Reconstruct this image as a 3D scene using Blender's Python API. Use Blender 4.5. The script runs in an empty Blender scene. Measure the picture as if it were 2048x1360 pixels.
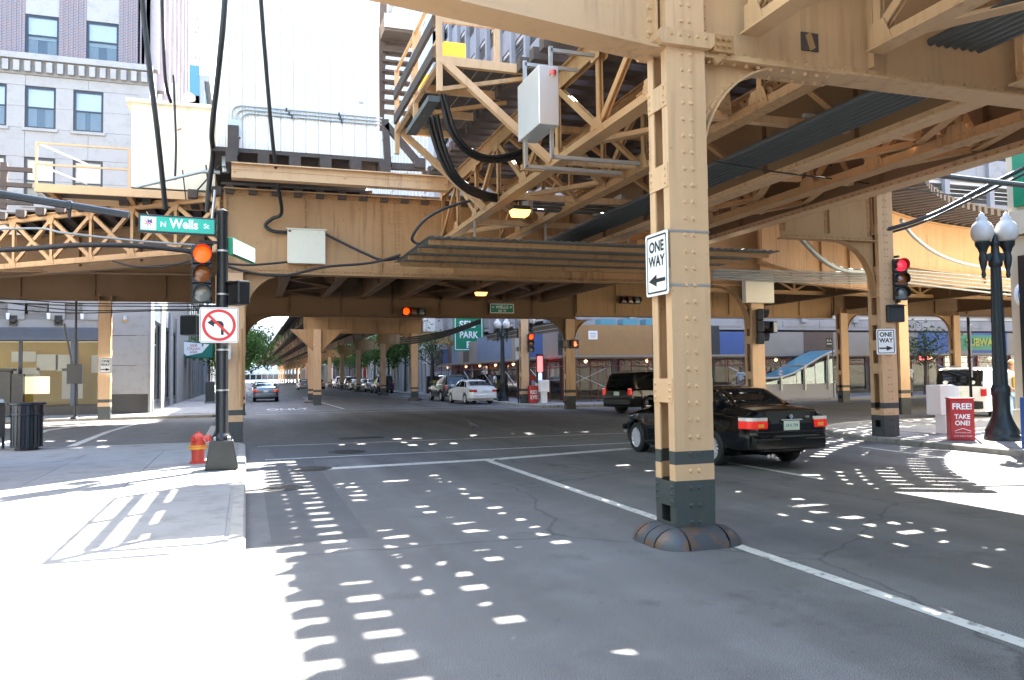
import bpy, bmesh, math, random
from mathutils import Vector, Matrix
R = random.Random(11)
SC = bpy.context.scene
COL = SC.collection
# ---------------------------------------------------------------- camera
FPX = 1600.0
PSI = math.atan(532/FPX); THE = math.radians(2.47); RHO = math.radians(.75)
CAM = Vector((0, 0, 1.7))
_f = Vector((math.sin(PSI)*math.cos(THE), math.cos(PSI)*math.cos(THE), math.sin(THE)))
_r0 = Vector((math.cos(PSI), -math.sin(PSI), 0)); _u0 = _r0.cross(_f)
_r = _r0*math.cos(RHO)-_u0*math.sin(RHO); _u = _u0*math.cos(RHO)+_r0*math.sin(RHO)
cd = bpy.data.cameras.new('camera'); cam = bpy.data.objects.new('camera', cd); COL.objects.link(cam)
cd.sensor_width = 36; cd.lens = FPX/2048*36; cd.clip_end = 4000; cd.clip_start = .05
cam.matrix_world = Matrix(((_r.x, _u.x, -_f.x, CAM.x), (_r.y, _u.y, -_f.y, CAM.y), (_r.z, _u.z, -_f.z, CAM.z), (0, 0, 0, 1)))
SC.camera = cam
# ---------------------------------------------------------------- sky, sun, exposure
SUN = Vector((.58, .60, 1.0)).normalized()
w = bpy.data.worlds.new('World'); SC.world = w; w.use_nodes = True
nt = w.node_tree; bg = nt.nodes['Background']
sk = nt.nodes.new('ShaderNodeTexSky'); sk.sky_type = 'NISHITA'; sk.sun_disc = False
sk.sun_elevation = math.asin(SUN.z); sk.sun_rotation = math.atan2(SUN.x, SUN.y)
sk.air_density = 1.0; sk.dust_density = 1.2; sk.ozone_density = 1.0
nt.links.new(sk.outputs[0], bg.inputs[0]); bg.inputs[1].default_value = .15
sd = bpy.data.lights.new('sun', 'SUN'); so = bpy.data.objects.new('sun', sd); COL.objects.link(so)
sd.energy = 5.0; sd.angle = math.radians(.42); sd.color = (1, .95, .88)
so.rotation_euler = SUN.to_track_quat('Z', 'Y').to_euler(); so.location = (10, 10, 40)
SC.view_settings.view_transform = 'Standard'; SC.view_settings.look = 'None'
SC.view_settings.exposure = 3.2; SC.view_settings.gamma = 1; SC.view_settings.use_curve_mapping = False
# ---------------------------------------------------------------- pixel rays (2048 x 1360 photograph)
def ray(px, py): return _r*((px-1024)/FPX)+_u*((680-py)/FPX)+_f
def onY(px, py, Y): d = ray(px, py); return CAM+d*((Y-CAM.y)/d.y)
def onX(px, py, X): d = ray(px, py); return CAM+d*((X-CAM.x)/d.x)
def onZ(px, py, Z): d = ray(px, py); return CAM+d*((Z-CAM.z)/d.z)
# ---------------------------------------------------------------- mesh helpers
V = Vector
class MB:
    def __init__(s): s.v = []; s.f = []
    def add(s, vs, fs):
        b = len(s.v); s.v += [tuple(p) for p in vs]; s.f += [tuple(i+b for i in f) for f in fs]; return s
    def hexa(s, c, a, b, d):
        c, a, b, d = V(c), V(a), V(b), V(d)
        vs = [c+a*i+b*j+d*k for k in (-1, 1) for j in (-1, 1) for i in (-1, 1)]
        fs = [(0, 2, 3, 1), (4, 5, 7, 6), (0, 1, 5, 4), (2, 6, 7, 3), (0, 4, 6, 2), (1, 3, 7, 5)]
        if a.cross(b).dot(d) < 0: fs = [f[::-1] for f in fs]
        return s.add(vs, fs)
    def box(s, x0, x1, y0, y1, z0, z1):
        return s.hexa(((x0+x1)/2, (y0+y1)/2, (z0+z1)/2), ((x1-x0)/2, 0, 0), (0, (y1-y0)/2, 0), (0, 0, (z1-z0)/2))
    def bar(s, p, q, w, h, up=(0, 0, 1), off=0):
        p, q = V(p), V(q); d = q-p; L = d.length
        if L < 1e-6: return s
        d /= L; sd = d.cross(V(up))
        if sd.length < 1e-4: sd = d.cross(V((0, 1, 0)))
        sd.normalize(); u = sd.cross(d)
        return s.hexa((p+q)/2+sd*off, d*L/2, sd*w/2, u*h/2)
    def angle(s, p, q, w, h, t=.02, up=(0, 0, 1), flip=1):      # L-shaped steel section
        p, q = V(p), V(q); d = (q-p).normalized(); sd = d.cross(V(up))
        if sd.length < 1e-4: sd = d.cross(V((0, 1, 0)))
        sd.normalize(); u = sd.cross(d); L = (q-p).length
        s.hexa((p+q)/2+u*(t/2)*0, d*L/2, sd*w/2, u*t/2)
        return s.hexa((p+q)/2+sd*flip*(w/2-t/2)+u*(h/2+t/2), d*L/2, sd*t/2, u*h/2)
    def prism(s, poly, o, u, v, t):
        o, u, v, t = V(o), V(u), V(v), V(t); n = len(poly)
        a = [o+u*x+v*y for x, y in poly]; vs = a+[p+t for p in a]
        fs = [tuple(range(n))[::-1], tuple(range(n, 2*n))]+[(i, (i+1) % n, (i+1) % n+n, i+n) for i in range(n)]
        ar = sum(poly[i][0]*poly[(i+1) % n][1]-poly[(i+1) % n][0]*poly[i][1] for i in range(n))
        if u.cross(v).dot(t)*ar < 0: fs = [f[::-1] for f in fs]
        return s.add(vs, fs)
    def cyl(s, p, q, r0, r1=None, n=12, caps=True):
        p, q = V(p), V(q); r1 = r0 if r1 is None else r1; d = (q-p).normalized()
        a = d.orthogonal().normalized(); b = d.cross(a)
        vs = [p+(a*math.cos(6.28319*i/n)+b*math.sin(6.28319*i/n))*r0 for i in range(n)]
        vs += [q+(a*math.cos(6.28319*i/n)+b*math.sin(6.28319*i/n))*r1 for i in range(n)]
        fs = [(i, (i+1) % n, n+(i+1) % n, n+i) for i in range(n)]
        if caps: fs += [tuple(range(n))[::-1], tuple(range(n, 2*n))]
        return s.add(vs, fs)
    def tube(s, pts, r, n=7, caps=True):
        pts = [V(p) for p in pts]; m = len(pts); vs = []; a = None
        for i, p in enumerate(pts):
            d = (pts[min(i+1, m-1)]-pts[max(i-1, 0)]).normalized()
            if a is None: a = d.orthogonal().normalized()
            a = (a-d*a.dot(d)).normalized(); b = d.cross(a); rr = r[i] if isinstance(r, (list, tuple)) else r
            vs += [p+(a*math.cos(6.28319*k/n)+b*math.sin(6.28319*k/n))*rr for k in range(n)]
        fs = [(i*n+k, i*n+(k+1) % n, (i+1)*n+(k+1) % n, (i+1)*n+k) for i in range(m-1) for k in range(n)]
        if caps: fs += [tuple(range(n))[::-1], tuple(range((m-1)*n, m*n))]
        return s.add(vs, fs)
    def lathe(s, prof, c=(0, 0, 0), n=20, sq=None):
        c = V(c); vs = []; m = len(prof)
        for r, z in prof:
            for k in range(n):
                t = 6.28319*k/n; vs.append(c+V((r*math.cos(t), r*math.sin(t), z)))
        fs = [(i*n+k, i*n+(k+1) % n, (i+1)*n+(k+1) % n, (i+1)*n+k) for i in range(m-1) for k in range(n)]
        fs += [tuple(range(n))[::-1], tuple(range((m-1)*n, m*n))]
        return s.add(vs, fs)
    def dome(s, p, nrm, r, n=6):
        p, d = V(p), V(nrm).normalized(); a = d.orthogonal().normalized(); b = d.cross(a)
        vs = []
        for rr, h in ((r, -.002), (r*.70, r*.78)):
            vs += [p+(a*math.cos(6.28319*i/n)+b*math.sin(6.28319*i/n))*rr+d*h for i in range(n)]
        return s.add(vs, [(i, (i+1) % n, n+(i+1) % n, n+i) for i in range(n)]+[tuple(range(n, 2*n))])
    def quad(s, a, b, c, d): return s.add([a, b, c, d], [(0, 1, 2, 3)])
    def mesh(s, name, m, smooth=None):
        me = bpy.data.meshes.new(name); me.from_pydata(s.v, [], s.f)
        if m: me.materials.append(m)
        if smooth is not None: shade(me, smooth)
        me.update(); return me
    def build(s, name, m, parent=None, smooth=None, bev=0):
        o = bpy.data.objects.new(name, s.mesh(name, m, smooth)); COL.objects.link(o)
        if bev:
            b = o.modifiers.new('bevel', 'BEVEL'); b.width = bev; b.segments = 2; b.limit_method = 'ANGLE'; b.angle_limit = math.radians(50)
        if parent: adopt(o, parent)
        return o
def shade(me, ang):
    bm = bmesh.new(); bm.from_mesh(me)
    for f in bm.faces: f.smooth = True
    lim = math.radians(ang)
    for e in bm.edges: e.smooth = not (len(e.link_faces) == 2 and e.calc_face_angle(0) > lim)
    bm.to_mesh(me); bm.free()
def adopt(o, parent):
    o.parent = parent
    m = Matrix.Identity(4); q = parent
    while q is not None:
        m = Matrix.Translation(q.location) @ q.rotation_euler.to_matrix().to_4x4() @ m if q.type == 'EMPTY' else m
        q = q.parent
    o.matrix_parent_inverse = m.inverted() if parent.type == 'EMPTY' else Matrix.Identity(4)
    return o
def tag(o, label=None, cat=None, group=None, kind=None):
    if label: o['label'] = label
    if cat: o['category'] = cat
    if group: o['group'] = group
    if kind: o['kind'] = kind
    return o
def thing(name, label, cat, loc=(0, 0, 0), group=None):
    o = bpy.data.objects.new(name, None); COL.objects.link(o); o.location = loc; o.empty_display_size = .3
    return tag(o, label, cat, group)
def struct(o): o['kind'] = 'structure'; return o
def copy_tree(o, parent=None):
    c = o.copy(); COL.objects.link(c)
    if parent: c.parent = parent
    for ch in list(o.children): copy_tree(ch, c)
    return c
def place(o, loc, rz=0): o.location = loc; o.rotation_euler = (0, 0, rz); return o
def share(proto_mesh, name, parent, loc, rz=0, scale=None):
    o = bpy.data.objects.new(name, proto_mesh); COL.objects.link(o); o.parent = parent
    inv = Matrix.Identity(4)
    if parent.type == 'EMPTY': inv = (Matrix.Translation(parent.location) @ parent.rotation_euler.to_matrix().to_4x4()).inverted()
    o.matrix_parent_inverse = inv
    o.location = loc; o.rotation_euler = (0, 0, rz)
    if scale: o.scale = scale
    return o
def catenary(p, q, sag, n=12):
    p, q = V(p), V(q); return [p.lerp(q, i/n)-V((0, 0, sag*4*(i/n)*(1-i/n))) for i in range(n+1)]
def spline(pts, n=8):
    pts = [V(p) for p in pts]; out = []
    for i in range(len(pts)-1):
        p0 = pts[max(i-1, 0)]; p1 = pts[i]; p2 = pts[i+1]; p3 = pts[min(i+2, len(pts)-1)]
        for k in range(n):
            t = k/n
            out.append(.5*((2*p1)+(p2-p0)*t+(2*p0-5*p1+4*p2-p3)*t*t+(3*p1-p0-3*p2+p3)*t**3))
    return out+[pts[-1]]
def lettering(txt, o, u, v, h, m, parent, width=None, bold=.0, name='lettering', space=1.0, align='CENTER'):
    cu = bpy.data.curves.new('t', 'FONT'); cu.body = txt; cu.align_x = align; cu.align_y = 'CENTER'; cu.size = 1; cu.offset = bold; cu.space_character = space; cu.resolution_u = 3
    t = bpy.data.objects.new('t', cu); me = bpy.data.meshes.new_from_object(t); bpy.data.objects.remove(t)
    u = V(u).normalized(); v = V(v).normalized(); xs = [p.co.x for p in me.vertices]; s = h/.72
    if not xs: return None
    sx = s if width is None else width/(max(xs)-min(xs))
    o = V(o); me.materials.clear(); me.materials.append(m)
    for p in me.vertices: p.co = o+u*p.co.x*sx+v*p.co.y*s
    n = u.cross(v)
    if me.polygons and me.polygons[0].normal.dot(n) < 0: me.flip_normals()
    ob = bpy.data.objects.new(name, me); COL.objects.link(ob); adopt(ob, parent); return ob
# ---------------------------------------------------------------- materials
MT = {}
def pbr(name, col, rough=.6, metal=0., var=.12, scale=4., bump=0., bscale=60., col2=None, patch=None, spec=.5, coat=0., emit=None, estr=0.):
    m = bpy.data.materials.new(name); m.use_nodes = True; n = m.node_tree.nodes; L = m.node_tree.links
    b = n['Principled BSDF']; b.inputs['Roughness'].default_value = rough; b.inputs['Metallic'].default_value = metal
    b.inputs['Specular IOR Level'].default_value = spec; b.inputs['Coat Weight'].default_value = coat
    g = n.new('ShaderNodeNewGeometry')
    c1 = tuple(max(0, min(1, x*(1-var))) for x in col)+(1,); c2 = tuple(max(0, min(1, x*(1+var))) for x in col)+(1,)
    nz = n.new('ShaderNodeTexNoise'); nz.inputs['Scale'].default_value = scale; nz.inputs['Detail'].default_value = 6; nz.inputs['Roughness'].default_value = .62
    L.new(g.outputs['Position'], nz.inputs['Vector'])
    mx = n.new('ShaderNodeMix'); mx.data_type = 'RGBA'; mx.inputs[6].default_value = c1; mx.inputs[7].default_value = c2
    L.new(nz.outputs['Fac'], mx.inputs[0]); out = mx.outputs[2]
    if col2:                                  # second colour in patches (rust, stains, wear)
        ps, lo, hi = patch
        n2 = n.new('ShaderNodeTexNoise'); n2.inputs['Scale'].default_value = ps; n2.inputs['Detail'].default_value = 8; n2.inputs['Roughness'].default_value = .68
        L.new(g.outputs['Position'], n2.inputs['Vector'])
        mr = n.new('ShaderNodeMapRange'); mr.inputs[1].default_value = lo; mr.inputs[2].default_value = hi
        L.new(n2.outputs['Fac'], mr.inputs[0])
        m2 = n.new('ShaderNodeMix'); m2.data_type = 'RGBA'; m2.inputs[7].default_value = tuple(col2)+(1,)
        L.new(mr.outputs[0], m2.inputs[0]); L.new(out, m2.inputs[6]); out = m2.outputs[2]
    L.new(out, b.inputs['Base Color'])
    if bump:
        nb = n.new('ShaderNodeTexNoise'); nb.inputs['Scale'].default_value = bscale; nb.inputs['Detail'].default_value = 4
        L.new(g.outputs['Position'], nb.inputs['Vector'])
        bp = n.new('ShaderNodeBump'); bp.inputs['Strength'].default_value = bump; bp.inputs['Distance'].default_value = .01
        L.new(nb.outputs['Fac'], bp.inputs['Height']); L.new(bp.outputs[0], b.inputs['Normal'])
    if emit:
        b.inputs['Emission Color'].default_value = tuple(emit)+(1,); b.inputs['Emission Strength'].default_value = estr
    m['out'] = 0; MT[name] = m
    m_out[name] = out
    return m
m_out = {}
TAN = (.58, .36, .145)
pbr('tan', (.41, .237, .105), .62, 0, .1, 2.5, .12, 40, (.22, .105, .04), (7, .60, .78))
pbr('tan_shade', (.17, .094, .04), .7, 0, .12, 2, .15, 40, (.17, .10, .05), (1.6, .5, .8))  # darker copy of tan: shade under the decks put into the paint colour
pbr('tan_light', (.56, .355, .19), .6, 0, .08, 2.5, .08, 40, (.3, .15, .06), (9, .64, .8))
def banded():                                # column paint: tan above, dark grey foot and one dark ring, worn edges
    m = pbr('tan_column', (.60, .385, .215), .55, 0, .08, 3, .1, 50, (.24, .11, .04), (13, .63, .72)); n = m.node_tree.nodes; L = m.node_tree.links
    g = n.new('ShaderNodeNewGeometry'); sx = n.new('ShaderNodeSeparateXYZ'); L.new(g.outputs['Position'], sx.inputs[0])
    def cmp(op, v):
        k = n.new('ShaderNodeMath'); k.operation = op; k.inputs[1].default_value = v; L.new(sx.outputs['Z'], k.inputs[0]); return k.outputs[0]
    def mul(a, b, op='MULTIPLY'):
        k = n.new('ShaderNodeMath'); k.operation = op; L.new(a, k.inputs[0]); L.new(b, k.inputs[1]); return k.outputs[0]
    d = mul(cmp('LESS_THAN', .63), mul(cmp('GREATER_THAN', .79), cmp('LESS_THAN', .92)), 'MAXIMUM')
    nz = n.new('ShaderNodeTexNoise'); nz.inputs['Scale'].default_value = 9; nz.inputs['Detail'].default_value = 9; nz.inputs['Roughness'].default_value = .7
    L.new(g.outputs['Position'], nz.inputs['Vector'])
    # rust patches low on the foot
    mr = n.new('ShaderNodeMapRange'); mr.inputs[1].default_value = .55; mr.inputs[2].default_value = .70; L.new(nz.outputs['Fac'], mr.inputs[0])
    zf = n.new('ShaderNodeMapRange'); zf.inputs[1].default_value = .38; zf.inputs[2].default_value = .08; L.new(sx.outputs['Z'], zf.inputs[0])
    dk = n.new('ShaderNodeMix'); dk.data_type = 'RGBA'; dk.inputs[6].default_value = (.05, .06, .058, 1); dk.inputs[7].default_value = (.14, .075, .04, 1)
    L.new(mul(mr.outputs[0], zf.outputs[0]), dk.inputs[0])
    mx = n.new('ShaderNodeMix'); mx.data_type = 'RGBA'; L.new(d, mx.inputs[0]); L.new(m_out['tan_column'], mx.inputs[6]); L.new(dk.outputs[2], mx.inputs[7])
    L.new(mx.outputs[2], n['Principled BSDF'].inputs['Base Color'])
banded()
def streaks(name, amt=.55):                    # rain-washed grime and rust runs down the paint
    m = MT[name]; n = m.node_tree.nodes; L = m.node_tree.links; b = n['Principled BSDF']; src = b.inputs['Base Color'].links[0].from_socket
    g = n.new('ShaderNodeNewGeometry'); mp = n.new('ShaderNodeMapping'); mp.inputs['Scale'].default_value = (9, 9, .55); L.new(g.outputs['Position'], mp.inputs[0])
    z = n.new('ShaderNodeTexNoise'); z.inputs['Scale'].default_value = 1; z.inputs['Detail'].default_value = 5; z.inputs['Roughness'].default_value = .6; L.new(mp.outputs[0], z.inputs['Vector'])
    big = n.new('ShaderNodeTexNoise'); big.inputs['Scale'].default_value = .55; big.inputs['Detail'].default_value = 3; L.new(g.outputs['Position'], big.inputs['Vector'])
    r = n.new('ShaderNodeMapRange'); r.inputs[1].default_value = .50; r.inputs[2].default_value = .75; r.inputs[4].default_value = amt; L.new(z.outputs['Fac'], r.inputs[0])
    r2 = n.new('ShaderNodeMapRange'); r2.inputs[1].default_value = .38; r2.inputs[2].default_value = .62; L.new(big.outputs['Fac'], r2.inputs[0])
    k = n.new('ShaderNodeMath'); k.operation = 'MULTIPLY'; L.new(r.outputs[0], k.inputs[0]); L.new(r2.outputs[0], k.inputs[1])
    mx = n.new('ShaderNodeMix'); mx.data_type = 'RGBA'; mx.inputs[7].default_value = (.17, .095, .045, 1); L.new(k.outputs[0], mx.inputs[0]); L.new(src, mx.inputs[6]); L.new(mx.outputs[2], b.inputs['Base Color'])
streaks('tan', .95); streaks('tan_shade', .8); streaks('tan_light', .65); streaks('tan_column', .5)
pbr('bumper', (.062, .068, .078), .5, .1, .2, 4, .25, 30, (.13, .075, .045), (6, .49, .60))
pbr('tie', (.075, .058, .05), .85, 0, .35, 6, .3, 50)
pbr('board', (.085, .07, .06), .85, 0, .35, 5, .2, 50)
pbr('rail', (.18, .13, .10), .45, .7)
pbr('conduit_dark', (.085, .092, .09), .45, .3, .2, 6)
pbr('zinc', (.26, .28, .275), .45, .3, .15, 3)
pbr('galv', (.42, .43, .42), .42, .7, .1, 8)
pbr('steel_box', (.62, .62, .60), .38, .6, .06, 2)
pbr('box_paint', (.66, .62, .50), .5, 0, .06, 3, 0, 0, (.5, .42, .3), (14, .62, .7))
pbr('cable', (.012, .012, .013), .5, 0, .2, 10)
pbr('black_metal', (.014, .016, .018), .32, .1, .15, 6, .05, 60)
pbr('grey_metal', (.045, .047, .045), .36, .4, .2, 5)
pbr('navy_metal', (.012, .018, .028), .35, .1, .15, 6)
pbr('green_black', (.012, .02, .022), .38, .1, .15, 6)
def asphalt():
    m = pbr('asphalt', (.115, .112, .109), .82, 0, .2, .45, .18, 260, (.155, .153, .15), (1.1, .50, .78)); n = m.node_tree.nodes; L = m.node_tree.links
    g = n.new('ShaderNodeNewGeometry')
    a = n.new('ShaderNodeTexNoise'); a.inputs['Scale'].default_value = 130; a.inputs['Detail'].default_value = 2; L.new(g.outputs['Position'], a.inputs['Vector'])
    r = n.new('ShaderNodeMapRange'); r.inputs[1].default_value = .35; r.inputs[2].default_value = .68; r.inputs[3].default_value = .38; r.inputs[4].default_value = 1.75; L.new(a.outputs['Fac'], r.inputs[0])
    mp = n.new('ShaderNodeMapping'); mp.inputs['Scale'].default_value = (1.1, .09, 1); L.new(g.outputs['Position'], mp.inputs[0])   # wheel tracks along the lanes
    t = n.new('ShaderNodeTexNoise'); t.inputs['Scale'].default_value = 1; t.inputs['Detail'].default_value = 3; L.new(mp.outputs[0], t.inputs['Vector'])
    r2 = n.new('ShaderNodeMapRange'); r2.inputs[1].default_value = .3; r2.inputs[2].default_value = .7; r2.inputs[3].default_value = .74; r2.inputs[4].default_value = 1.2; L.new(t.outputs['Fac'], r2.inputs[0])
    k = n.new('ShaderNodeMath'); k.operation = 'MULTIPLY'; L.new(r.outputs[0], k.inputs[0]); L.new(r2.outputs[0], k.inputs[1])
    vo = n.new('ShaderNodeTexVoronoi'); vo.feature = 'DISTANCE_TO_EDGE'; vo.inputs['Scale'].default_value = .33    # hairline cracks
    nw = n.new('ShaderNodeTexNoise'); nw.inputs['Scale'].default_value = 1.3; nw.inputs['Detail'].default_value = 6; L.new(g.outputs['Position'], nw.inputs['Vector'])
    ad = n.new('ShaderNodeMix'); ad.data_type = 'RGBA'; ad.inputs[0].default_value = .35; L.new(g.outputs['Position'], ad.inputs[6]); L.new(nw.outputs['Color'], ad.inputs[7])
    sc = n.new('ShaderNodeVectorMath'); sc.operation = 'SCALE'; sc.inputs['Scale'].default_value = 1.; L.new(ad.outputs[2], sc.inputs[0]); L.new(sc.outputs[0], vo.inputs['Vector'])
    cr = n.new('ShaderNodeMapRange'); cr.inputs[1].default_value = .0; cr.inputs[2].default_value = .006; cr.inputs[3].default_value = .55; L.new(vo.outputs['Distance'], cr.inputs[0])
    k2 = n.new('ShaderNodeMath'); k2.operation = 'MULTIPLY'; L.new(k.outputs[0], k2.inputs[0]); L.new(cr.outputs[0], k2.inputs[1])
    ol = n.new('ShaderNodeTexNoise'); ol.inputs['Scale'].default_value = .9; ol.inputs['Detail'].default_value = 7; ol.inputs['Roughness'].default_value = .7; L.new(g.outputs['Position'], ol.inputs['Vector'])   # oil drips and stains
    r3 = n.new('ShaderNodeMapRange'); r3.inputs[1].default_value = .56; r3.inputs[2].default_value = .70; r3.inputs[3].default_value = 1.; r3.inputs[4].default_value = .62; L.new(ol.outputs['Fac'], r3.inputs[0])
    sp = n.new('ShaderNodeTexVoronoi'); sp.inputs['Scale'].default_value = 3.2; L.new(g.outputs['Position'], sp.inputs['Vector'])                # gum spots
    r4 = n.new('ShaderNodeMapRange'); r4.inputs[1].default_value = .045; r4.inputs[2].default_value = .075; r4.inputs[3].default_value = .7; r4.inputs[4].default_value = 1.; L.new(sp.outputs['Distance'], r4.inputs[0])
    k3 = n.new('ShaderNodeMath'); k3.operation = 'MULTIPLY'; L.new(r3.outputs[0], k3.inputs[0]); L.new(r4.outputs[0], k3.inputs[1])
    k4 = n.new('ShaderNodeMath'); k4.operation = 'MULTIPLY'; L.new(k2.outputs[0], k4.inputs[0]); L.new(k3.outputs[0], k4.inputs[1]); k2 = k4
    vm = n.new('ShaderNodeVectorMath'); vm.operation = 'SCALE'; L.new(m_out['asphalt'], vm.inputs[0]); L.new(k2.outputs[0], vm.inputs['Scale'])
    L.new(vm.outputs[0], n['Principled BSDF'].inputs['Base Color'])
asphalt()
pbr('patch_asphalt', (.09, .089, .09), .85, 0, .3, 1.2, .6, 200)
pbr('concrete', (.25, .245, .235), .85, 0, .14, 1.3, .25, 120, (.165, .16, .15), (2.2, .5, .72))
pbr('kerb', (.30, .285, .25), .85, 0, .14, 2, .3, 80, (.16, .15, .13), (5, .5, .7))
pbr('earth', (.14, .135, .13), .9)
pbr('road_paint', (.52, .51, .47), .7, 0, .1, 6, .3, 150, (.14, .138, .135), (9, .53, .66))
pbr('iron', (.06, .055, .05), .6, .5, .2, 20, .3, 80)
pbr('limestone', (.31, .295, .275), .8, 0, .08, 1.2, .1, 40, (.24, .225, .205), (2, .5, .75))
pbr('limestone_dark', (.22, .205, .185), .8, 0, .08, 1.5)
pbr('granite_black', (.018, .018, .02), .25, 0, .2, 20)
pbr('bluesteel', (.10, .12, .155), .5, .2, .1, 5)
pbr('whitewall', (.84, .79, .72), .6, 0, .03, 2, 0, 0, (.66, .63, .58), (3, .60, .8))
pbr('cream', (.78, .71, .55), .6, 0, .05, 2, 0, 0, (.28, .13, .05), (1.7, .66, .70))
pbr('conc_grey', (.23, .225, .235), .85, 0, .1, .8, .1, 30, (.17, .165, .175), (1, .5, .7))
pbr('conc_light', (.42, .41, .41), .85, 0, .06, .8)
pbr('beige', (.55, .49, .36), .75, 0, .05, 2)
pbr('white_paint', (.8, .8, .78), .4, 0, .02)
pbr('sign_white', (.82, .82, .80), .45, 0, .02)
pbr('sign_black', (.012, .012, .012), .5, 0, .02)
pbr('sign_red', (.62, .03, .025), .45, 0, .03)
pbr('sign_green', (.0, .20, .10), .4, 0, .03)
pbr('sign_green_bright', (.01, .42, .30), .4, 0, .03)
pbr('sign_blue', (.03, .10, .38), .45, 0, .05)
pbr('banner_text', (.42, .40, .06), .6, 0, .05)
pbr('sign_yellow', (.80, .55, .04), .45, 0, .03)
pbr('hydrant_red', (.62, .07, .045), .45, 0, .1, 12)
pbr('hydrant_band', (.82, .36, .05), .45, 0, .1, 12)
pbr('box_red', (.46, .02, .02), .4, 0, .06, 6)
pbr('ply_blue', (.04, .09, .27), .6, 0, .15, 2)
pbr('ply_slate', (.17, .21, .29), .7, 0, .15, 2)
pbr('ply_grey', (.27, .235, .205), .75, 0, .12, 2)
pbr('ply_brown', (.34, .19, .075), .7, 0, .15, 3)
pbr('ply_black', (.022, .024, .028), .6, 0, .1)
pbr('ply_dark', (.10, .065, .05), .7, 0, .2)
pbr('scaffold_red', (.17, .02, .018), .5, .2, .15, 8)
pbr('shop_dark', (.035, .03, .028), .6, 0, .3, 2)
pbr('shop_mid', (.12, .09, .06), .7, 0, .3, 2)
pbr('yellow_wall', (.52, .33, .05), .6, 0, .05)
pbr('teal_glass', (.10, .26, .32), .12, 0, .05)
pbr('tyre', (.015, .015, .015), .75, 0, .2, 20)
pbr('rim', (.72, .72, .73), .35, .5, .05)
pbr('chrome', (.75, .75, .75), .12, 1., .02)
pbr('car_black', (.0025, .0025, .003), .12, 0, .05, spec=.35, coat=.25)
pbr('car_white', (.72, .72, .70), .3, 0, .02, coat=1.)
pbr('car_silver', (.32, .34, .36), .3, .7, .03, coat=1.)
pbr('car_slate', (.13, .15, .17), .3, .6, .03, coat=1.)
pbr('car_green', (.016, .03, .03), .25, .3, .05, coat=1.)
pbr('car_red', (.20, .012, .015), .25, .1, .05, coat=1.)
pbr('car_navy', (.012, .022, .05), .25, .2, .05, coat=1.)
pbr('car_tan', (.32, .28, .21), .3, .5, .05, coat=1.)
pbr('trim_black', (.015, .015, .016), .5, 0, .1)
pbr('car_glass', (.008, .010, .010), .05, 0, .05, spec=.45)
pbr('lens_red', (.50, .012, .012), .15, 0, .05, coat=1.)
pbr('lens_red_lit', (.5, .012, .012), .15, 0, .05, emit=(1, .03, .006), estr=.045)
pbr('lens_clear', (.75, .72, .68), .15, 0, .05, coat=1.)
pbr('plate', (.62, .70, .60), .4, 0, .05)
pbr('red_light', (.9, .1, .02), .3, 0, .02, emit=(1, .035, .001), estr=.5)
pbr('amber_off', (.26, .075, .012), .2, 0, .1, 20, coat=.5)
pbr('green_off', (.16, .18, .17), .2, 0, .1, 20, coat=.5)
pbr('green_dim', (.0, .10, .08), .2, 0, .1, emit=(0, .5, .35), estr=.15)
pbr('red_off', (.10, .01, .008), .2, 0, .1)
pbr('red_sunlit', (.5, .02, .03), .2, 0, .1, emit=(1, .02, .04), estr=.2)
pbr('sodium', (.9, .6, .3), .3, 0, .02, emit=(1, .42, .07), estr=.7)
pbr('lamp_warm', (.9, .7, .5), .3, 0, .02, emit=(1, .42, .18), estr=1.2)
pbr('neon', (.9, .2, .2), .3, 0, .02, emit=(1, .06, .06), estr=.7)
pbr('neon_blue', (.2, .3, .9), .3, 0, .02, emit=(.15, .3, 1), estr=.7)
pbr('ped_red', (.9, .2, .1), .3, 0, .02, emit=(1, .10, .03), estr=.5)
pbr('shop_light', (.9, .85, .6), .3, 0, .3, 3, emit=(1, .85, .55), estr=.16)
pbr('shop_panel', (.75, .74, .7), .5, 0, .04)
pbr('globe', (.52, .51, .48), .25, 0, .02, coat=.5)
pbr('trash', (.014, .019, .028), .35, .2, .15, 8)
pbr('skin', (.30, .17, .11), .6, 0, .05)
pbr('skin_dark', (.10, .055, .035), .6, 0, .05)
pbr('cloth_white', (.62, .63, .64), .85, 0, .06)
pbr('cloth_blue', (.32, .40, .50), .85, 0, .06)
pbr('cloth_grey', (.15, .155, .155), .85, 0, .08)
pbr('denim', (.22, .32, .46), .85, 0, .1, 20)
pbr('hair', (.03, .02, .015), .7)
pbr('hair_blond', (.42, .28, .12), .7)
pbr('backpack', (.5, .30, .03), .7)
pbr('bark', (.09, .072, .055), .9, 0, .25, 12, .5, 40)
pbr('bark_pale', (.30, .27, .22), .9, 0, .25, 6, .3, 40)
pbr('pigeon', (.10, .10, .115), .7, 0, .3, 40)
pbr('flower', (.45, .06, .16), .7, 0, .4, 30)
pbr('awning', (.0, .15, .10), .6, 0, .05)
pbr('concrete_white', (.62, .61, .58), .7, 0, .05)
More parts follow.
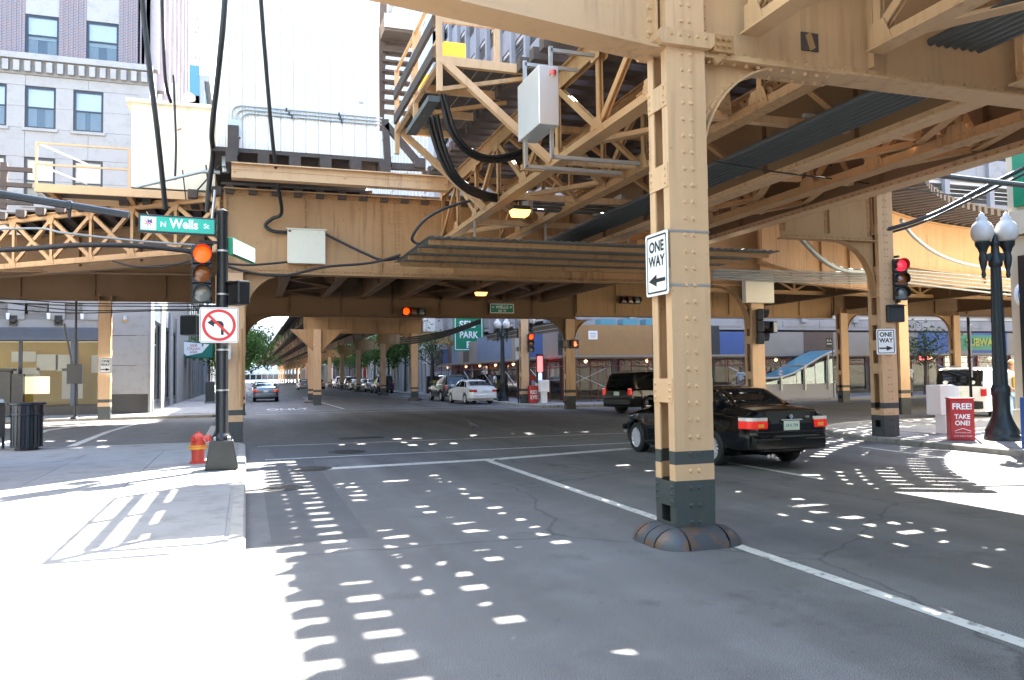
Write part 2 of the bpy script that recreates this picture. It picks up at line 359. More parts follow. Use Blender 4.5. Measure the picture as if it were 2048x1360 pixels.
def foliage(name, a, b):
    m = bpy.data.materials.new(name); m.use_nodes = True; n = m.node_tree.nodes; L = m.node_tree.links; p = n['Principled BSDF']
    g = n.new('ShaderNodeNewGeometry'); nz = n.new('ShaderNodeTexNoise'); nz.inputs['Scale'].default_value = 1.6; L.new(g.outputs['Position'], nz.inputs['Vector'])
    mx = n.new('ShaderNodeMix'); mx.data_type = 'RGBA'; mx.inputs[6].default_value = a+(1,); mx.inputs[7].default_value = b+(1,)
    L.new(nz.outputs['Fac'], mx.inputs[0]); L.new(mx.outputs[2], p.inputs['Base Color']); p.inputs['Roughness'].default_value = .6
    t = n.new('ShaderNodeBsdfTranslucent'); L.new(mx.outputs[2], t.inputs[0]); ms = n.new('ShaderNodeMixShader'); ms.inputs[0].default_value = .4
    L.new(p.outputs[0], ms.inputs[1]); L.new(t.outputs[0], ms.inputs[2]); L.new(ms.outputs[0], n['Material Output'].inputs[0]); MT[name] = m
foliage('leaf', (.045, .11, .02), (.11, .20, .04)); foliage('leaf_dark', (.03, .07, .02), (.07, .12, .03))
def glass(name, tint, refl, rough=.02, ior=1.5):
    m = bpy.data.materials.new(name); m.use_nodes = True; n = m.node_tree.nodes; L = m.node_tree.links; n.remove(n['Principled BSDF'])
    t = n.new('ShaderNodeBsdfTransparent'); t.inputs[0].default_value = tint+(1,); gl = n.new('ShaderNodeBsdfGlossy'); gl.inputs['Roughness'].default_value = rough
    fr = n.new('ShaderNodeFresnel'); fr.inputs[0].default_value = ior; ad = n.new('ShaderNodeMath'); ad.inputs[1].default_value = refl; L.new(fr.outputs[0], ad.inputs[0])
    ms = n.new('ShaderNodeMixShader'); L.new(ad.outputs[0], ms.inputs[0]); L.new(t.outputs[0], ms.inputs[1]); L.new(gl.outputs[0], ms.inputs[2]); L.new(ms.outputs[0], n['Material Output'].inputs[0]); MT[name] = m
glass('pane', (.9, .92, .92), .0, .02, 1.27); glass('pane_mirror', (.85, .88, .88), .05); glass('pane_half', (.7, .75, .75), .03); glass('canopy_glass', (.35, .55, .62), .10)
def brick():
    m = pbr('brick', (.14, .095, .10), .8, 0, .2, 3); n = m.node_tree.nodes; L = m.node_tree.links
    g = n.new('ShaderNodeNewGeometry'); mp = n.new('ShaderNodeMapping'); mp.inputs['Rotation'].default_value = (math.radians(90), 0, 0); L.new(g.outputs['Position'], mp.inputs[0])
    bk = n.new('ShaderNodeTexBrick'); bk.inputs['Scale'].default_value = 1; bk.inputs['Brick Width'].default_value = .22; bk.inputs['Row Height'].default_value = .075; bk.inputs['Mortar Size'].default_value = .012
    bk.inputs['Color1'].default_value = (.19, .115, .11, 1); bk.inputs['Color2'].default_value = (.13, .115, .145, 1); bk.inputs['Mortar'].default_value = (.26, .25, .25, 1)
    L.new(mp.outputs[0], bk.inputs['Vector']); L.new(bk.outputs[0], n['Principled BSDF'].inputs['Base Color'])
brick()
pbr('brick_light', (.42, .36, .36), .8, 0, .15, 3)
M = MT
# ---------------------------------------------------------------- ground, roads, pavements, markings
KZ = .13
g = MB(); g.quad((-900, -300, -.03), (900, -300, -.03), (900, 1500, -.03), (-900, 1500, -.03)); struct(g.build('ground', M['earth']))
# roadway: Lake runs along +Y (X 0..14), Wells along X (Y 21.3..37.4)
road = MB(); road.quad((-.2, -30, 0), (14.2, -30, 0), (14.2, 600, 0), (-.2, 600, 0)); rd = struct(road.build('road', M['asphalt']))
cross = MB()
cross.quad((-160, 21.1, 0), (-.2, 21.1, 0), (-.2, 37.6, 0), (-160, 37.6, 0)); cross.quad((14.2, 14.9, 0), (160, 14.9, 0), (160, 37.6, 0), (14.2, 37.6, 0))
cr = struct(cross.build('road', M['asphalt']))
def pave(name, pts, rnd=None):           # pavement block with a raised kerb; pts counter-clockwise
    b = MB(); n = len(pts); b.prism(pts, (0, 0, -.02), (1, 0, 0), (0, 1, 0), (0, 0, KZ+.02-.012)); return struct(b.build(name, M['concrete']))
def arc(cx, cy, r, a0, a1, n=8): return [(cx+r*math.cos(math.radians(a0+(a1-a0)*i/n)), cy+r*math.sin(math.radians(a0+(a1-a0)*i/n))) for i in range(n+1)]
def corner(name, pts):
    p = pave(name, pts)
    return p
nl = [(-160, -30), (-.16, -30)]+arc(-1.36, 20, 1.2, 0, 90)+[(-160, 21.2)]
nr = [(14.16, -30), (160, -30), (160, 20.2), (20.5, 20.2)]+arc(19.2, 15.2, 5.0, 90, 180)
fl = [(-160, 37.56), (-1.4, 37.56)]+arc(-1.36, 38.9, 1.2, -90, 0)+[(-.16, 600), (-160, 600)]
fr = [(160, 37.56), (160, 600), (14.16, 600)]+arc(16.2, 39.6, 2.0, 180, 270)
def kerb_line(pts, closed, parent):
    # kerb stones, one object per stone along the visible edge
    for a, b in zip(pts[:-1], pts[1:]):
        a, b = V(a+(0,)), V(b+(0,)); L = (b-a).length
        if L < .05: continue
        n = max(1, round(L/2.4)); d = (b-a)/n; nr_ = V((d.y, -d.x, 0)).normalized()
        for i in range(n):
            p = a+d*i+d.normalized()*.006; q = a+d*(i+1)-d.normalized()*.006
            if not (-30 < p.x < 60 and -2 < p.y < 95): continue
            k = MB(); k.prism([(0, 0), (.155, 0), (.155, KZ), (.13, KZ+.028), (0, KZ+.028)], p+V((0, 0, -.028)), nr_, (0, 0, 1), q-p); o = k.build('kerb_stone', M['kerb']); adopt(o, parent)
for nm, pts, ed in (('pavement', nl, nl[1:-1]+[(-60, 21.2)]), ('pavement', nr, [(60, 20.2), (20.5, 20.2)]+nr[4:]+[(14.16, -30)]), ('pavement', fl, [(-60, 37.56)]+fl[1:-2]+[(-.16, 95)]), ('pavement', fr, [(14.16, 95)]+fr[3:]+[(60, 37.56)])):
    p = pave(nm, pts); kerb_line(ed, False, p)
    p['n'] = 1
# pavement slabs on the nearest parts of the two near pavements
PV = [o for o in COL.objects if o.name.startswith('pavement')]
slab = MB(); slab.box(-.744, .744, -.744, .744, 0, .012); slabm = slab.mesh('slab', M['concrete'])
def slabs(parent, xs, ys, test):
    for x in xs:
        for y in ys:
            if test(x, y): share(slabm, 'slab', parent, (x, y, KZ-.012))
slabs(PV[0], [-.95-1.5*i for i in range(6)], [1.75+1.5*i for i in range(12)], lambda x, y: True)
slabs(PV[1], [15.1+1.5*i for i in range(6)], [8.25+1.5*i for i in range(8)], lambda x, y: (x > 19 or y < 15 or math.hypot(x-19.2, y-15.2) < 3.7) and y < 19)
slabs(PV[2], [-.95-1.5*i for i in range(8)], [39.7+1.5*i for i in range(6)], lambda x, y: True)
slabs(PV[3], [17.2+1.5*i for i in range(14)], [38.6+1.5*i for i in range(3)], lambda x, y: True)
# painted markings
def stripe(p, q, w, z=.004, par=None, m='road_paint'):
    p, q = V(p+(z,)), V(q+(z,)); d = (q-p).normalized(); s = V((-d.y, d.x, 0))*w/2
    b = MB(); b.quad(p-s, q-s, q+s, p+s); o = b.build('painted_line', M[m], par or rd); return o
def gz(px, py): p = onZ(px, py, 0); return (p.x, p.y)
stripe((4.55, 15.2), (4.55, -3), .14)
stripe((4.55, 15.2), gz(985, 918), .14, .0045)
stripe(gz(650, 938), gz(985, 919), .34); stripe((gz(992, 918.6)), gz(1262, 897), .32)
stripe(gz(530, 920), gz(1262, 886), .13, .005)
stripe(gz(515, 893), gz(1262, 866), .11)
stripe((8.55, 13.2), (8.55, 10.4), .12)
stripe((12.9, 14.5), (12.6, 11.0), .12)
stripe((.4, 38.9), (13.8, 38.9), .13); stripe((.4, 41.6), (13.8, 41.6), .13)
stripe((4.9, 43.0), (4.55, 70), .13); stripe((11.3, 46), (11.3, 95), .10)
for x, y in ((140, 895),):
    stripe(gz(142, 893), gz(215, 864), .22, .004, cr); stripe(gz(215, 864), gz(278, 846), .2, .0045, cr)
    stripe(gz(0, 893), gz(85, 862), .4, .004, cr); stripe(gz(85, 862), gz(205, 845), .4, .0045, cr)
stripe(gz(405, 895), gz(428, 852), .2, .004, cr)
lettering('ONLY', (2.1, 44.4, .006), (1, 0, 0), (0, 1, 0), 2.3, M['road_paint'], rd, width=2.2, bold=.02)
b = MB(); b.quad((.25, 8.6, .003), (1.25, 8.6, .003), (1.3, 17, .003), (.25, 17, .003)); b.build('asphalt_patch', M['patch_asphalt'], rd)
b = MB(); b.quad((.6, 16.9, .0033), (3.9, 17.2, .0033), (3.8, 20.4, .0033), (.5, 20.3, .0033)); b.build('asphalt_patch', M['patch_asphalt'], rd)
def manhole(px, py, r, label):
    p = onZ(px, py, 0); t = thing('manhole_cover', label, 'manhole cover', (p.x, p.y, 0))
    b = MB(); b.lathe([(r, 0), (r, .012), (r-.05, .014), (r-.05, .008), (r-.055, .008)], p, 28); b.build('ring', M['iron'], t)
    b = MB()
    b.lathe([(r-.06, .004), (r-.06, .012)], p, 28)
    for i in range(-5, 6):
        for j in range(-5, 6):
            x, y = i*r*.155, j*r*.155
            if math.hypot(x, y) < r-.11: b.box(p.x+x-.022, p.x+x+.022, p.y+y-.022, p.y+y+.022, .011, .018)
    b.build('lid', M['iron'], t)
manhole(694, 904, .42, 'round iron manhole cover between the two crosswalk lines'); manhole(624, 938, .36, 'round iron manhole cover at the left end of the stop line'); manhole(566, 977, .30, 'small round iron cover beside the left kerb gutter')
p = onZ(722, 876, 0); t = thing('drain_grate', 'rectangular dark iron grate in the roadway of the crossing', 'grate', (p.x, p.y, 0))
b = MB(); b.box(p.x-.6, p.x+.6, p.y-.25, p.y-.2, 0, .012); b.box(p.x-.6, p.x+.6, p.y+.2, p.y+.25, 0, .012); b.box(p.x-.6, p.x-.55, p.y-.2, p.y+.2, 0, .012); b.box(p.x+.55, p.x+.6, p.y-.2, p.y+.2, 0, .012); b.build('frame', M['iron'], t)
bm_ = MB(); bm_.box(-.012, .012, -.2, .2, 0, .01); me = bm_.mesh('bar', M['iron'])
for i in range(17): share(me, 'bar', t, (p.x-.52+i*.065, p.y, 0))
# ---------------------------------------------------------------- elevated railway
def rot2(yaw): c, s = math.cos(yaw), math.sin(yaw); return V((c, s, 0)), V((-s, c, 0))
def column(x, y, ztop, label, zb=0., w=.44, dp=.40, yaw=0., detail=2, group=None, bumper=False, bt=None, rivr=.025, parent=None):
    ex, ey = rot2(yaw); o = V((x, y, zb)); ez = V((0, 0, 1))
    t = parent or thing('steel_column', label, 'column', (x, y, zb), group); tn = .018
    m = M['tan_column'] if zb < .5 and ztop > 2 else M['tan']
    H = ztop-zb; fl = .095
    for s in (-1, 1):
        b = MB()
        b.hexa(o+ey*s*(dp/2-tn/2)+ez*H/2, ex*w/2, ey*tn/2, ez*H/2)
        for k in (-1, 1): b.hexa(o+ey*s*(dp/2-tn-fl/2)+ex*k*(w/2-tn/2)+ez*H/2, ex*tn/2, ey*fl/2, ez*H/2)
        b.build('channel', m, t)
    if detail:                               # inner diaphragm, set back inside the lattice side
        b = MB(); b.hexa(o+ez*H/2, ex*.008, ey*(dp/2-tn-.001), ez*H/2); b.build('diaphragm', m, t)
    zs = bt or [.50+1.08*i for i in range(int((H-.3)/1.08)+1)]
    for z in zs:
        for k in (-1, 1):
            b = MB(); hh = .12
            b.hexa(o+ex*k*(w/2+.006)+ez*z, ex*.006, ey*(dp/2-.012), ez*hh); b.build('batten_plate', m, t)
    b = MB()
    for k in (-1, 1): b.hexa(o+ex*k*(w/2+.004)+ez*.11, ex*.004, ey*(dp/2-.02), ez*.11)
    b.build('foot_plate', m, t)
    if detail > 1:
        rv = MB(); z = .22
        while z < H-.05:
            for k in (-1, 1):
                for s in (-1, 1): rv.dome(o+ex*k*.046+ey*s*(dp/2)+ez*z, ey*s, rivr)
            z += .168
        for z in zs:
            for k in (-1, 1):
                for s in (-1, 1):
                    for q in (-.07, 0, .07): rv.dome(o+ex*k*(w/2+.012)+ey*s*(dp/2-.055)+ez*(z+q), ex*k, rivr*.8)
        z = .3
        while z < H-.1:
            for s in (-1, 1): rv.dome(o+ex*-.008+ey*s*.10+ez*z, -ex, rivr*.8)
            z += .16
        r_ = rv.build('rivets', m, t, 60); r_['kind'] = 'stuff'
    if bumper:
        def quarter(r, hgt, n=6): return [(0, 0)]+[(r*math.cos(1.5708*i/n), hgt*math.sin(1.5708*i/n)) for i in range(n+1)]
        for a, half, oth in ((0, w/2, dp/2), (1, dp/2, w/2), (2, w/2, dp/2), (3, dp/2, w/2)):
            dx, dy = rot2(yaw+a*math.pi/2); st = o-dy*oth
            for s0, s1 in ((-half+.012, -.01), (.01, half-.012)) if a == 3 else ((-half+.012, half-.012),):
                b = MB(); b.prism(quarter(.25, .18), st+dx*s0-dy*.005, -dy, ez, dx*(s1-s0)); b.build('bumper', M['bumper'], t, 40)
            b = MB(); c = st+dx*half; n = 6; vs = []; fs = []          # rounded corner piece
            for i in range(n+1):
                ph = 1.5708*i/n
                for j in range(7):
                    th = 1.5708*j/6; dr = -dy*math.cos(th*.94+.05)+dx*math.sin(th*.94+.05)
                    vs.append(c+dr*(.25*math.cos(ph))+ez*.18*math.sin(ph))
            fs = [(i*7+j, i*7+j+1, (i+1)*7+j+1, (i+1)*7+j) for i in range(n) for j in range(6)]
            b.add(vs, fs); b.build('bumper', M['bumper'], t, 40)
    return t
def knee(p, dirx, wdt, hgt, zt, m, parent, thick=.03, flw=.2, rv=True):
    # quarter-arch bracket: p = 2D point at column face, dirx = 2D direction along the girder, zt = girder underside
    u = V((dirx[0], dirx[1], 0)).normalized(); nrm = V((-u.y, u.x, 0)); o = V((p[0], p[1], zt)); n = 12
    arcp = [(wdt-wdt*math.sin(1.5708*i/n), -hgt+hgt*math.cos(1.5708*i/n)) for i in range(n+1)]   # from girder end to column end
    arcp = [(wdt*(1-math.sin(1.5708*i/n)), -hgt*(1-math.cos(1.5708*i/n))) for i in range(n+1)]
    b = MB(); b.prism([(0, 0)]+arcp[::1], o-nrm*thick/2, u, (0, 0, 1), nrm*thick); kb = b.build('knee_bracket', m, parent)
    b = MB(); fl = MB()
    for (x0, z0), (x1, z1) in zip(arcp[:-1], arcp[1:]):
        fl.bar(o+u*x0+V((0, 0, z0)), o+u*x1+V((0, 0, z1)), flw, .022, up=(u.x, u.y, -1))
        for s in (-1, 1):
            a = V((x0, z0)); bb = V((x1, z1)); c = V((0, 0))
            i0, i1 = a*.90+c*.1, bb*.90+c*.1
            fl.prism([a[:], bb[:], i1[:], i0[:]], o+nrm*s*(thick/2+.001), u, (0, 0, 1), nrm*s*.014)
    fl.build('arch_flange', m, kb)
    if rv:
        for i in range(n):
            x, z = [(arcp[i][k]+arcp[i+1][k])/2*.95 for k in (0, 1)]
            for s in (-1, 1): b.dome(o+u*x+V((0, 0, z))+nrm*s*(thick/2+.015), nrm*s, .024)
        r_ = b.build('rivets', m, kb, 60); r_['kind'] = 'stuff'
    return kb
def girder(p, q, zb, zt, label=None, m='tan', flw=.3, stf=1.6, rv=0, sides=(1, -1), parent=None, group=None, name='plate_girder', wt=.02, double=True, cat='girder', fm=None):
    p, q = V((p[0], p[1], 0)), V((q[0], q[1], 0)); d = q-p; L = d.length; d /= L; n = V((d.y, -d.x, 0)); ez = V((0, 0, 1)); m = M[m]
    t = parent or thing(name, label, cat, (p.x, p.y, zb), group); c = (p+q)/2
    b = MB(); b.hexa(c+ez*(zb+zt)/2, d*L/2, n*wt/2, ez*(zt-zb)/2); b.build('web', m, t)
    for nm, z, s in (('bottom_flange', zb, 1), ('top_flange', zt, -1)):
        b = MB(); b.hexa(c+ez*z, d*(L/2-.001), n*flw/2, ez*.014)
        for k in (-1, 1): b.hexa(c+ez*(z+s*.075)+n*k*(wt/2+.008), d*(L/2-.002), n*.008, ez*.061)
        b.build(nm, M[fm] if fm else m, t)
    r = MB(); ns = max(1, round(L/stf)); hz = zt-zb
    for i in range(ns+1):
        x = min(max(L*i/ns, .06), L-.06)
        for k in sides:
            b = MB(); b.hexa(p+d*x+n*k*(wt/2+.045)+ez*(zb+zt)/2, d*.008, n*.045, ez*(hz/2-.145)); b.hexa(p+d*(x+.045)+n*k*(wt/2+.006)+ez*(zb+zt)/2, d*.037, n*.006, ez*(hz/2-.145)); b.build('stiffener', m, t)
            if rv:
                z = zb+.2
                while z < zt-.18: r.dome(p+d*(x+.045)+n*k*(wt/2+.012)+ez*z, n*k, .029); z += .13
    if rv:
        x = .05
        while x < L:
            for k in sides:
                for z in (zb+.05, zt-.05): r.dome(p+d*x+n*k*(wt/2+.016)+ez*z, n*k, .029)
                if double:
                    for z in (zb+.1, zt-.1): r.dome(p+d*(x+rv/2)+n*k*(wt/2+.016)+ez*z, n*k, .029)
            x += rv
        r_ = r.build('rivets', m, t, 60); r_['kind'] = 'stuff'
    return t
def truss(p, q, zb, zt, n, label, m='tan', cw=.24, ch=.13, pat='W', group=None, mw=.13, rv=True):
    p, q = V((p[0], p[1], 0)), V((q[0], q[1], 0)); d = q-p; L = d.length; d /= L; s = V((d.y, -d.x, 0)); ez = V((0, 0, 1)); m = M[m]
    t = thing('lattice_truss', label, 'truss', (p.x, p.y, zb), group)
    for nm, z, sg in (('bottom_chord', zb, 1), ('top_chord', zt, -1)):
        b = MB(); hh = ch*(1.0 if sg > 0 or pat == 'X' else 2.0)
        b.hexa((p+q)/2+ez*(z), d*L/2, s*cw/2, ez*.012)
        for k in (-1, 1): b.hexa((p+q)/2+ez*(z+sg*(hh/2+.012))+s*k*cw*.2, d*(L/2-.001), s*.012, ez*hh/2)
        b.build(nm, m, t)
    st = L/n; rvm = MB()
    for i in range(n+1):
        a = p+d*st*i if 0 < i < n else p+d*(st*i+(.08 if i == 0 else -.08))
        if pat != 'X' or True:
            b = MB()
            for k in (-1, 1): b.hexa(a+s*k*cw*.11+ez*(zb+zt)/2, d*mw*.4, s*.01, ez*((zt-zb)/2-ch*.4))
            b.hexa(a+ez*(zb+zt)/2, d*.01, s*cw*.11, ez*((zt-zb)/2-ch*.5))
            b.build('post', m, t)
        gt, gb = zt-ch*2, zb+ch
        for k in (-1, 1):
            for (zz, sg) in ((zb+.14, 1), (zt-.2, -1)):
                b = MB(); gs = .5 if pat == 'X' else .8; pl = [(-.3*gs, -.1), (.3*gs, -.1), (.17*gs, .19*gs), (-.17*gs, .19*gs)]
                pl = [(x, y*sg) for x, y in pl]
                if i == 0: pl = [(max(x, -.07), y) for x, y in pl]
                if i == n: pl = [(min(x, .07), y) for x, y in pl]
                b.prism(pl, a+ez*zz+s*k*(cw*.2+.014), d, ez, s*k*.012); g_ = b.build('gusset', m, t)
                if rv:
                    for xx in (-.15, -.05, .05, .15):
                        if i in (0, n) and abs(xx) > .1: continue
                        rvm.dome(a+d*xx+ez*(zz-.03*sg)+s*k*(cw*.2+.026), s*k, .015); 
    for i in range(n):
        a, c = p+d*st*i, p+d*st*(i+1)
        prs = [(a+ez*(zb+ch), c+ez*(zt-ch*1.3))] if (i % 2 == 0) else [(a+ez*(zt-ch*1.3), c+ez*(zb+ch))]
        if pat == 'X':
            mid = (a+c)/2; prs = [(a+ez*(zb+ch), c+ez*(zt-ch)), (a+ez*(zt-ch), c+ez*(zb+ch))]
        for j, (u_, v_) in enumerate(prs):
            b = MB(); o_ = .012 if j else -.012
            dd = (v_-u_).normalized(); up = dd.cross(s)
            b.hexa((u_+v_)/2+s*(o_+cw*.12), dd*(v_-u_).length/2, s*.009, up*mw*.42); b.hexa((u_+v_)/2+s*(o_-cw*.12), dd*(v_-u_).length/2, s*.009, up*mw*.42)
            b.hexa((u_+v_)/2+s*o_, dd*(v_-u_).length/2, s*cw*.11, up*.01); b.build('diagonal', m, t)
    if rv: r_ = rvm.build('rivets', m, t, 60); r_['kind'] = 'stuff'
    return t
# --- the nearest column and its cross girder -----------------------------------------------------
AX, AY = 4.22, 7.2
colA = column(AX, AY, 6.55, 'tall tan riveted column with rounded bumper at its foot, standing on the painted lane line', bumper=True, bt=[.50, 1.52, 2.62, 3.68, 4.5])
cap = MB(); cap.prism([(-.30, 0), (.26, 0), (.30, .05), (.30, .16), (-.30, .16), (-.34, .05)], (AX, AY-.27, 4.98), (1, 0, 0), (0, 0, 1), (0, .54, 0)); cp = cap.build('column_cap', M['tan_light'], colA)
b = MB()
for i in range(5): b.dome((AX-.2+i*.1, AY-.272, 5.08), (0, -1, 0), .02)
r_ = b.build('rivets', M['tan_light'], cp, 60); r_['kind'] = 'stuff'
b = MB(); b.hexa((AX+.42, AY-.16, 5.06), (.12, 0, 0), (0, .09, 0), (0, 0, .09)); b.hexa((AX+.40, AY-.2, 4.93), (.06, 0, .05), (0, .02, 0), (-.02, 0, .03))
for i in range(3):
    for j in range(2): b.cyl((AX+.34+i*.07, AY-.25, 5.03+j*.07), (AX+.34+i*.07, AY-.29, 5.03+j*.07), .02, .02, 6)
b.build('seat_bracket', M['tan'], cp)
for z in (2.57, 3.11):
    b = MB(); b.box(AX-.235, AX+.224, AY-.206, AY-.2015, z-.012, z+.012); b.box(AX-.236, AX-.232, AY-.2015, AY+.2, z-.012, z+.012); b.build('strap', M['galv'], colA)
CG = girder((AX+.221, AY), (11.2, AY), 4.96, 6.6, 'tan riveted cross girder running right from the nearest column top', m='tan_light', flw=.36, stf=2.3, rv=.16, sides=(1, -1))
knee((AX+.222, AY), (1, 0), 1.05, 1.15, 4.945, M['tan_light'], CG, flw=.24)
b = MB(); b.box(AX+.23, AX+2.0, AY-.19, AY+.19, 4.925, 4.944); b.box(AX+.23, AX+1.75, AY-.17, AY+.17, 4.976, 4.99)
for i in range(11):
    for s in (-1, 1): b.cyl((AX+.33+i*.15, AY+s*.11, 4.925), (AX+.33+i*.15, AY+s*.11, 4.895), .022, .022, 6); b.cyl((AX+.33+i*.15, AY+s*.13, 4.99), (AX+.33+i*.15, AY+s*.13, 5.015), .02, .02, 6)
b.build('cover_plate', M['tan_light'], CG)
b = MB(); b.box(5.78, 6.0, AY-.03, AY-.0105, 5.22, 5.42); b.build('inspection_opening', M['tie'], CG); b = MB(); b.hexa((5.89, AY-.034, 5.32), (.035, 0, .02), (0, .003, 0), (-.03, 0, .085)); b.build('opening_plate', M['tan'], CG)
p0 = V((AX-.222, AY, 0)); dL = V((-.983, -.18, 0))
girder(p0[:2], (p0+dL*6.2)[:2], 4.97, 6.5, 'tan plate beam reaching left over the pavement from the nearest column', m='tan_light', flw=.36, stf=2.6, rv=.9, sides=(1, -1), double=False)
column(11.3, 7.2, 6.55, 'tan steel column on the far end of the nearest cross girder', detail=0, bumper=True)
# --- trusses and girders carrying the track over Lake street --------------------------------------
YN, YG = -20.0, 21.0
for x, lab in ((5.0, 'outer lattice truss under the left track edge, with the steel box hung beside it'), (6.62, 'inner lattice truss under the left track, behind the outer one')):
    truss((x, AY+.19), (x, YG-.2), 5.22, 6.72, 8, lab, m='tan')
for x, lab in ((5.0, 'lattice truss running towards the viewer from the nearest column, above the cross girder'), (6.62, 'second lattice truss running towards the viewer beyond the cross girder')):
    truss((x, YN), (x, AY-.19), 5.22, 6.72, 16, lab, m='tan_light', rv=False)
for x, zb, lab in ((8.75, 5.05, 'long plate girder beside the flat bank of grey conduits'), (11.3, 5.05, 'outermost long plate girder on the right side of the track')):
    girder((x, AY+.19), (x, YG-.2), zb, 6.72, lab, m='tan_shade', flw=.34, stf=2.3, rv=.2, sides=(1, -1), double=False, fm='tan_light')  # pale flanges carry ground bounce, dark webs carry shade, both as paint colour
    girder((x, YN), (x, AY-.19), zb, 6.72, 'plate girder running towards the viewer from the cross girder, '+('left one' if x < 9 else 'middle one' if x < 11 else 'right one'), m='tan_light', flw=.34, stf=2.3)
truss((10.1, AY+.19), (10.1, YG-.2), 5.05, 6.72, 8, 'lattice truss between the two long plate girders under the right track', m='tan', cw=.3, ch=.15)
# lateral bracing between the girders
def brace(p, q, lab, grp, m='tan', w=.14): 
    b = MB(); b.angle(p, q, w, .1, .016); o = b.build('diagonal_brace', M[m]); tag(o, lab, 'brace', grp)
k = 0
ys = [AY+.5+2.1*i for i in range(6)]
for i, y in enumerate(ys):
    for x0, x1, z in ((5.03, 6.5, 5.35), (8.92, 9.93, 5.2), (10.27, 11.13, 5.2)):
        a, c = (x0, x1) if i % 2 == 0 else (x1, x0)
        brace((a, y, z), (c, y+2.0, z), 'thin tan angle brace between '+('the two lattice trusses' if x0 < 6 else 'plate girders')+' over the roadway', 'braces under the track')
    if i % 2: 
        for x0, x1 in ((5.03, 6.5), (6.75, 8.58)): brace((x0, y-.02, 6.3), (x1, y-.02, 6.3), 'tan cross strut high between the trusses', 'struts under the track')
for i, y in enumerate((9.6, 12.4, 15.2, 18.0)):
    for x0, x1 in ((5.05, 6.47), (6.77, 8.6), (8.95, 9.93), (10.27, 11.13)):
        brace((x0, y, 5.35), (x1, y, 6.5), 'slim tan cross-frame diagonal between the track girders', 'cross frames under the track', 'tan', .11); brace((x1, y+.04, 5.35), (x0, y+.04, 6.5), 'slim tan cross-frame diagonal between the track girders', 'cross frames under the track', 'tan', .11)
        brace((x0, y+.1, 5.28), (x1, y+.1, 5.28), 'slim tan bottom strut of a cross frame under the track', 'cross frames under the track', 'tan_light', .13)
for y in (3.2, 5.4):
    for x0, x1 in ((5.15, 6.47), (6.77, 8.6), (8.95, 10.0)):
        brace((x0, y, 5.35), (x1, y, 6.5), 'pale cross-frame diagonal between the trusses above the nearest cross girder', 'cross frames near the cross girder', 'tan_light', .13); brace((x1, y+.04, 5.35), (x0, y+.04, 6.5), 'pale cross-frame diagonal between the trusses above the nearest cross girder', 'cross frames near the cross girder', 'tan_light', .13)
for i, y in enumerate((-1.5, 1.5, 4.2)):
    for x0, x1 in ((5.03, 6.5), (6.75, 8.58), (8.92, 9.93)):
        a, c = (x0, x1) if i % 2 else (x1, x0)
        brace((a, y, 5.34), (c, y+2.6, 5.34), 'tan angle brace between trusses on the near side of the cross girder', 'braces near the cross girder', 'tan_light', .2)
# --- track decks ----------------------------------------------------------------------------------
def tie_mesh(L): b = MB(); b.box(-L/2, L/2, -.1, .1, 0, .2); return b.mesh('tie', M['tie'])
ZT = 6.76
deck = thing('track_deck', 'open timber track deck over the nearer half of Lake street', 'track', (8, 6, ZT))
tm1 = tie_mesh(3.2); tm2 = tie_mesh(3.5); y = YN; k = 0
tmx = tie_mesh(3.6)
while y < YG-.15:
    lng = (k % 5 == 0) and y > 8
    share(tm1, 'tie', deck, (5.93+(R.random()-.5)*.1, y, ZT), (R.random()-.5)*.02); share(tm2, 'tie', deck, (10.05, y, ZT), (R.random()-.5)*.02)
    y += .45; k += 1
Z1 = ZT+.21
for x in (5.3, 6.74, 8.95, 10.39):
    b = MB(); b.box(x-.07, x+.07, YN, YG-.15, Z1, Z1+.02); b.box(x-.012, x+.012, YN, YG-.15, Z1+.02, Z1+.12); b.box(x-.035, x+.035, YN, YG-.15, Z1+.12, Z1+.16); b.build('rail', M['rail'], deck)
def boards(x0, x1, y0, y1, z, parent, holes=.0, L=2.4, w=.24, along='y', name='deck_boards', th=.05):
    b = MB(); n = 0; x = x0
    while x < x1-.05:
        yy = y0
        ww = min(w, x1-x)
        while yy < y1:
            LL = min(L*(.7+.6*R.random()), y1-yy)
            if R.random() >= holes:
                if along == 'y': b.box(x+.006, x+ww-.006, yy+.006, yy+LL-.006, z, z+th)
                else: b.box(yy+.006, yy+LL-.006, x+.006, x+ww-.006, z, z+th)
            yy += LL
        x += w
    o = b.build(name, M['board'], parent); o['kind'] = 'stuff'; return o
YE = YG-.15
for x0, x1, hol, LL, ww in ((4.60, 4.80, 0, 3.2, .20), (4.80, 5.02, .85, 3.2, .24), (5.20, 5.70, .45, .9, .25), (5.70, 6.02, .8, 3.2, .32), (6.04, 6.84, .34, .9, .27), (6.86, 7.16, .8, 2.6, .30), (7.17, 8.5, .0, 2.4, .27), (8.62, 9.2, .3, .9, .29), (9.2, 9.58, .85, 3.0, .38), (9.58, 10.45, .6, .9, .29), (10.45, 10.8, .85, 3.0, .35), (10.82, 11.65, .55, 1.0, .27)):
    boards(x0, x1, YN, YE, Z1+.003+.003*R.random(), deck, hol, LL, ww)
boards(11.7, 14.6, 16.6, YG-.1, Z1, deck, .4, 1.2)
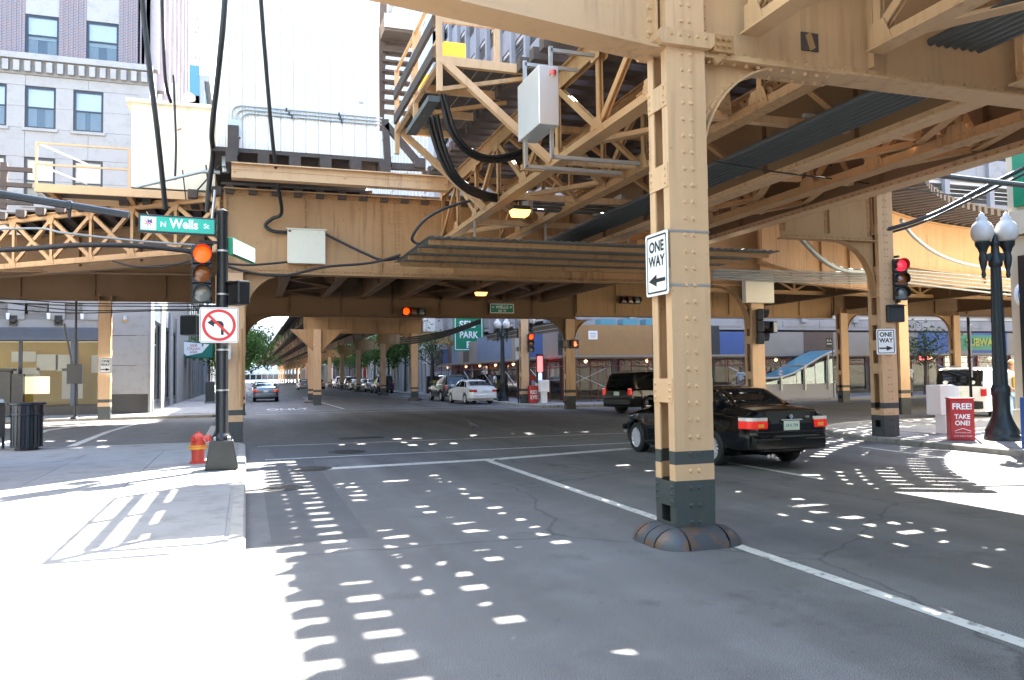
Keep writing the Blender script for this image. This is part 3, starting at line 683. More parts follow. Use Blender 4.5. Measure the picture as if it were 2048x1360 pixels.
# --- the crossing: structure along Wells street ----------------------------------------------------
colP = column(-.30, YG, 4.3, 'tan steel column on the kerb behind the no left turn sign pole', zb=KZ, detail=1)
G = girder((-.54, YG), (15.1, YG), 4.32, 6.41, 'deep tan plate girder spanning Lake street, carrying the pale square box', m='tan', flw=.4, stf=1.85, rv=.11, sides=(1,))
knee((-.08, YG), (1, 0), 1.05, 1.25, 4.306, M['tan'], G, flw=.26)
b = MB(); rvb = MB()
for x0, x1, z0, z1, nx, nz in ((3.55, 4.0, 5.72, 6.1, 4, 4), (4.32, 4.72, 5.72, 6.1, 4, 4), (3.72, 4.0, 4.86, 5.70, 3, 9), (4.3, 4.5, 4.86, 5.70, 2, 9), (3.55, 4.0, 4.5, 4.84, 4, 4), (4.32, 4.72, 4.5, 4.84, 4, 4)):
    b.box(x0, x1, YG-.022, YG-.0105, z0, z1)
    for i in range(nx):
        for j in range(nz): rvb.dome((x0+(i+.5)*(x1-x0)/nx, YG-.022, z0+(j+.5)*(z1-z0)/nz), (0, -1, 0), .028)
sp = b.build('splice_plate', M['tan'], G); r_ = rvb.build('rivets', M['tan'], sp, 60); r_['kind'] = 'stuff'
col415 = column(14.85, YG, 4.3, 'tan steel column at the roadway edge with the green signal head, beyond the black sedan', detail=1)
knee((14.63, YG), (-1, 0), 1.1, 1.3, 4.306, M['tan'], G, flw=.26)
H = girder((-.5, 35.9), (15.2, 35.9), 4.36, 6.2, 'dark shaded plate girder on the far side of the crossing with the green street sign', m='tan_shade', flw=.4, stf=2.2, rv=.3, sides=(1,))
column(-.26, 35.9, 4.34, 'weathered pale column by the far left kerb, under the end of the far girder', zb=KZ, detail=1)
knee((-.04, 35.9), (1, 0), 1.3, 1.2, 4.346, M['tan_shade'], H); knee((14.62, 35.9), (-1, 0), 1.1, 1.3, 4.346, M['tan_shade'], H)
colT = column(14.85, 35.9, 4.34, 'tan column on the far right kerb with a walk signal on its side', detail=1)
girder((15.2, 35.9), (30.0, 35.4), 4.5, 6.2, 'plate girder along the far edge of Wells street behind the signal column', m='tan', stf=2.2, rv=.35, sides=(1,), double=False)
kn = thing('knee_frame', 'curved bracket on the right side of the far right kerb column', 'bracket', (15.07, 35.9, 3.1)); knee((15.075, 35.9), (1, 0), 1.0, 1.3, 4.34, M['tan'], kn)
girder((-.54, 35.9), (-40, 35.9), 4.9, 6.2, 'plate girder along the far edge of Wells street left of the crossing', m='tan_shade', stf=2.6)
colR = column(-5.4, 35.75, 4.87, 'brown shaded column by the left shop window with a one way sign', zb=KZ, detail=1)
# stringers across the crossing
for i, x in enumerate((1.3, 3.2, 4.9, 6.6, 8.75, 10.1, 11.6, 13.4)):
    girder((x, YG+.22), (x, 35.68), 5.15, 6.2, 'dark stringer under the crossing between the two big girders', m='tan_shade', flw=.3, stf=4.5, group='stringers under the crossing')
for i in range(7):
    y0 = YG+.8+i*2.05
    for x0, x1 in ((1.4, 3.1), (6.72, 8.6), (10.2, 11.5)):
        a, c = (x0, x1) if i % 2 == 0 else (x1, x0); brace((a, y0, 5.24), (c, y0+1.9, 5.24), 'dark diagonal brace between stringers under the crossing', 'braces under the crossing', 'tan_shade', .18)
# diagonal truss curving off to the left
PD = V((-.58, YG+.05, 0)); DD = V((-.777, .63, 0))
truss(PD[:2], (PD+DD*13)[:2], 4.86, 6.28, 9, 'tan lattice truss running off left behind the street name sign', pat='X', m='tan', mw=.12)
girder((-1.0, YG+2.6), (-12, 32.5), 4.95, 6.1, 'tan plate girder behind the left lattice truss', m='tan_shade', stf=2.4)
girder((-.54, YG+6), (-30, YG+9), 5.0, 6.1, 'dark plate girder deep under the left deck', m='tan_shade', stf=2.4)
# crossing deck: boards on ties
d2 = thing('track_deck', 'dark timber deck over the crossing, seen from below', 'track', (6, 28, 6.3))
boards(YG-.1, 37.4, -.6, 15.6, ZT-.25, d2, .055, 2.0, .3, 'x', th=.06)
t8 = tie_mesh(16.5)
for i in range(30): share(t8, 'tie', d2, (-.4+i*.55, 29.1, ZT-.47), math.pi/2, (1, 1, 1))
b = MB()
for s in range(2):
    pass
d3 = thing('track_deck', 'dark timber deck running off left above the left truss', 'track', (-8, 30, 6.3))
b = MB()
for i in range(44):                          # ties laid along the diagonal edge
    t_ = i*.6; p = PD+DD*t_*.5; x = -.7-i*.58
    y0 = YG+.2+max(0, (-x-.6))*.81 if x > -13 else 31.0
    b.box(x-.11, x+.11, y0-.5, 37.3, 6.22, 6.42)
o = b.build('ties', M['tie'], d3); o['kind'] = 'stuff'
b = MB()
x = -.65
while x > -26:
    y0 = YG+.25+max(0, (-x-.6))*.81 if x > -13 else 31.2
    if R.random() > .04: b.box(x-.28, x, y0, y0+(37.2-y0)*.48, 6.424, 6.47)
    if R.random() > .04: b.box(x-.28, x, y0+(37.2-y0)*.5, 37.2, 6.424, 6.47)
    x -= .29
o = b.build('deck_boards', M['board'], d3); o['kind'] = 'stuff'
# --- curved track at the right corner --------------------------------------------------------------
CC = V((26.3, 5.2, 0))
def cpt(r, a, z): return CC+V((-r*math.cos(a), r*math.sin(a), z))
d4 = thing('track_deck', 'curved open timber track bending right above the sunlit corner', 'track', (16, 15, 6.5)); tm = tie_mesh(3.2)
n4 = 46
for r in (17.0, 18.44):
    b = MB(); b.tube([cpt(r, math.radians(26+i*66/40), 6.93) for i in range(41)], .06, 5); b.build('rail', M['rail'], d4)
for r in (16.15,):
    b = MB()
    for i in range(30):
        a0, a1 = [math.radians(26+j*66/30) for j in (i, i+1)]; b.bar(cpt(r, a0, 6.93), cpt(r, a1, 6.93), .22, .16)
    b.build('guard_timber', M['tie'], d4)
b = MB(); tmo = tie_mesh(3.4)
for i in range(38): a = math.radians(26+i*66/38); share(tmo, 'tie', d4, cpt(17.8, a, 6.62), -a)
b = MB()
for i in range(28):
    for r in (16.5, 17.05, 17.6, 18.15, 18.7, 19.2):
        a0, a1 = [math.radians(26+j*66/28) for j in (i, i+1)]
        if R.random() > .10: b.bar(cpt(r, a0, 6.86), cpt(r, a1, 6.86), .29, .05)
b.build('walk_boards', M['board'], d4)
tmi = tie_mesh(1.5)
for i in range(38): a = math.radians(30+i*60/38); share(tmi, 'tie', d4, cpt(15.3, a, 6.62), -a)
for r in (14.75, 15.3, 15.85):
    b = MB()
    for i in range(28):
        a0, a1 = [math.radians(30+j*60/28) for j in (i, i+1)]
        if R.random() > .1: b.bar(cpt(r, a0, 6.86), cpt(r, a1, 6.86), .26, .05)
    b.build('walk_boards', M['board'], d4)
def curved_girder(r, zb, zt, lab, m='tan', a_=41, s_=52):
    t = thing('plate_girder', lab, 'girder', cpt(r, .8, zb)); w_, f_, f2, rv = MB(), MB(), MB(), MB(); n = 12
    for i in range(n):
        a0, a1 = [math.radians(a_+j*s_/n) for j in (i, i+1)]; p, q = cpt(r, a0, 0), cpt(r, a1, 0)
        w_.bar(p+V((0, 0, (zb+zt)/2)), q+V((0, 0, (zb+zt)/2)), .02, zt-zb)
        f_.bar(p+V((0, 0, zb)), q+V((0, 0, zb)), .3, .028); f2.bar(p+V((0, 0, zt)), q+V((0, 0, zt)), .3, .028)
        s = MB(); nn = (CC-p).normalized(); s.bar(p-nn*.04+V((0, 0, zb+.02)), p-nn*.04+V((0, 0, zt-.02)), .07, .05); s.build('stiffener', M[m], t)
        for k in range(8):
            c = p.lerp(q, k/8)
            for z in (zb+.06, zt-.06): rv.dome(c-nn*.012+V((0, 0, z)), -nn, .017)
    w_.build('web', M[m], t); f_.build('bottom_flange', M[m], t); f2.build('top_flange', M[m], t); r_ = rv.build('rivets', M[m], t, 60); r_['kind'] = 'stuff'
    return t
curved_girder(16.2, 4.95, 6.55, 'curved tan plate girder sweeping right past the globe street lamp'); curved_girder(19.0, 4.95, 6.55, 'outer curved plate girder behind the corner column', 'tan', 52, 38)
col414 = column(14.4, 15.3, 6.5, 'tan column on the sunlit right pavement corner with a one way sign and red signal', zb=KZ, detail=2, bt=[.5, 1.6, 2.15, 2.75, 3.4, 3.9, 4.9, 5.8])
g4 = girder((14.18, 15.3), (11.6, 15.3), 4.75, 6.5, 'short tan girder with arched bracket reaching left from the corner column', stf=1.3, rv=.16, sides=(1, -1), double=False); knee((14.178, 15.3), (-1, 0), 1.1, 1.3, 4.735, M['tan'], g4)
column(23.7, 24.3, 4.9, 'slim tan column behind the corner column, beside the far walking man', detail=1)
column(29.9, 34.6, 4.7, 'dark column standing by the glass subway entrance', detail=1)
column(38.0, 35.0, 4.7, 'tan column behind the white parked utility vehicle', detail=1)
girder((15.1, 21.2), (23.7, 24.3), 4.6, 6.3, 'tan plate girder slanting right from the green signal column', stf=1.8, rv=.25, sides=(1,), double=False)
g5 = girder((23.7, 24.3), (50, 24.6), 4.9, 6.3, 'long tan plate girder along the near edge of Wells street at right', stf=2.2, rv=.3, sides=(1,), double=False)
g6 = girder((30.0, 35.4), (60, 35.0), 4.7, 6.2, 'plate girder along the far edge of Wells street at right', m='tan_shade', stf=2.4)
kn = thing('knee_frame', 'curved bracket on the column by the subway entrance', 'bracket', (30.1, 34.8, 3.4)); knee((30.13, 34.6), (1, .02), 1.1, 1.3, 4.69, M['tan'], kn)
kn = thing('knee_frame', 'curved bracket on the column behind the white utility vehicle', 'bracket', (37.7, 35.0, 3.4)); knee((37.77, 35.0), (-1, 0), 1.2, 1.3, 4.69, M['tan'], kn)
truss((15.3, 28.5), (40, 29.2), 5.0, 6.1, 14, 'light lattice truss in the middle of the Wells street structure at right', m='tan', pat='X', mw=.1, rv=False)
for x in (24.0, 30.2, 38.0): girder((x, 24.6), (x, 34.7), 4.9, 5.9, 'dark cross girder under the Wells street deck at right', m='tan_shade', stf=3, group='cross girders at right')
d5 = thing('track_deck', 'dark timber deck of the Wells street track running off right', 'track', (30, 29, 6.3))
b = MB()
for i in range(80): x = 15.8+i*.55; b.box(x-.11, x+.11, 21.3+min(2.6, (x-15.8)*.35), 36.6, 6.32, 6.5)
o = b.build('ties', M['tie'], d5); o['kind'] = 'stuff'
boards(24.0, 36.4, 15.7, 60, 6.504, d5, .03, 2.6, .3, 'x', th=.05); boards(21.6, 24.0, 15.7, 24.0, 6.504, d5, .35, 1.2, .3, 'x', th=.05)
# --- Lake street structure beyond the crossing ------------------------------------------------------
def bent():
    t = thing('track_bent', 'tan steel bent of two columns and a cross beam under the far elevated track', 'bent', (7.5, 0, 0), 'bents beyond the crossing')
    for x in (4.1, 11.0):
        c = MB(); c.box(x-.22, x+.22, -.2, -.182, 0, 4.6); c.box(x-.22, x+.22, .182, .2, 0, 4.6)
        for s in (-1, 1): c.box(x+s*.21-.009, x+s*.21+.009, -.182, -.09, 0, 4.6); c.box(x+s*.21-.009, x+s*.21+.009, .09, .182, 0, 4.6)
        c.box(x-.01, x+.01, -.182, .182, 0, 4.6)
        for z in (.4, 1.45, 2.5, 3.5):
            for s in (-1, 1): c.box(x+s*.226-.006, x+s*.226+.006, -.19, .19, z-.12, z+.12)
        cc = c.build('column', M['tan_column'], t); b = MB(); b.lathe([(.5, 0), (.5, .06), (.42, .17), (.3, .21)], (x, 0, 0), 16); b.build('bumper', M['bumper'], cc, 40)
    girder((3.6, 0), (11.6, 0), 4.6, 5.7, None, 'tan', stf=1.7, parent=t, flw=.3)
    for x, s in ((4.33, 1), (10.77, -1)): knee((x, 0), (s, 0), 1.0, 1.15, 4.586, M['tan'], t, rv=False)
    return t
b0 = bent(); place(b0, (7.5, 54.5, 0))
for y in (71.5, 88, 104, 120, 136, 152, 168, 184, 200, 216, 232, 248, 264, 280, 296, 312): c = copy_tree(b0); place(c, (7.5, y, 0))
fn = thing('steel_column', 'tan column with a funnel-shaped bracket just past the far crosswalk', 'column', (4.1, 50.0, 0))
column(4.1, 50.0, 4.6, None, detail=1, parent=fn)
b = MB(); b.prism([(-1.6, 1.3), (1.6, 1.3), (.24, 0), (-.24, 0)], (4.1, 49.99, 3.3), (1, 0, 0), (0, 0, 1), (0, .02, 0)); b.build('funnel_bracket', M['tan'], fn)
for s in (-1, 1): b = MB(); b.bar((4.1+s*.24, 50.0, 3.3), (4.1+s*1.6, 50.0, 4.6), .22, .02, up=(1, 0, .2)); b.build('bracket_flange', M['tan'], fn)
for x, lab in ((4.1, 'left outer'), (6.0, 'left inner'), (8.9, 'right inner'), (11.6, 'right outer')):
    girder((x, 36.2), (x, 322), 5.72, 6.5, lab+' girder of the far elevated track receding down Lake street', m='tan_shade', stf=8)
d6 = thing('track_deck', 'dark far track deck receding down Lake street', 'track', (7.5, 120, 6.5))
b = MB()
y = 37.6
while y < 322: b.box(3.3, 12.3, y-.11, y+.11, 6.51, 6.7); y += .56
o = b.build('ties', M['tie'], d6); o['kind'] = 'stuff'
b = MB(); y = 37.6
while y < 322:
    for x0, x1 in ((3.35, 4.6), (5.0, 7.3), (7.5, 9.4), (9.7, 12.2)):
        if R.random() > .05: b.box(x0, x1, y, y+.98, 6.704, 6.75)
    y += 1.0
o = b.build('deck_boards', M['board'], d6); o['kind'] = 'stuff'
# ---------------------------------------------------------------- buildings
class Face:
    """a facade plane: origin o, horizontal axis u, outward normal n"""
    def __init__(s, o, u): s.o = V(o); s.u = V(u).normalized(); s.n = s.u.cross(V((0, 0, 1)))
    def p(s, a, z, c=0): return s.o+s.u*a+V((0, 0, z))+s.n*c
    def slab(s, a0, a1, z0, z1, c0, c1, mb=None):
        mb = mb or MB(); return mb.hexa(s.p((a0+a1)/2, (z0+z1)/2, (c0+c1)/2), s.u*(a1-a0)/2, V((0, 0, (z1-z0)/2)), s.n*(c1-c0)/2)
    def frame(s, a0, a1, z0, z1, c0, c1, w):
        b = MB(); s.slab(a0, a0+w, z0, z1, c0, c1, b); s.slab(a1-w, a1, z0, z1, c0, c1, b); s.slab(a0+w, a1-w, z0, z0+w, c0, c1, b); s.slab(a0+w, a1-w, z1-w, z1, c0, c1, b); return b
    def sash(s, par, a0, a1, z0, z1, c=-.12, fm='navy_metal', pm='pane_mirror', lower='shop_panel', fw=.09):
        b = s.frame(a0+.004, a1-.004, z0+.004, z1-.004, c-.03, c+.05, fw); zm = (z0+z1)/2; s.slab(a0+fw, a1-fw, zm-.035, zm+.035, c-.02, c+.03, b)
        w = b.build('window', M[fm], par)
        for q0, q1, cc in ((z0+fw, zm-.035, c-.005), (zm+.035, z1-fw, c+.005)): s.slab(a0+fw, a1-fw, q0, q1, cc, cc+.008).build('pane', M[pm if cc > c else 'pane_half'], w)
        if lower:
            zq = zm-.25+.4*R.random(); s.slab(a0+.1, a1-.1, zq, z1-.1, c-.12, c-.11).build('blind', M[lower], w)
            for k_ in (0, 1): s.slab(a0+.1 if k_ == 0 else a1-.1-(a1-a0)*.25*(1+R.random()*.5), a0+.1+(a1-a0)*.25*(1+R.random()*.5) if k_ == 0 else a1-.1, z0+.1, zq-.01, c-.16, c-.14).build('curtain', M['conc_light'], w)
        return w
YB = 41.0
cbx = -4.4
bld = thing('corner_building', 'brick and limestone office building with a glass shop front on the left corner', 'building', (-15, YB, 0))
F = Face((cbx, YB, 0), (1, 0, 0))            # a = X - cbx (negative to the left)
def FX(px, py): q = onY(px, py, YB); return q.x-cbx, q.z
a1_, z1t = FX(81, 173); a2_, _ = FX(177, 180); pit = a2_-a1_; ww = abs(FX(112, 215)[0]-FX(50, 215)[0])
rows = [(FX(81, 257)[1], z1t), (FX(81, 370)[1]-.9, FX(81, 315)[1])]
zc0, zc1 = FX(81, 152)[1], FX(81, 112)[1]    # cornice
b = MB(); F.slab(-30, 0, FX(100, 655)[1], zc0, -.6, -.45, b); F.slab(-30, 0, zc0+.001, 40, -.6, -.45, b); b.build('core_wall', M['shop_dark'], bld)
colsx = sorted([a1_+pit*i for i in range(-6, 2)])
zlo = 5.6
bz = sorted({zlo, rows[1][0], rows[1][1], rows[0][0], rows[0][1], zc0})
def course(a0, a1, z0, z1, c0=-.35, c1=0., m='limestone', lab='stone_block', wmax=2.4):
    n = max(1, round((a1-a0)/wmax)); s = (a1-a0)/n
    for i in range(n): F.slab(a0+i*s+.006, a0+(i+1)*s-.006, z0+.006, z1-.006, c0, c1-.01*R.random()).build(lab, M[m], bld)
zc = zlo
levels = [(zlo, rows[1][0], 0), (rows[1][0], rows[1][1], 1), (rows[1][1], rows[0][0], 0), (rows[0][0], rows[0][1], 1), (rows[0][1], zc0, 0)]
for z0, z1, win in levels:
    if not win:
        n = max(1, round((z1-z0)/1.1)); h = (z1-z0)/n
        for i in range(n): course(-15.5-(i % 2)*.8, 0, z0+i*h, z0+(i+1)*h)
    else:
        edges = [-15.5]
        for cx in colsx:
            if cx-ww/2 > -15.4: edges += [cx-ww/2, cx+ww/2]
        edges.append(0)
        for i in range(0, len(edges)-1, 2):
            if edges[i+1]-edges[i] < .05: continue
            for k in range(2): course(edges[i], edges[i+1], z0+(z1-z0)*k/2, z0+(z1-z0)*(k+1)/2)
        for i in range(1, len(edges)-2, 2):
            F.sash(bld, edges[i], edges[i+1], z0, z1); F.slab(edges[i]-.1, edges[i+1]+.1, z0-.14, z0-.006, 0, .08).build('sill', M['limestone'], bld)
# dentil cornice
F.slab(-16, .15, zc1-.28, zc1, -.35, .28).build('cornice', M['limestone'], bld); F.slab(-16, .08, zc0, zc1-.28, -.35, .06).build('frieze', M['limestone_dark'], bld)
dm = MB(); dm.box(-.12, .12, -.1, .1, 0, (zc1-.28-zc0)*.72); dme = dm.mesh('dentil', M['limestone'])
for i in range(36): share(dme, 'dentil', bld, F.p(-.2-i*.44, zc0+.1, .161))
# brick storeys with stone-headed windows
zb0, zb1 = FX(84, 112)[1], FX(84, 30)[1]; bx = [FX(84, 70)[0]-3*(FX(205, 85)[0]-FX(84, 70)[0])+k*(FX(205, 85)[0]-FX(84, 70)[0]) for k in range(0, 5)]; bw = abs(FX(118, 70)[0]-FX(50, 70)[0])
e = [-16]
for x in bx:
    if x-bw/2 > -15.8 and x+bw/2 < 0: e += [x-bw/2, x+bw/2]
e.append(0)
for st in range(5):
    o_ = st*3.9
    for i in range(0, len(e)-1, 2):
        F.slab(e[i], e[i+1], zc1+o_+(.001 if st else 0), zc1+o_+3.9, -.35, 0).build('brick_pier', M['brick'], bld)
        x = e[i]+.12
        pl = MB()
        while x < e[i+1]-.1: F.slab(x, x+.07, zc1+o_+.02, zc1+o_+3.9, .001, .03, pl); x += .2
        q = pl.build('brick_fluting', M['brick'], bld); q['kind'] = 'stuff'
    for i in range(1, len(e)-2, 2):
        F.sash(bld, e[i], e[i+1], zb0+o_, zb1+o_); F.slab(e[i], e[i+1], zb1+o_, zc1+o_+3.9+(zb0-zc1), -.35, -.03).build('stone_spandrel', M['limestone'], bld)
        if not st: F.slab(e[i], e[i+1], zc1, zb0, -.35, -.03).build('sill', M['limestone_dark'], bld)
# side wall facing Lake street, sunlit
S = Face((cbx, YB, 0), (0, 1, 0))
S.slab(.0, 26, zc1, 38, -.5, 0).build('side_wall', M['brick_light'], bld); S.slab(.0, 26, zlo, zc1, -.5, .02).build('side_wall', M['limestone'], bld)
for k in range(8):
    for j in range(5): S.slab(1.6+k*3, 2.7+k*3, zc1+1+j*3.9, zc1+3.2+j*3.9, .001, .03).build('window', M['navy_metal'], bld)
    S.slab(.3+k*3, .9+k*3, zc1, 38, .001, .35).build('pilaster', M['brick_light'], bld)
S.slab(-.3, 26, 36, 37, .351, .8).build('cornice', M['shop_dark'], bld)
# street level: ornament band, steel lintel, shop front, corner pier
zl0, zl1 = FX(100, 680)[1], FX(100, 655)[1]; zo0, zo1 = zl1, zlo
xr = FX(221, 700)[0]
F.slab(-26, xr, zl0, zl1, -.3, .12).build('steel_lintel', M['bluesteel'], bld)
lr = MB()
x = -15.0
while x < xr: F.slab(x, x+.03, zl0+.12, zl1-.06, .121, .135, lr); x += .07
q = lr.build('lintel_fluting', M['bluesteel'], bld); q['kind'] = 'stuff'
F.slab(-26, xr, zo0, zo0+.35, -.3, .06).build('stone_band', M['limestone'], bld)
F.slab(-26, xr, zo0+.352, zo1-.4, -.3, 0).build('stone_band', M['limestone_dark'], bld); F.slab(-26, xr, zo1-.398, zo1, -.3, .1).build('stone_band', M['limestone'], bld)
for px in (28, 118, 208):
    a, z = FX(px, 640)
    b = MB(); F.slab(a-.16, a+.16, z-.25, z+.2, .061, .13, b); b.cyl(F.p(a, z-.02, .13), F.p(a, z-.02, .2), .16, .1, 10); b.build('lintel_bracket', M['black_metal'], bld)
for px, w_ in ((10, .25), (78, .85), (160, .55), (190, .25), (44, .25), (108, .25)):
    a, z = FX(px, 617); b = MB(); F.slab(a-w_, a+w_, z-.25, z+.25, .001, .03, b)
    for k in range(5): b.lathe([(.07, 0), (.05, .04), (.0, .05)], (0, 0, 0), 6) if 0 else F.slab(a-w_+.1+k*(2*w_-.2)/5, a-w_+.1+(k+.6)*(2*w_-.2)/5, z-.17+.06*(k % 2), z+.17-.06*(k % 2), .031, .06, b)
    b.build('carved_panel', M['limestone_dark'], bld)
for px in (34, 115, 182):
    a, z = FX(px, 610); F.slab(a-.32, a+.32, zo0+.355, zo1+.25, .002, .12).build('pilaster', M['limestone'], bld)
    a, z = FX(px-16, 632); b = MB(); b.cyl(F.p(a, z-.16, .2), F.p(a, z+.12, .2), .06, .08, 10); F.slab(a-.02, a+.02, z-.02, z+.02, .06, .2, b); b.build('wall_light', M['sign_white'], bld)
# corner pier of big blocks
for z0, z1, m in ((.12, 1.02, 'granite_black'), (1.03, 2.35, 'limestone'), (2.36, 3.75, 'limestone'), (3.76, 5.6, 'limestone')):
    F.slab(xr, .04, z0, z1-.012, -.8, .03).build('pier_block', M[m], bld)
a, z = FX(251, 637); b = MB(); b.cyl(F.p(a, z+.12, .12), F.p(a, z-.05, .12), .06, .09, 10); F.slab(a-.03, a+.03, z+.08, z+.14, .03, .1, b); w_ = b.build('wall_lantern', M['galv'], bld); b = MB(); b.cyl(F.p(a, z-.05, .12), F.p(a, z-.14, .12), .08, .06, 10); b.build('lantern_glass', M['hydrant_band'], w_)
# shop window
F.slab(-26, xr, .13, .52, -.3, .05).build('base_course', M['granite_black'], bld)
edges = [FX(p, 740)[0] for p in (-260, -100, 40, 148)]+[xr]
for a0, a1 in zip(edges[:-1], edges[1:]):
    w_ = F.frame(a0, a1, .53, zl0, -.12, -.02, .07).build('shop_window', M['navy_metal'], bld); F.slab(a0+.07, a1-.07, .6, zl0-.07, -.075, -.065).build('pane', M['pane'], w_)
a, _ = FX(148, 740); F.slab(a-.14, a+.14, .13, zl0, -.16, .02).build('mullion_post', M['bluesteel'], bld)
b = MB(); F.slab(-28, xr+.6, .0, zl0+.6, -3.6, -3.5, b); b.build('interior_wall', M['yellow_wall'], bld)
F.slab(-28, xr+.6, zl0+.3, zl0+.4, -3.49, -.2).build('interior_ceiling', M['shop_panel'], bld); F.slab(-28, xr+.6, .05, .12, -3.49, -.2).build('interior_floor', M['shop_mid'], bld)
for px, py0, py1, w_ in ((22, 700, 722, .5), (72, 706, 740, .45), (105, 707, 742, .3), (180, 708, 745, .3), (125, 735, 800, .45), (20, 735, 760, .7)):
    a, z0 = FX(px, py1); _, z1 = FX(px, py0); F.slab(a-w_, a+w_, z0, z1, -2.2, -2.15).build('display_panel', M['shop_panel'], bld)
F.slab(FX(200, 740)[0], xr, 1, 2.2, -3, -2).build('display_case', M['shop_dark'], bld)
a, z0 = FX(68, 788); _, z1 = FX(68, 753); F.slab(a-.5, a+.5, z0, z1, -.6, -.55).build('lit_poster', M['shop_light'], bld)
F.slab(-9.5, xr-.4, zl0-.0, zl0+.3, -2.1, -1.9).build('light_strip', M['shop_light'], bld)
# side shop bay on Lake street
for y0, y1 in ((1.4, 5.0), (7.0, 10.2), (12, 15)):
    w_ = S.frame(y0, y1, .55, 4.6, -.05, .06, .1).build('shop_window', M['navy_metal'], bld); S.slab(y0+.1, y1-.1, .65, 4.5, .0, .01).build('pane', M['pane_mirror'], w_)
    S.slab(y0, y1, .13, .54, -.2, .1).build('base_course', M['granite_black'], bld)
for y0, y1 in ((.0, 1.39), (5.01, 6.99), (10.21, 11.99), (15.01, 26)): S.slab(y0, y1, .13, 5.6, -.5, .15).build('pier_block', M['limestone'], bld)
for y0, y1 in ((1.4, 5.0), (7.0, 10.2), (12, 15)): S.slab(y0, y1, 4.61, 5.6, -.3, .1).build('steel_lintel', M['bluesteel'], bld)
# --- other buildings down the left side of Lake street ----------------------------------------------
def block(name, label, o, u, W, D, Hh, m, wm, cols, flo, wz=1.7, base='limestone', off=.0, second=None):
    f = Face(o, u); t = thing(name, label, 'building', (f.p(W/2, 0)))
    f.slab(0, W, 0, Hh, -D, 0).build('wall', M[m], t); s = W/cols; h = (Hh-4.5)/flo
    me = MB(); me.hexa((0, 0, 0), f.u*s*.31, V((0, 0, h*wz/3)), f.n*.02); wme = me.mesh('window', M[wm])
    fr = MB(); fr.hexa((0, 0, 0), f.u*s*.36, V((0, 0, .06)), f.n*.07); fme = fr.mesh('sill', M[base])
    for j in range(flo):
        for i in range(cols):
            share(wme, 'window', t, f.p((i+.5)*s, 4.5+(j+.5)*h, .021)); share(fme, 'sill', t, f.p((i+.5)*s, 4.5+(j+.5)*h-h*wz/3-.06, .071))
    if second:
        f2 = Face(*second[:2]); s2 = second[2]/second[3]
        for j in range(flo):
            for i in range(second[3]):
                b = MB(); f2.slab((i+.2)*s2, (i+.8)*s2, 4.5+(j+.5)*h-h*wz/3, 4.5+(j+.5)*h+h*wz/3, .001, .03, b); b.build('window', M[wm], t)
    for i in range(cols+1): f.slab(i*s-.25, i*s+.25, 0, 4.3, .001, .25).build('pier', M[base], t)
    f.slab(0, W, 4.31, 4.7, .001, .3).build('cornice', M[base], t)
    for i in range(cols): f.slab(i*s+.3, (i+1)*s-.3, .4, 4.0, .001, .05).build('shop_window', M['pane_mirror'] if 0 else M['car_glass'], t)
    f.slab(-.1, W+.1, Hh-.6, Hh, .001, .5).build('parapet', M[base], t)
    return t
block('office_building', 'pale stone building with arched windows past the brick corner building', (-4.3, 67.2, 0), (0, 1, 0), 17, 14, 12, 'limestone', 'navy_metal', 6, 2)
block('glass_tower', 'blue glass building set past the pale stone building', (-4.0, 84.4, 0), (0, 1, 0), 20, 16, 32, 'conc_light', 'teal_glass', 10, 9, 2.4, 'conc_light', second=((-20, 84.4, 0), (1, 0, 0), 16, 7))
block('white_tower', 'tall white tower with rows of blue windows far behind the brick building', (-9, 170, 0), (0, 1, 0), 30, 26, 110, 'concrete_white', 'teal_glass', 8, 30, 1.5, 'concrete_white', second=((-35, 170, 0), (1, 0, 0), 26, 9))
block('office_tower', 'pinkish tower with dark window strips behind the brick building', (-7, 120, 0), (0, 1, 0), 24, 20, 70, 'brick_light', 'navy_metal', 7, 18, 1.8, 'limestone', second=((-27, 120, 0), (1, 0, 0), 20, 5))
block('office_building', 'pale low building at the end of the left side of Lake street', (-4.5, 205, 0), (0, 1, 0), 80, 20, 24, 'conc_light', 'navy_metal', 20, 5)
# --- right side of Lake street ----------------------------------------------------------------------
gar = thing('parking_garage', 'grey concrete parking garage with ribbed open decks behind the covered walkway', 'building', (50, 60, 0))
W1 = Face((18.0, 44.3, 0), (1, 0, 0)); W2 = Face((18.0, 74, 0), (0, -1, 0))
b = MB(); b.box(19.2, 110, 45.5, 73, 0, 39); b.build('core', M['shop_dark'], gar)
for f, Wd, stp in ((W1, 90, 4.2), (W2, 29.7, 3.0)):
    for j in range(10):
        z = 5.4+j*3.3
        n = round(Wd/(stp*2)); s = Wd/n
        for i in range(n): f.slab(i*s+.012, (i+1)*s-.012, z, z+1.75, -.35, 0).build('spandrel_panel', M['conc_grey'], gar)
        f.slab(0, Wd, z-.25, z-.002, -1.1, -.1).build('floor_edge', M['conc_light'], gar)
        for k in range(3): f.slab(0, Wd, z-1.2+k*.3, z-1.16+k*.3, -.2, -.16).build('rail', M['galv'], gar)
    x = .25
    while x < Wd: f.slab(x-.22, x+.22, 4.9, 39, .001, .3).build('rib', M['conc_grey'], gar); x += stp
    f.slab(0, Wd, .1, 5.1, -.8, -.5).build('street_wall', M['shop_mid'] if f is W2 else M['shop_dark'], gar)
# parked cars glimpsed on the upper decks are only roofs and glass, small
b = MB(); W1.slab(0, 90, 4.4, 5.1, -.5, .05, b); b.build('fascia', M['conc_grey'], gar)
for i in range(11):
    x = 1+i*2.9; W1.slab(x, x+2.6, 4.62, 5.0, .051, .09).build('vent_panel', M['conc_grey'], gar)
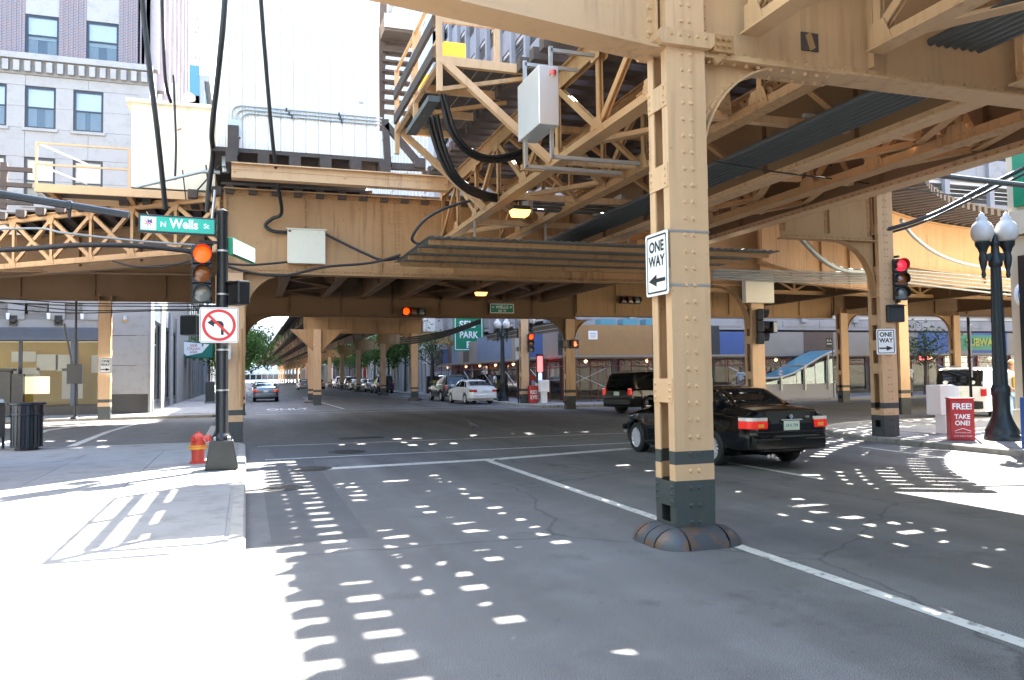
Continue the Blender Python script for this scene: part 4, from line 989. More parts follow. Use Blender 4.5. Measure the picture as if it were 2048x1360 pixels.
# shop fronts under the walkway on Wells
for i in range(12):
    x = .6+i*3.2; w_ = W1.frame(x, x+2.8, .3, 3.2, -.5, -.4, .08).build('shop_window', M['scaffold_red'] if i % 3 == 1 else M['black_metal'], gar); W1.slab(x+.08, x+2.72, .38, 3.12, -.46, -.45).build('pane', M['pane'], w_)
    if i in (1, 2, 3, 9, 10): W1.slab(x+.3, x+2.5, .9, 2.6, -.499, -.49).build('lit_display', M['shop_light'] if i in (2, 9) else M['shop_mid'], gar)
for f, aa in ((W2, 29.7),):
    for i in range(7): x = 1+i*4.1; f.slab(x, x+3, .4, 3.3, -.499, -.45).build('shop_window', M['car_glass'], gar)
block('white_building', 'pale tall building with thin piers past the garage', (16.5, 114.6, 0), (0, -1, 0), 40, 24, 46, 'concrete_white', 'conc_light', 22, 10, 2.6, 'concrete_white', second=((16.5, 74.6, 0), (1, 0, 0), 24, 8))
block('office_building', 'red brick building far down the right side', (16.5, 160, 0), (0, -1, 0), 40, 20, 22, 'scaffold_red', 'limestone', 12, 5)
block('office_building', 'pale building closing the far right side of Lake street', (17, 262, 0), (0, -1, 0), 90, 20, 30, 'concrete_white', 'navy_metal', 24, 6)
block('bank_building', 'light stone facade across the end of the far street', (-30, 620, 0), (1, 0, 0), 90, 20, 40, 'concrete_white', 'conc_light', 22, 9)
# corner building at the right picture edge
rb = thing('corner_building', 'beige stone corner building beside the globe street lamp', 'building', (22, 8, 0)); RB = Face((17.65, 14.7, 0), (0, -1, 0))
x0 = 0
for z0, z1, c1 in ((.13, .7, .1), (.71, 4.9, .0), (4.92, 5.5, .14), (5.51, 12, .0), (12.01, 22, 0)):
    for i in range(5): RB.slab(i*3.2+.005, (i+1)*3.2-.005, z0, z1-.01, -90, c1-.15).build('stone_block', M['beige'], rb)  # depth drawn out beyond view to close off side light along Wells
RB.slab(.32, .5, .14, 4.4, -.149, -.02).build('downpipe', M['black_metal'], rb)
for i in range(4): RB.slab(.8+i*3.2, 3.0+i*3.2, .8, 4.2, -.149, -.1).build('shop_window', M['car_glass'], rb)
RB.slab(.25, .6, 5.6, 9, -.149, -.05).build('green_trim', M['sign_green'], rb)
# far backdrop on the left of Wells beyond the corner building
block('office_building', 'grey office block filling the left end of Wells street', (-60, 41, 0), (1, 0, 0), 29.5, 20, 40, 'conc_light', 'navy_metal', 9, 9)
# unseen blocks added behind the camera: they cut sky light, pale walls bounce fill
block('office_building', 'unseen stone office block added on the near left corner to cut sky light', (-4.9, -70, 0), (0, 1, 0), 87, 30, 20, 'concrete_white', 'teal_glass', 16, 4)
block('office_building', 'unseen stone office block added along the near right side of Lake street to cut sky light', (18.4, -1.6, 0), (0, -1, 0), 70, 30, 20, 'concrete_white', 'teal_glass', 14, 4)
block('office_building', 'unseen grey office block added to close the street behind the camera and cut sky light', (60, -170, 0), (-1, 0, 0), 110, 20, 30, 'concrete_white', 'teal_glass', 16, 5)
# --- control tower on the track -----------------------------------------------------------------------
TY = 20.0
tx0, tx1 = onY(432, 300, TY).x, onY(757, 316, TY).x; tz = onY(600, 308, TY).z
tw = thing('control_tower', 'white metal-sided control tower standing above the deep girder', 'tower', (1, TY+2, tz))
b = MB(); b.box(tx0+.05, tx1-.05, TY+.05, TY+4.5, tz, 15); b.build('core', M['whitewall'], tw)
n = 13; s = (tx1-tx0)/n
pm = MB(); pm.box(-s/2+.004, s/2-.004, -.02, .045, 0, 15-tz)
for k in (-.36, -.12, .12, .36): pm.prism([(-.035, 0), (.035, 0), (.02, .018), (-.02, .018)], (k*s, -.02, 0), (1, 0, 0), (0, -1, 0), (0, 0, 15-tz))
pme = pm.mesh('siding_panel', M['whitewall'])
for i in range(n): share(pme, 'siding_panel', tw, (tx0+(i+.5)*s, TY, tz))
for i in range(12): share(pme, 'siding_panel', tw, (tx1, TY+.2+i*.36, tz), math.pi/2)
b = MB(); b.box(tx0-.1, tx1+.1, TY-.15, TY+4.6, tz-.10, tz-.002); b.build('sill_timber', M['tie'], tw)
b = MB(); b.box(tx0-.5, tx1+.5, TY-.5, TY+5, 15, 15.3); b.build('roof', M['ply_dark'], tw)
for k in range(3):
    z = onY(600, 222+k*7, TY-.06).z; xa = onY(463+k*9, 240, TY).x; xb = onY(764, 230, TY).x
    pts = spline([(xa, TY-.07, z-.55), (xa, TY-.07, z-.2), (xa+.07, TY-.07, z-.06), (xa+.2, TY-.07, z)], 5)+[V((xb, TY-.07, z))]
    b = MB(); b.tube(pts, .022, 6); cn = b.build('conduit', M['galv'], tw, 50)
    b = MB()
    for q in (.35, .7): b.box(xa+(xb-xa)*q-.02, xa+(xb-xa)*q+.02, TY-.1, TY-.045, z-.04, z+.04)
    b.build('clip', M['black_metal'], cn)
p = onY(470, 258, TY-.1); b = MB(); b.box(p.x-.16, p.x+.13, TY-.16, TY-.04, p.z-.2, p.z+.2); b.build('junction_box', M['galv'], tw); b = MB(); p = onY(467, 285, TY-.1); b.box(p.x-.13, p.x+.12, TY-.3, TY-.17, p.z-.36, p.z+.36); b.build('timber_block', M['tie'], tw)
p = onY(722, 205, TY-.05); b = MB(); b.box(p.x-.06, p.x+.06, TY-.05, TY-.021, p.z-.03, p.z+.03); b.build('wall_vent', M['conc_light'], tw)
# timber blocks and steel beam under the tower
ub = girder((onY(463, 340, TY-.2).x, TY-.35), (4.86, TY-.35), onY(463, 356, TY-.35).z, onY(463, 327, TY-.35).z, 'bright tan beam under the white control tower', m='tan_light', flw=.28, stf=2.6)
zt_ = onY(463, 327, TY-.35).z
tb = MB(); tb.box(-.13, .13, -.1, .6, 0, tz-.104-zt_-.02); tbm = tb.mesh('bearing_block', M['tie'])
for i in range(6): share(tbm, 'bearing_block', tw, (tx0+.35+i*.72, TY-.35, zt_+.016))
# stair beside the tower
st = thing('timber_stair', 'dark timber stair with open treads beside the white control tower', 'stair', (4, 21, tz))
for k in range(9):
    a = onY(765, 222-k*20, 22.4); c = onY(805-k*-1.2, 222-k*20, 22.4); b = MB(); b.box(a.x, c.x+.15, 22.3+.0, 22.58, a.z-.03, a.z+.03); b.build('tread', M['tie'], st)
a = onY(762, 240, 22.4); c = onY(762, 0, 22.4); b = MB(); b.bar((a.x-.02, 22.44, a.z-.3), (c.x+.1, 22.44, c.z+.8), .06, .2); b.build('stringer', M['tie'], st)
a = onY(812, 300, 22.4); c = onY(838, 60, 22.4); b = MB(); b.bar((a.x, 22.44, a.z), (c.x, 22.44, c.z), .06, .16); b.build('stringer', M['tan_light'], st)
a = onY(765, 45, 22.0); c = onY(822, 58, 22.0); b = MB(); b.box(a.x, c.x, 21.7, 23.5, c.z-.25, a.z+.1); b.build('landing', M['board'], st); 
b = MB(); b.box(a.x, c.x, 21.65, 21.69, a.z-.25, a.z+.12); b.build('landing_fascia', M['concrete_white'], st)
# timber A-shaped prop
pr = thing('timber_prop', 'dark timber A-shaped prop on the beam right of the control tower', 'prop', onY(775, 340, TY))
for (x0, y0, x1, y1) in ((770, 240, 776, 335), (772, 250, 845, 335), (768, 332, 850, 336)): b = MB(); b.bar(onY(x0, y0, TY-.2), onY(x1, y1, TY-.2), .16, .16, up=(0, 1, 0)); b.build('timber', M['tie'], pr)
b = MB(); p = onY(838, 328, TY-.2); b.box(p.x-.14, p.x+.14, TY-.35, TY-.05, p.z-.12, p.z+.12); b.build('timber_end', M['tie'], pr)
# cream equipment shed left of the tower
ex0, ex1 = onY(262, 300, 22).x, onY(431, 300, 22).x; ez0, ez1 = onY(340, 378, 22).z, onY(340, 212, 22).z
es = thing('equipment_shed', 'cream metal shed with rust stains left of the control tower', 'shed', (ex0+1, 23, ez0)); n = 3; s = (ex1-ex0)/n
for i in range(n): b = MB(); b.box(ex0+i*s+.006, ex0+(i+1)*s-.006, 22, 22.03, ez0, ez1); b.build('wall_panel', M['cream'], es)
b = MB(); b.box(ex0, ex1, 22.031, 24.6, ez0, ez1-.01); b.build('core', M['cream'], es); b = MB(); b.box(ex0-.12, ex1+.1, 21.85, 24.8, ez1, ez1+.08); b.build('roof', M['cream'], es)
rv = MB()
for i in range(n+1):
    for j in range(9): rv.dome((min(max(ex0+i*s+.05, ex0), ex1-.03), 22, ez0+.15+j*(ez1-ez0-.3)/8), (0, -1, 0), .014)
r_ = rv.build('rivets', M['cream'], es, 60); r_['kind'] = 'stuff'
b = MB(); b.tube([onY(350, 168, 22.3), onY(346, 200, 22.3), onY(346, 209, 22.3)], .09, 8); b.lathe([(.16, 0), (.16, .12), (.05, .2)], onY(378, 200, 22.6), 10); b.build('roof_vent', M['concrete_white'], es, 50)
# left walkway with rails beside the shed
wk = thing('side_walkway', 'pale tan walkway with pipe railing left of the cream shed', 'walkway', onY(160, 375, 21.6))
wz = onY(160, 376, 21.6).z; xa = onY(70, 376, 21.6).x; xb = onY(432, 376, 21.6).x
for k in range(5): b = MB(); b.box(xa, xb, 21.6+k*.24, 21.83+k*.24, wz-.02, wz+.03); b.build('plank', M['board'], wk)
b = MB(); b.box(xa, xb, 21.52, 21.595, wz-.16, wz+.04); b.build('edge_beam', M['tan_light'], wk); b = MB(); b.box(xa, xb, 22.82, 22.9, wz-.16, wz+.04); b.build('edge_beam', M['tan_light'], wk)
for x0 in (xa+.3, (xa+xb)/2, xb-.4): b = MB(); b.box(x0-.06, x0+.06, 21.6, 22.81, wz-.15, wz-.022); b.build('cross_beam', M['tan'], wk)
hz = onY(160, 292, 21.6).z-wz; xe = onY(258, 376, 21.6).x
for x0 in (xa+.03, xe): b = MB(); b.box(x0-.025, x0+.025, 21.54, 21.59, wz+.04, wz+hz); b.build('rail_post', M['tan_light'], wk)
for q in (.5, 1): b = MB(); b.box(xa+.03, xe, 21.545, 21.585, wz+hz*q-.025, wz+hz*q+.02); b.build('handrail', M['tan_light'], wk)
for k in (0, 1): b = MB(); b.bar((xa+.03, 21.56, wz+hz*(1-.5*k)), (xa+.9, 22.8, wz+hz*(.86-.5*k)), .04, .04); b.build('handrail', M['white_paint'], wk)
# dark timber platform at the far left
lp = thing('timber_platform', 'dark timber platform with posts at the left end of the walkway', 'platform', onY(20, 400, 21.8))
for py in (330, 362, 398): a, c = onY(-120, py, 21.8), onY(66, py+1, 21.8); b = MB(); b.box(a.x, c.x, 21.75, 21.85, a.z-.05, a.z+.05); b.build('rail_board', M['tie'], lp)
for px in (8, -60): a, c = onY(px, 325, 21.8), onY(px, 418, 21.8); b = MB(); b.box(a.x-.07, a.x+.07, 21.76, 21.9, c.z, a.z); b.build('post', M['tie'], lp)
# ---------------------------------------------------------------- street furniture and signs
def axes(yaw): c, s = math.cos(yaw), math.sin(yaw); return V((c, s, 0)), V((-s, c, 0))     # u to the right, -second axis = facing
Zv = V((0, 0, 1))
def rrect(w, h, r, n=4):
    return [(sx*(w/2-r)+r*math.cos(math.radians(a0+i*90/n)), sy*(h/2-r)+r*math.sin(math.radians(a0+i*90/n))) for sx, sy, a0 in ((1, 1, 0), (-1, 1, 90), (-1, -1, 180), (1, -1, 270)) for i in range(n+1)]
def plate(c, u, w, h, m, parent, name='panel', t=.006, r=.03, off=0.):
    n = u.cross(Zv); b = MB(); b.prism(rrect(w, h, r), V(c)+n*off, u, Zv, n*t); return b.build(name, M[m], parent)
def ring(c, u, r0, r1, m, parent, name, off, n=32):
    nn = u.cross(Zv); b = MB()
    for i in range(n):
        a0, a1 = 6.28319*i/n, 6.28319*(i+1)/n
        P = [V(c)+nn*off+u*r*math.cos(a)+Zv*r*math.sin(a) for r, a in ((r0, a0), (r1, a0), (r1, a1), (r0, a1))]; b.quad(*P)
    return b.build(name, M[m], parent)
def border(c, u, w, h, m, parent, off, ins=.025, bw=.018):
    n = u.cross(Zv); o = rrect(w-2*ins, h-2*ins, .03); i_ = rrect(w-2*ins-2*bw, h-2*ins-2*bw, .02); b = MB(); k = len(o)
    for i in range(k): j = (i+1) % k; b.quad(*[V(c)+n*off+u*x+Zv*y for x, y in (o[i], o[j], i_[j], i_[i])])
    return b.build('border', M[m], parent)
def arrow(c, u, L, h, sgn, m, parent, off):
    n = u.cross(Zv); pl = [(-.5*L*sgn, .15*h), (.02*L*sgn, .15*h), (.02*L*sgn, .5*h), (.5*L*sgn, 0), (.02*L*sgn, -.5*h), (.02*L*sgn, -.15*h), (-.5*L*sgn, -.15*h)]
    b = MB(); b.prism(pl, V(c)+n*off, u, Zv, n*.0005); return b.build('arrow', M[m], parent)
def one_way(c, yaw, w, h, sgn, label, grp=None):
    u, _ = axes(yaw); c = V(c); t = thing('one_way_sign', label, 'sign', c-Zv*h/2, grp); plate(c, u, w, h, 'sign_white', t, 'panel'); border(c, u, w, h, 'sign_black', t, .0065)
    lettering('ONE', c+Zv*h*.27+u.cross(Zv)*.0075, u, Zv, h*.17, M['sign_black'], t, width=w*.66, bold=.035); lettering('WAY', c+Zv*h*.04+u.cross(Zv)*.0075, u, Zv, h*.17, M['sign_black'], t, width=w*.74, bold=.035)
    arrow(c-Zv*h*.26, u, w*.74, h*.2, sgn, 'sign_black', t, .007); return t
one_way((AX-.262, 7.2, 2.80), -math.pi/2, .46, .64, -1, 'white one way sign with left arrow strapped to the nearest column')
p = onY(1775, 683, 15.0); one_way((14.26, 15.05, p.z), -.5, .42, .60, 1, 'white one way sign with right arrow on the sunlit corner column')
p = onY(211, 731, 35.4); one_way(p, .12, .46, .62, 1, 'small white one way sign with right arrow on the shaded left column')
def signal(c, yaw, label, lit=0, n=3, parent=None, name='traffic_light', horiz=False, redm='red_light', grn='green_off', s=.34):
    u, f = axes(yaw); f = -f; c = V(c); t = parent or thing(name, label, 'traffic light', c-Zv*s*1.5)
    for k in range(n):
        o = c+(u*(k-(n-1)/2)*s if horiz else Zv*((n-1)/2-k)*s)
        b = MB(); b.hexa(o-f*.09, u*s*.49, f*.09, Zv*s*.485); hs = b.build('housing', M['black_metal'], t, bev=.02)
        m = (redm if lit == k else 'red_off', 'amber_off', grn)[k] if n == 3 else redm
        b = MB(); r = s*.42; ns = 16
        vs = [o+f*.04]+[o+f*.002+u*r*math.cos(6.28319*i/ns)+Zv*r*math.sin(6.28319*i/ns) for i in range(ns)]; b.add(vs, [(0, 1+i, 1+(i+1) % ns) for i in range(ns)]); b.build('lens', M[m], t, 60)
        b = MB(); pts = []
        for i in range(13):
            a = math.radians(-30+240*i/12); d = f*(.20-.07*abs(i-6)/6)
            for rr in (r*1.04, r*1.10): pts += [o+u*rr*math.cos(a)+Zv*rr*math.sin(a), o+u*rr*math.cos(a)+Zv*rr*math.sin(a)+d]
        fs = []
        for i in range(12): q = i*4; fs += [(q+2, q+6, q+7, q+3), (q, q+1, q+5, q+4), (q+1, q+3, q+7, q+5)]
        b.add(pts, fs); b.build('visor', M['black_metal'], t, 50)
    return t
def ped(c, yaw, label, m='trim_black', s=.42, hand=False):
    u, f = axes(yaw); f = -f; c = V(c); t = thing('walk_signal', label, 'walk signal', c-Zv*s/2); b = MB(); b.hexa(c-f*.1, u*s/2, f*.12, Zv*s/2); b.build('housing', M['black_metal'], t, bev=.03)
    plate(c+f*.021, u, s*.8, s*.8, 'trim_black', t, 'lens_panel', .004, .03)
    b = MB(); b.hexa(c+f*.09+Zv*s*.42, u*s*.44, f*.07, Zv*.008); b.build('visor', M['black_metal'], t)
    if hand:
        b = MB(); n = f
        b.prism(rrect(.13, .12, .03), c+f*.03-Zv*.05, u, Zv, f*.004)
        for i, (x, h) in enumerate(((-.05, .11), (-.017, .13), (.017, .125), (.05, .10))): b.prism(rrect(.026, h, .012), c+f*.03+u*x+Zv*(h/2+.0), u, Zv, f*.004)
        b.prism([(0, 0), (.06, .05), (.045, .07), (-.01, .03)], c+f*.03+u*.06-Zv*.08, u, Zv, f*.004); b.build('hand_symbol', M['ped_red'], t)
    return t
# --- signal pole on the left corner ---------------------------------------------------------------------
PX, PY = -.40, 14.82
po = V((PX, PY, KZ)); pole = thing('signal_pole', 'black signal pole with grey flared base on the sunlit left corner', 'pole', po)
b = MB(); b.prism([(-.27, 0), (.27, 0), (.27, .02), (.19, .50), (-.19, .50), (-.27, .02)], po+V((0, -.2, 0)), (1, 0, 0), Zv, (0, .4, 0)); b.build('base', M['grey_metal'], pole, bev=.02)
b = MB(); b.lathe([(.17, .50), (.17, .55), (.13, .6), (.105, .64), (.10, 3.0), (.088, 4.42), (.1, 4.44), (.1, 4.5), (.0, 4.56)], po, 20); b.build('shaft', M['black_metal'], pole, 40)
for k in range(4):
    b = MB(); a = .785+k*1.571; b.lathe([(.045, 0), (.045, .05), (.02, .07)], po+V((.14*math.cos(a), .14*math.sin(a), .50)), 8); b.build('bolt', M['galv'], pole)
for z in (3.78, 3.02, 2.05, 1.35):
    b = MB(); b.lathe([(.112, z), (.112, z+.03)], po, 20); b.build('band', M['galv'], pole)
def toPx(px, py, Y=PY-.2): return onY(px, py, Y)
c = toPx(403, 546); sg = signal((c.x, PY-.08, c.z), .12, 'three-lens traffic light showing red on the left corner pole')
for z in (c.z+.56, c.z-.56): b = MB(); b.bar((c.x-.05, PY-.1, z), (PX, PY, z), .06, .05); b.build('mounting_arm', M['black_metal'], sg)
c = toPx(354, 446); ns = thing('street_name_sign', 'bright green illuminated street sign reading N Wells St', 'sign', c-Zv*.16); u, _ = axes(.10); c = V((c.x, PY-.02, c.z)); f = u.cross(Zv)
b = MB(); b.hexa(c-f*.05, u*.62, f*.05, Zv*.155); b.build('housing', M['black_metal'], ns, bev=.01); plate(c, u, 1.18, .25, 'sign_green_bright', ns, 'face', .006, .01)
lettering('N', c-u*.23+f*.008-Zv*.01, u, Zv, .09, M['sign_white'], ns, bold=.02); lettering('Wells', c+u*.1+f*.008+Zv*.01, u, Zv, .16, M['sign_white'], ns, width=.46, bold=.03); lettering('St', c+u*.46+f*.008, u, Zv, .085, M['sign_white'], ns, bold=.02)
plate(c-u*.46, u, .24, .22, 'sign_white', ns, 'emblem_panel', .008, .01)
b = MB()
for i in range(7):
    a = i*.9; q = c-u*.46+f*.009+Zv*.015; w0 = .012
    d_ = u*math.cos(a)+Zv*math.sin(a); s_ = u*-math.sin(a)+Zv*math.cos(a); b.add([q+d_*.02+s_*w0, q+d_*.02-s_*w0, q+d_*.09], [(0, 1, 2)])
b.build('star_emblem', M['sign_red'], ns); lettering('M', c-u*.44+f*.0095+Zv*.03, u, Zv, .07, M['sign_blue'], ns, bold=.01); lettering('Chicago 2005', c-u*.46+f*.0092-Zv*.085, u, Zv, .025, M['sign_blue'], ns)
b = MB(); b.bar(c+u*.6+Zv*.1, (PX, PY, c.z+.1), .04, .04); b.bar(c+u*.6-Zv*.1, (PX, PY, c.z-.1), .04, .04); b.build('bracket', M['black_metal'], ns)
c2 = V((PX+.12, PY+.0, onY(460, 492, PY).z)); s2 = thing('street_name_sign', 'pale cross street sign seen nearly edge on behind the signal pole', 'sign', c2-Zv*.18); u2, _ = axes(math.radians(-64)); cc = c2-u2*.0+V((.22, .55, 0))
cc = c2-u2*-.0; u2 = V((.32, .95, 0)).normalized()*-1; cA = c2+V((.2, .55, 0))
b = MB(); n_ = u2.cross(Zv); b.hexa(cA, u2*.6, n_*.045, Zv*.15); b.build('housing', M['sign_green'], s2, bev=.01); plate(cA, u2, 1.16, .25, 'sign_white', s2, 'face', .006, .01, .046)
plate(cA, -u2, 1.16, .25, 'sign_white', s2, 'face', .006, .01, .046)
c = toPx(438, 650); nt_ = thing('no_left_turn_sign', 'square white sign with red ring crossing out a left arrow', 'sign', c-Zv*.3); u, _ = axes(.05); f = u.cross(Zv); c = V((c.x, PY-.17, c.z)); plate(c, u, .63, .61, 'sign_white', nt_, 'panel', .006, .04); border(c, u, .63, .61, 'sign_black', nt_, .0064, .012, .008)
b = MB(); b.prism([(.03, -.17), (.075, -.17), (.075, .02), (.05, .06), (.0, .075), (-.08, .075), (-.08, .125), (-.19, .04), (-.08, -.035), (-.08, .02), (.0, .02), (.03, .0)], c+f*.0066, u, Zv, f*.0006); b.build('arrow', M['sign_black'], nt_)
ring(c, u, .225, .275, 'sign_red', nt_, 'prohibition_ring', .0078); b = MB(); b.bar(c+f*.0082-u*.17+Zv*.17, c+f*.0082+u*.17-Zv*.17, .045, .0006, up=f); b.build('prohibition_bar', M['sign_red'], nt_)
b = MB(); b.bar(c-f*.004+Zv*.2, c-f*.17+Zv*.2, .05, .03); b.bar(c-f*.004-Zv*.2, c-f*.17-Zv*.2, .05, .03); b.build('bracket', M['galv'], nt_)
c = toPx(460, 583); ped((c.x+.05, PY+.02, c.z), -1.1, 'black walk signal box on the right of the left corner pole')
c = toPx(393, 650, PY+.4); ped((c.x-.02, PY+.55, c.z), 2.6, 'dark walk signal seen from behind, left of the no left turn sign', s=.36)
# pipes and cabinet on the kerb column behind
pp = thing('conduit_riser', 'tan painted conduit pipes running down the kerb column', 'conduit', (-.62, YG-.35, KZ))
for x, z0, z1, r in ((-.66, 2.1, 4.2, .05), (-.05, 2.3, 4.1, .04), (-.12, 1.0, 2.9, .055)):
    b = MB(); b.tube([(x, YG-.36, z0), (x, YG-.36, z1)], r, 8); b.build('pipe', M['tan'], pp, 50)
b = MB(); b.box(-.70, -.35, YG-.55, YG-.3, 2.15, 2.5); b.build('meter_box', M['galv'], pp)
# fire hydrant
hp = onZ(396, 926, KZ); hy = thing('fire_hydrant', 'red fire hydrant with orange flange beside the signal pole base', 'hydrant', hp)
b = MB(); b.lathe([(.15, 0), (.15, .03), (.115, .04), (.115, .26)], hp, 20); b.build('lower_barrel', M['hydrant_red'], hy, 50); b = MB(); b.lathe([(.165, .26), (.165, .30), (.14, .31), (.165, .315), (.165, .335)], hp, 20); b.build('flange', M['hydrant_band'], hy, 50)
b = MB(); b.lathe([(.125, .335), (.125, .43), (.13, .44), (.11, .50), (.065, .545), (.03, .555), (.03, .58), (.015, .585)], hp, 20); b.build('bonnet', M['hydrant_red'], hy, 50)
for d, L, r in ((V((1, -.25, 0)), .22, .075), (V((-.5, -1, 0)), .17, .055)):
    d = d.normalized(); b = MB(); b.cyl(hp+Zv*.44, hp+Zv*.44+d*L, r*.85, r*.85, 14); b.cyl(hp+Zv*.44+d*(L-.06), hp+Zv*.44+d*L, r*1.1, r*1.05, 14); b.cyl(hp+Zv*.44+d*L, hp+Zv*.44+d*(L+.03), .025, .025, 5); b.build('outlet_cap', M['hydrant_red'], hy, 50)
b = MB(); b.tube(spline([hp+V((.1, -.1, .45)), hp+V((.16, -.16, .38)), hp+V((.2, -.12, .41))], 4), .006, 5); b.build('chain', M['galv'], hy)
# litter bin with slats
tp = onZ(53, 899, KZ); tr = thing('litter_bin', 'dark slatted steel litter bin at the left kerb', 'bin', tp)
sl = MB(); sl.prism([(-.03, 0), (.03, 0), (.034, .86), (.045, .98), (-.045, .98), (-.034, .86)], (0, -.012, 0), (1, 0, 0), Zv, (0, .012, 0)); slm = sl.mesh('slat', M['trash'])
for i in range(24): a = i*6.28319/24; share(slm, 'slat', tr, tp+V((math.sin(a)*.31, -math.cos(a)*.31, .06)), a)
for z, r in ((.06, .305), (.78, .325), (1.02, .37)): b = MB(); b.lathe([(r, 0), (r+.02, .01), (r+.02, .05), (r, .05)], tp+Zv*z, 28); b.build('rim_band', M['trash'], tr, 40)
b = MB(); b.lathe([(.285, .06), (.285, .95), (.25, .95)], tp, 24); b.build('liner', M['trim_black'], tr, 40); b = MB(); b.lathe([(.24, 0), (.24, .06)], tp, 20); b.build('foot', M['trim_black'], tr)
# mailbox at the very left
mp = onZ(2, 899, KZ); mb_ = thing('mailbox', 'dark blue rounded mailbox left of the litter bin', 'mailbox', mp+V((-.15, 0, 0)))
pr_ = [(-.3, .28)]+[(-.3*math.cos(math.radians(180*i/10)), .98+.3*math.sin(math.radians(180*i/10))) for i in range(11)]+[(.3, .28)]
pr_ = [(-.3, .28), (.3, .28)]+[(.3*math.cos(math.radians(18*i)), .98+.3*math.sin(math.radians(18*i))) for i in range(11)]
b = MB(); b.prism(pr_, mp+V((-.28, -.25, 0)), (1, 0, 0), Zv, (0, .5, 0)); b.build('body', M['navy_metal'], mb_, bev=.015)
for x in (-.54, -.04):
    for y in (-.22, .2): b = MB(); b.box(mp.x+x, mp.x+x+.05, mp.y+y, mp.y+y+.05, KZ, KZ+.3); b.build('leg', M['navy_metal'], mb_)
# dark kiosk and planter by the shop window
kq = onZ(18, 834, KZ); ks = thing('info_kiosk', 'dark grey kiosk panel standing by the left shop window', 'kiosk', kq); b = MB(); b.box(kq.x-1.6, kq.x+.1, kq.y-.2, kq.y+.2, KZ, 2.15); b.build('cabinet', M['grey_metal'], ks, bev=.03); b = MB(); b.box(kq.x-1.7, kq.x+.2, kq.y-.3, kq.y+.3, 2.151, 2.25); b.build('roof', M['black_metal'], ks)
b = MB(); b.box(kq.x+.11, kq.x+.55, kq.y-.15, kq.y+.2, KZ, 2.0); b.build('side_panel', M['black_metal'], ks)
# control box on thin pole at far left corner
q = onZ(150, 838, KZ); cb = thing('control_box_pole', 'thin black pole with a signal control box by the shop window', 'pole', q)
b = MB(); b.lathe([(.2, 0), (.16, .06), (.07, .1), (.05, .9), (.045, 5.0)], q, 12); b.build('shaft', M['black_metal'], cb, 40); b = MB(); b.box(q.x-.28, q.x+.26, q.y-.22, q.y+.18, 1.55, 2.35); b.build('control_box', M['black_metal'], cb, bev=.02)
b = MB(); b.bar((q.x-.1, q.y, 2.3), (q.x-.42, q.y, 4.0), .07, .07); b.build('strut', M['black_metal'], cb)
# mast arm entering at left
e = onY(258, 430, 12.1); a = onY(0, 388, 12.1); ma = thing('mast_arm', 'thick dark blue mast arm pipe reaching in above the left lattice truss', 'mast arm', (a.x-3, 12.1, KZ)); d_ = (a-e).normalized()
b = MB(); b.tube([e, e+d_*1.6, e+d_*2.95], [.05, .055, .075], 12); b.build('arm', M['navy_metal'], ma, 50); b = MB(); b.lathe([(.2, KZ), (.14, .5), (.11, 4.6), (.1, 5.0)], (e+d_*2.95).xy.to_3d(), 14); b.build('upright', M['navy_metal'], ma, 50)
cl = e+d_*.74; b = MB(); b.tube([cl-d_*.03, cl+d_*.03], .07, 12); b.cyl(cl, cl-Zv*.17, .025, .02, 8); b.build('clamp', M['navy_metal'], ma, 50)
# twin globe street lamp on the right corner
def globe_lamp(x, y, label, grp=None, h=5.15):
    o = V((x, y, KZ)); t = thing('street_lamp', label, 'street lamp', o, grp)
    b = MB(); b.lathe([(.36, 0), (.36, .08), (.33, .12), (.33, .22), (.27, .34), (.2, .5), (.17, .62), (.17, .95), (.19, 1.0), (.19, 1.12), (.16, 1.2)], o, 24); b.build('base', M['green_black'], t, 35)
    b = MB(); n = 24; prof = [(.15, 1.2), (.105, 3.75), (.10, 3.8)]; vs = []
    for r, z in prof:
        for k in range(n): a = 6.28319*k/n; rr = r*(1 if k % 2 else .9); vs.append(o+V((rr*math.cos(a), rr*math.sin(a), z)))
    b.add(vs, [(i*n+k, i*n+(k+1) % n, (i+1)*n+(k+1) % n, (i+1)*n+k) for i in range(2) for k in range(n)]); b.build('shaft', M['green_black'], t)
    b = MB(); b.lathe([(.12, 3.8), (.14, 3.85), (.14, 3.95), (.09, 4.05), (.08, 4.25), (.1, 4.32), (.05, 4.42), (.06, 4.5), (.0, 4.58)], o, 16); b.build('finial', M['green_black'], t, 40)
    for s in (-1, 1):
        q = o+V((s*.27*_r0.x, s*.27*_r0.y, 0))
        b = MB(); b.bar(o+Zv*4.05, q+Zv*4.0, .06, .16); b.lathe([(.02, 3.55), (.05, 3.62), (.035, 3.7), (.07, 3.85), (.09, 4.0), (.07, 4.1), (.1, 4.2), (.15, 4.28), (.16, 4.36)], q, 14); b.build('arm', M['green_black'], t, 40)
        b = MB(); b.lathe([(.13, 4.36), (.19, 4.41), (.225, 4.5), (.235, 4.58), (.225, 4.67), (.185, 4.76), (.12, 4.82), (.11, 4.84), (.11, 4.89), (.06, 4.93), (.05, 4.99), (.0, 5.02)], q, 20); b.build('globe', M['globe'], t, 60)
    return t
lp_ = onZ(2005, 880, KZ); globe_lamp(lp_.x, lp_.y, 'dark green twin globe street lamp on the sunlit right pavement')
for px, py, lab in ((938, 803, 'twin globe street lamp by the newspaper boxes at the far corner'), (866, 785, 'twin globe street lamp beyond the green parked vehicle'), (1043+2, 806, 'dark lamp post behind the red newspaper box')):
    q = onZ(px, py, KZ); globe_lamp(max(q.x, 14.7), q.y, lab)
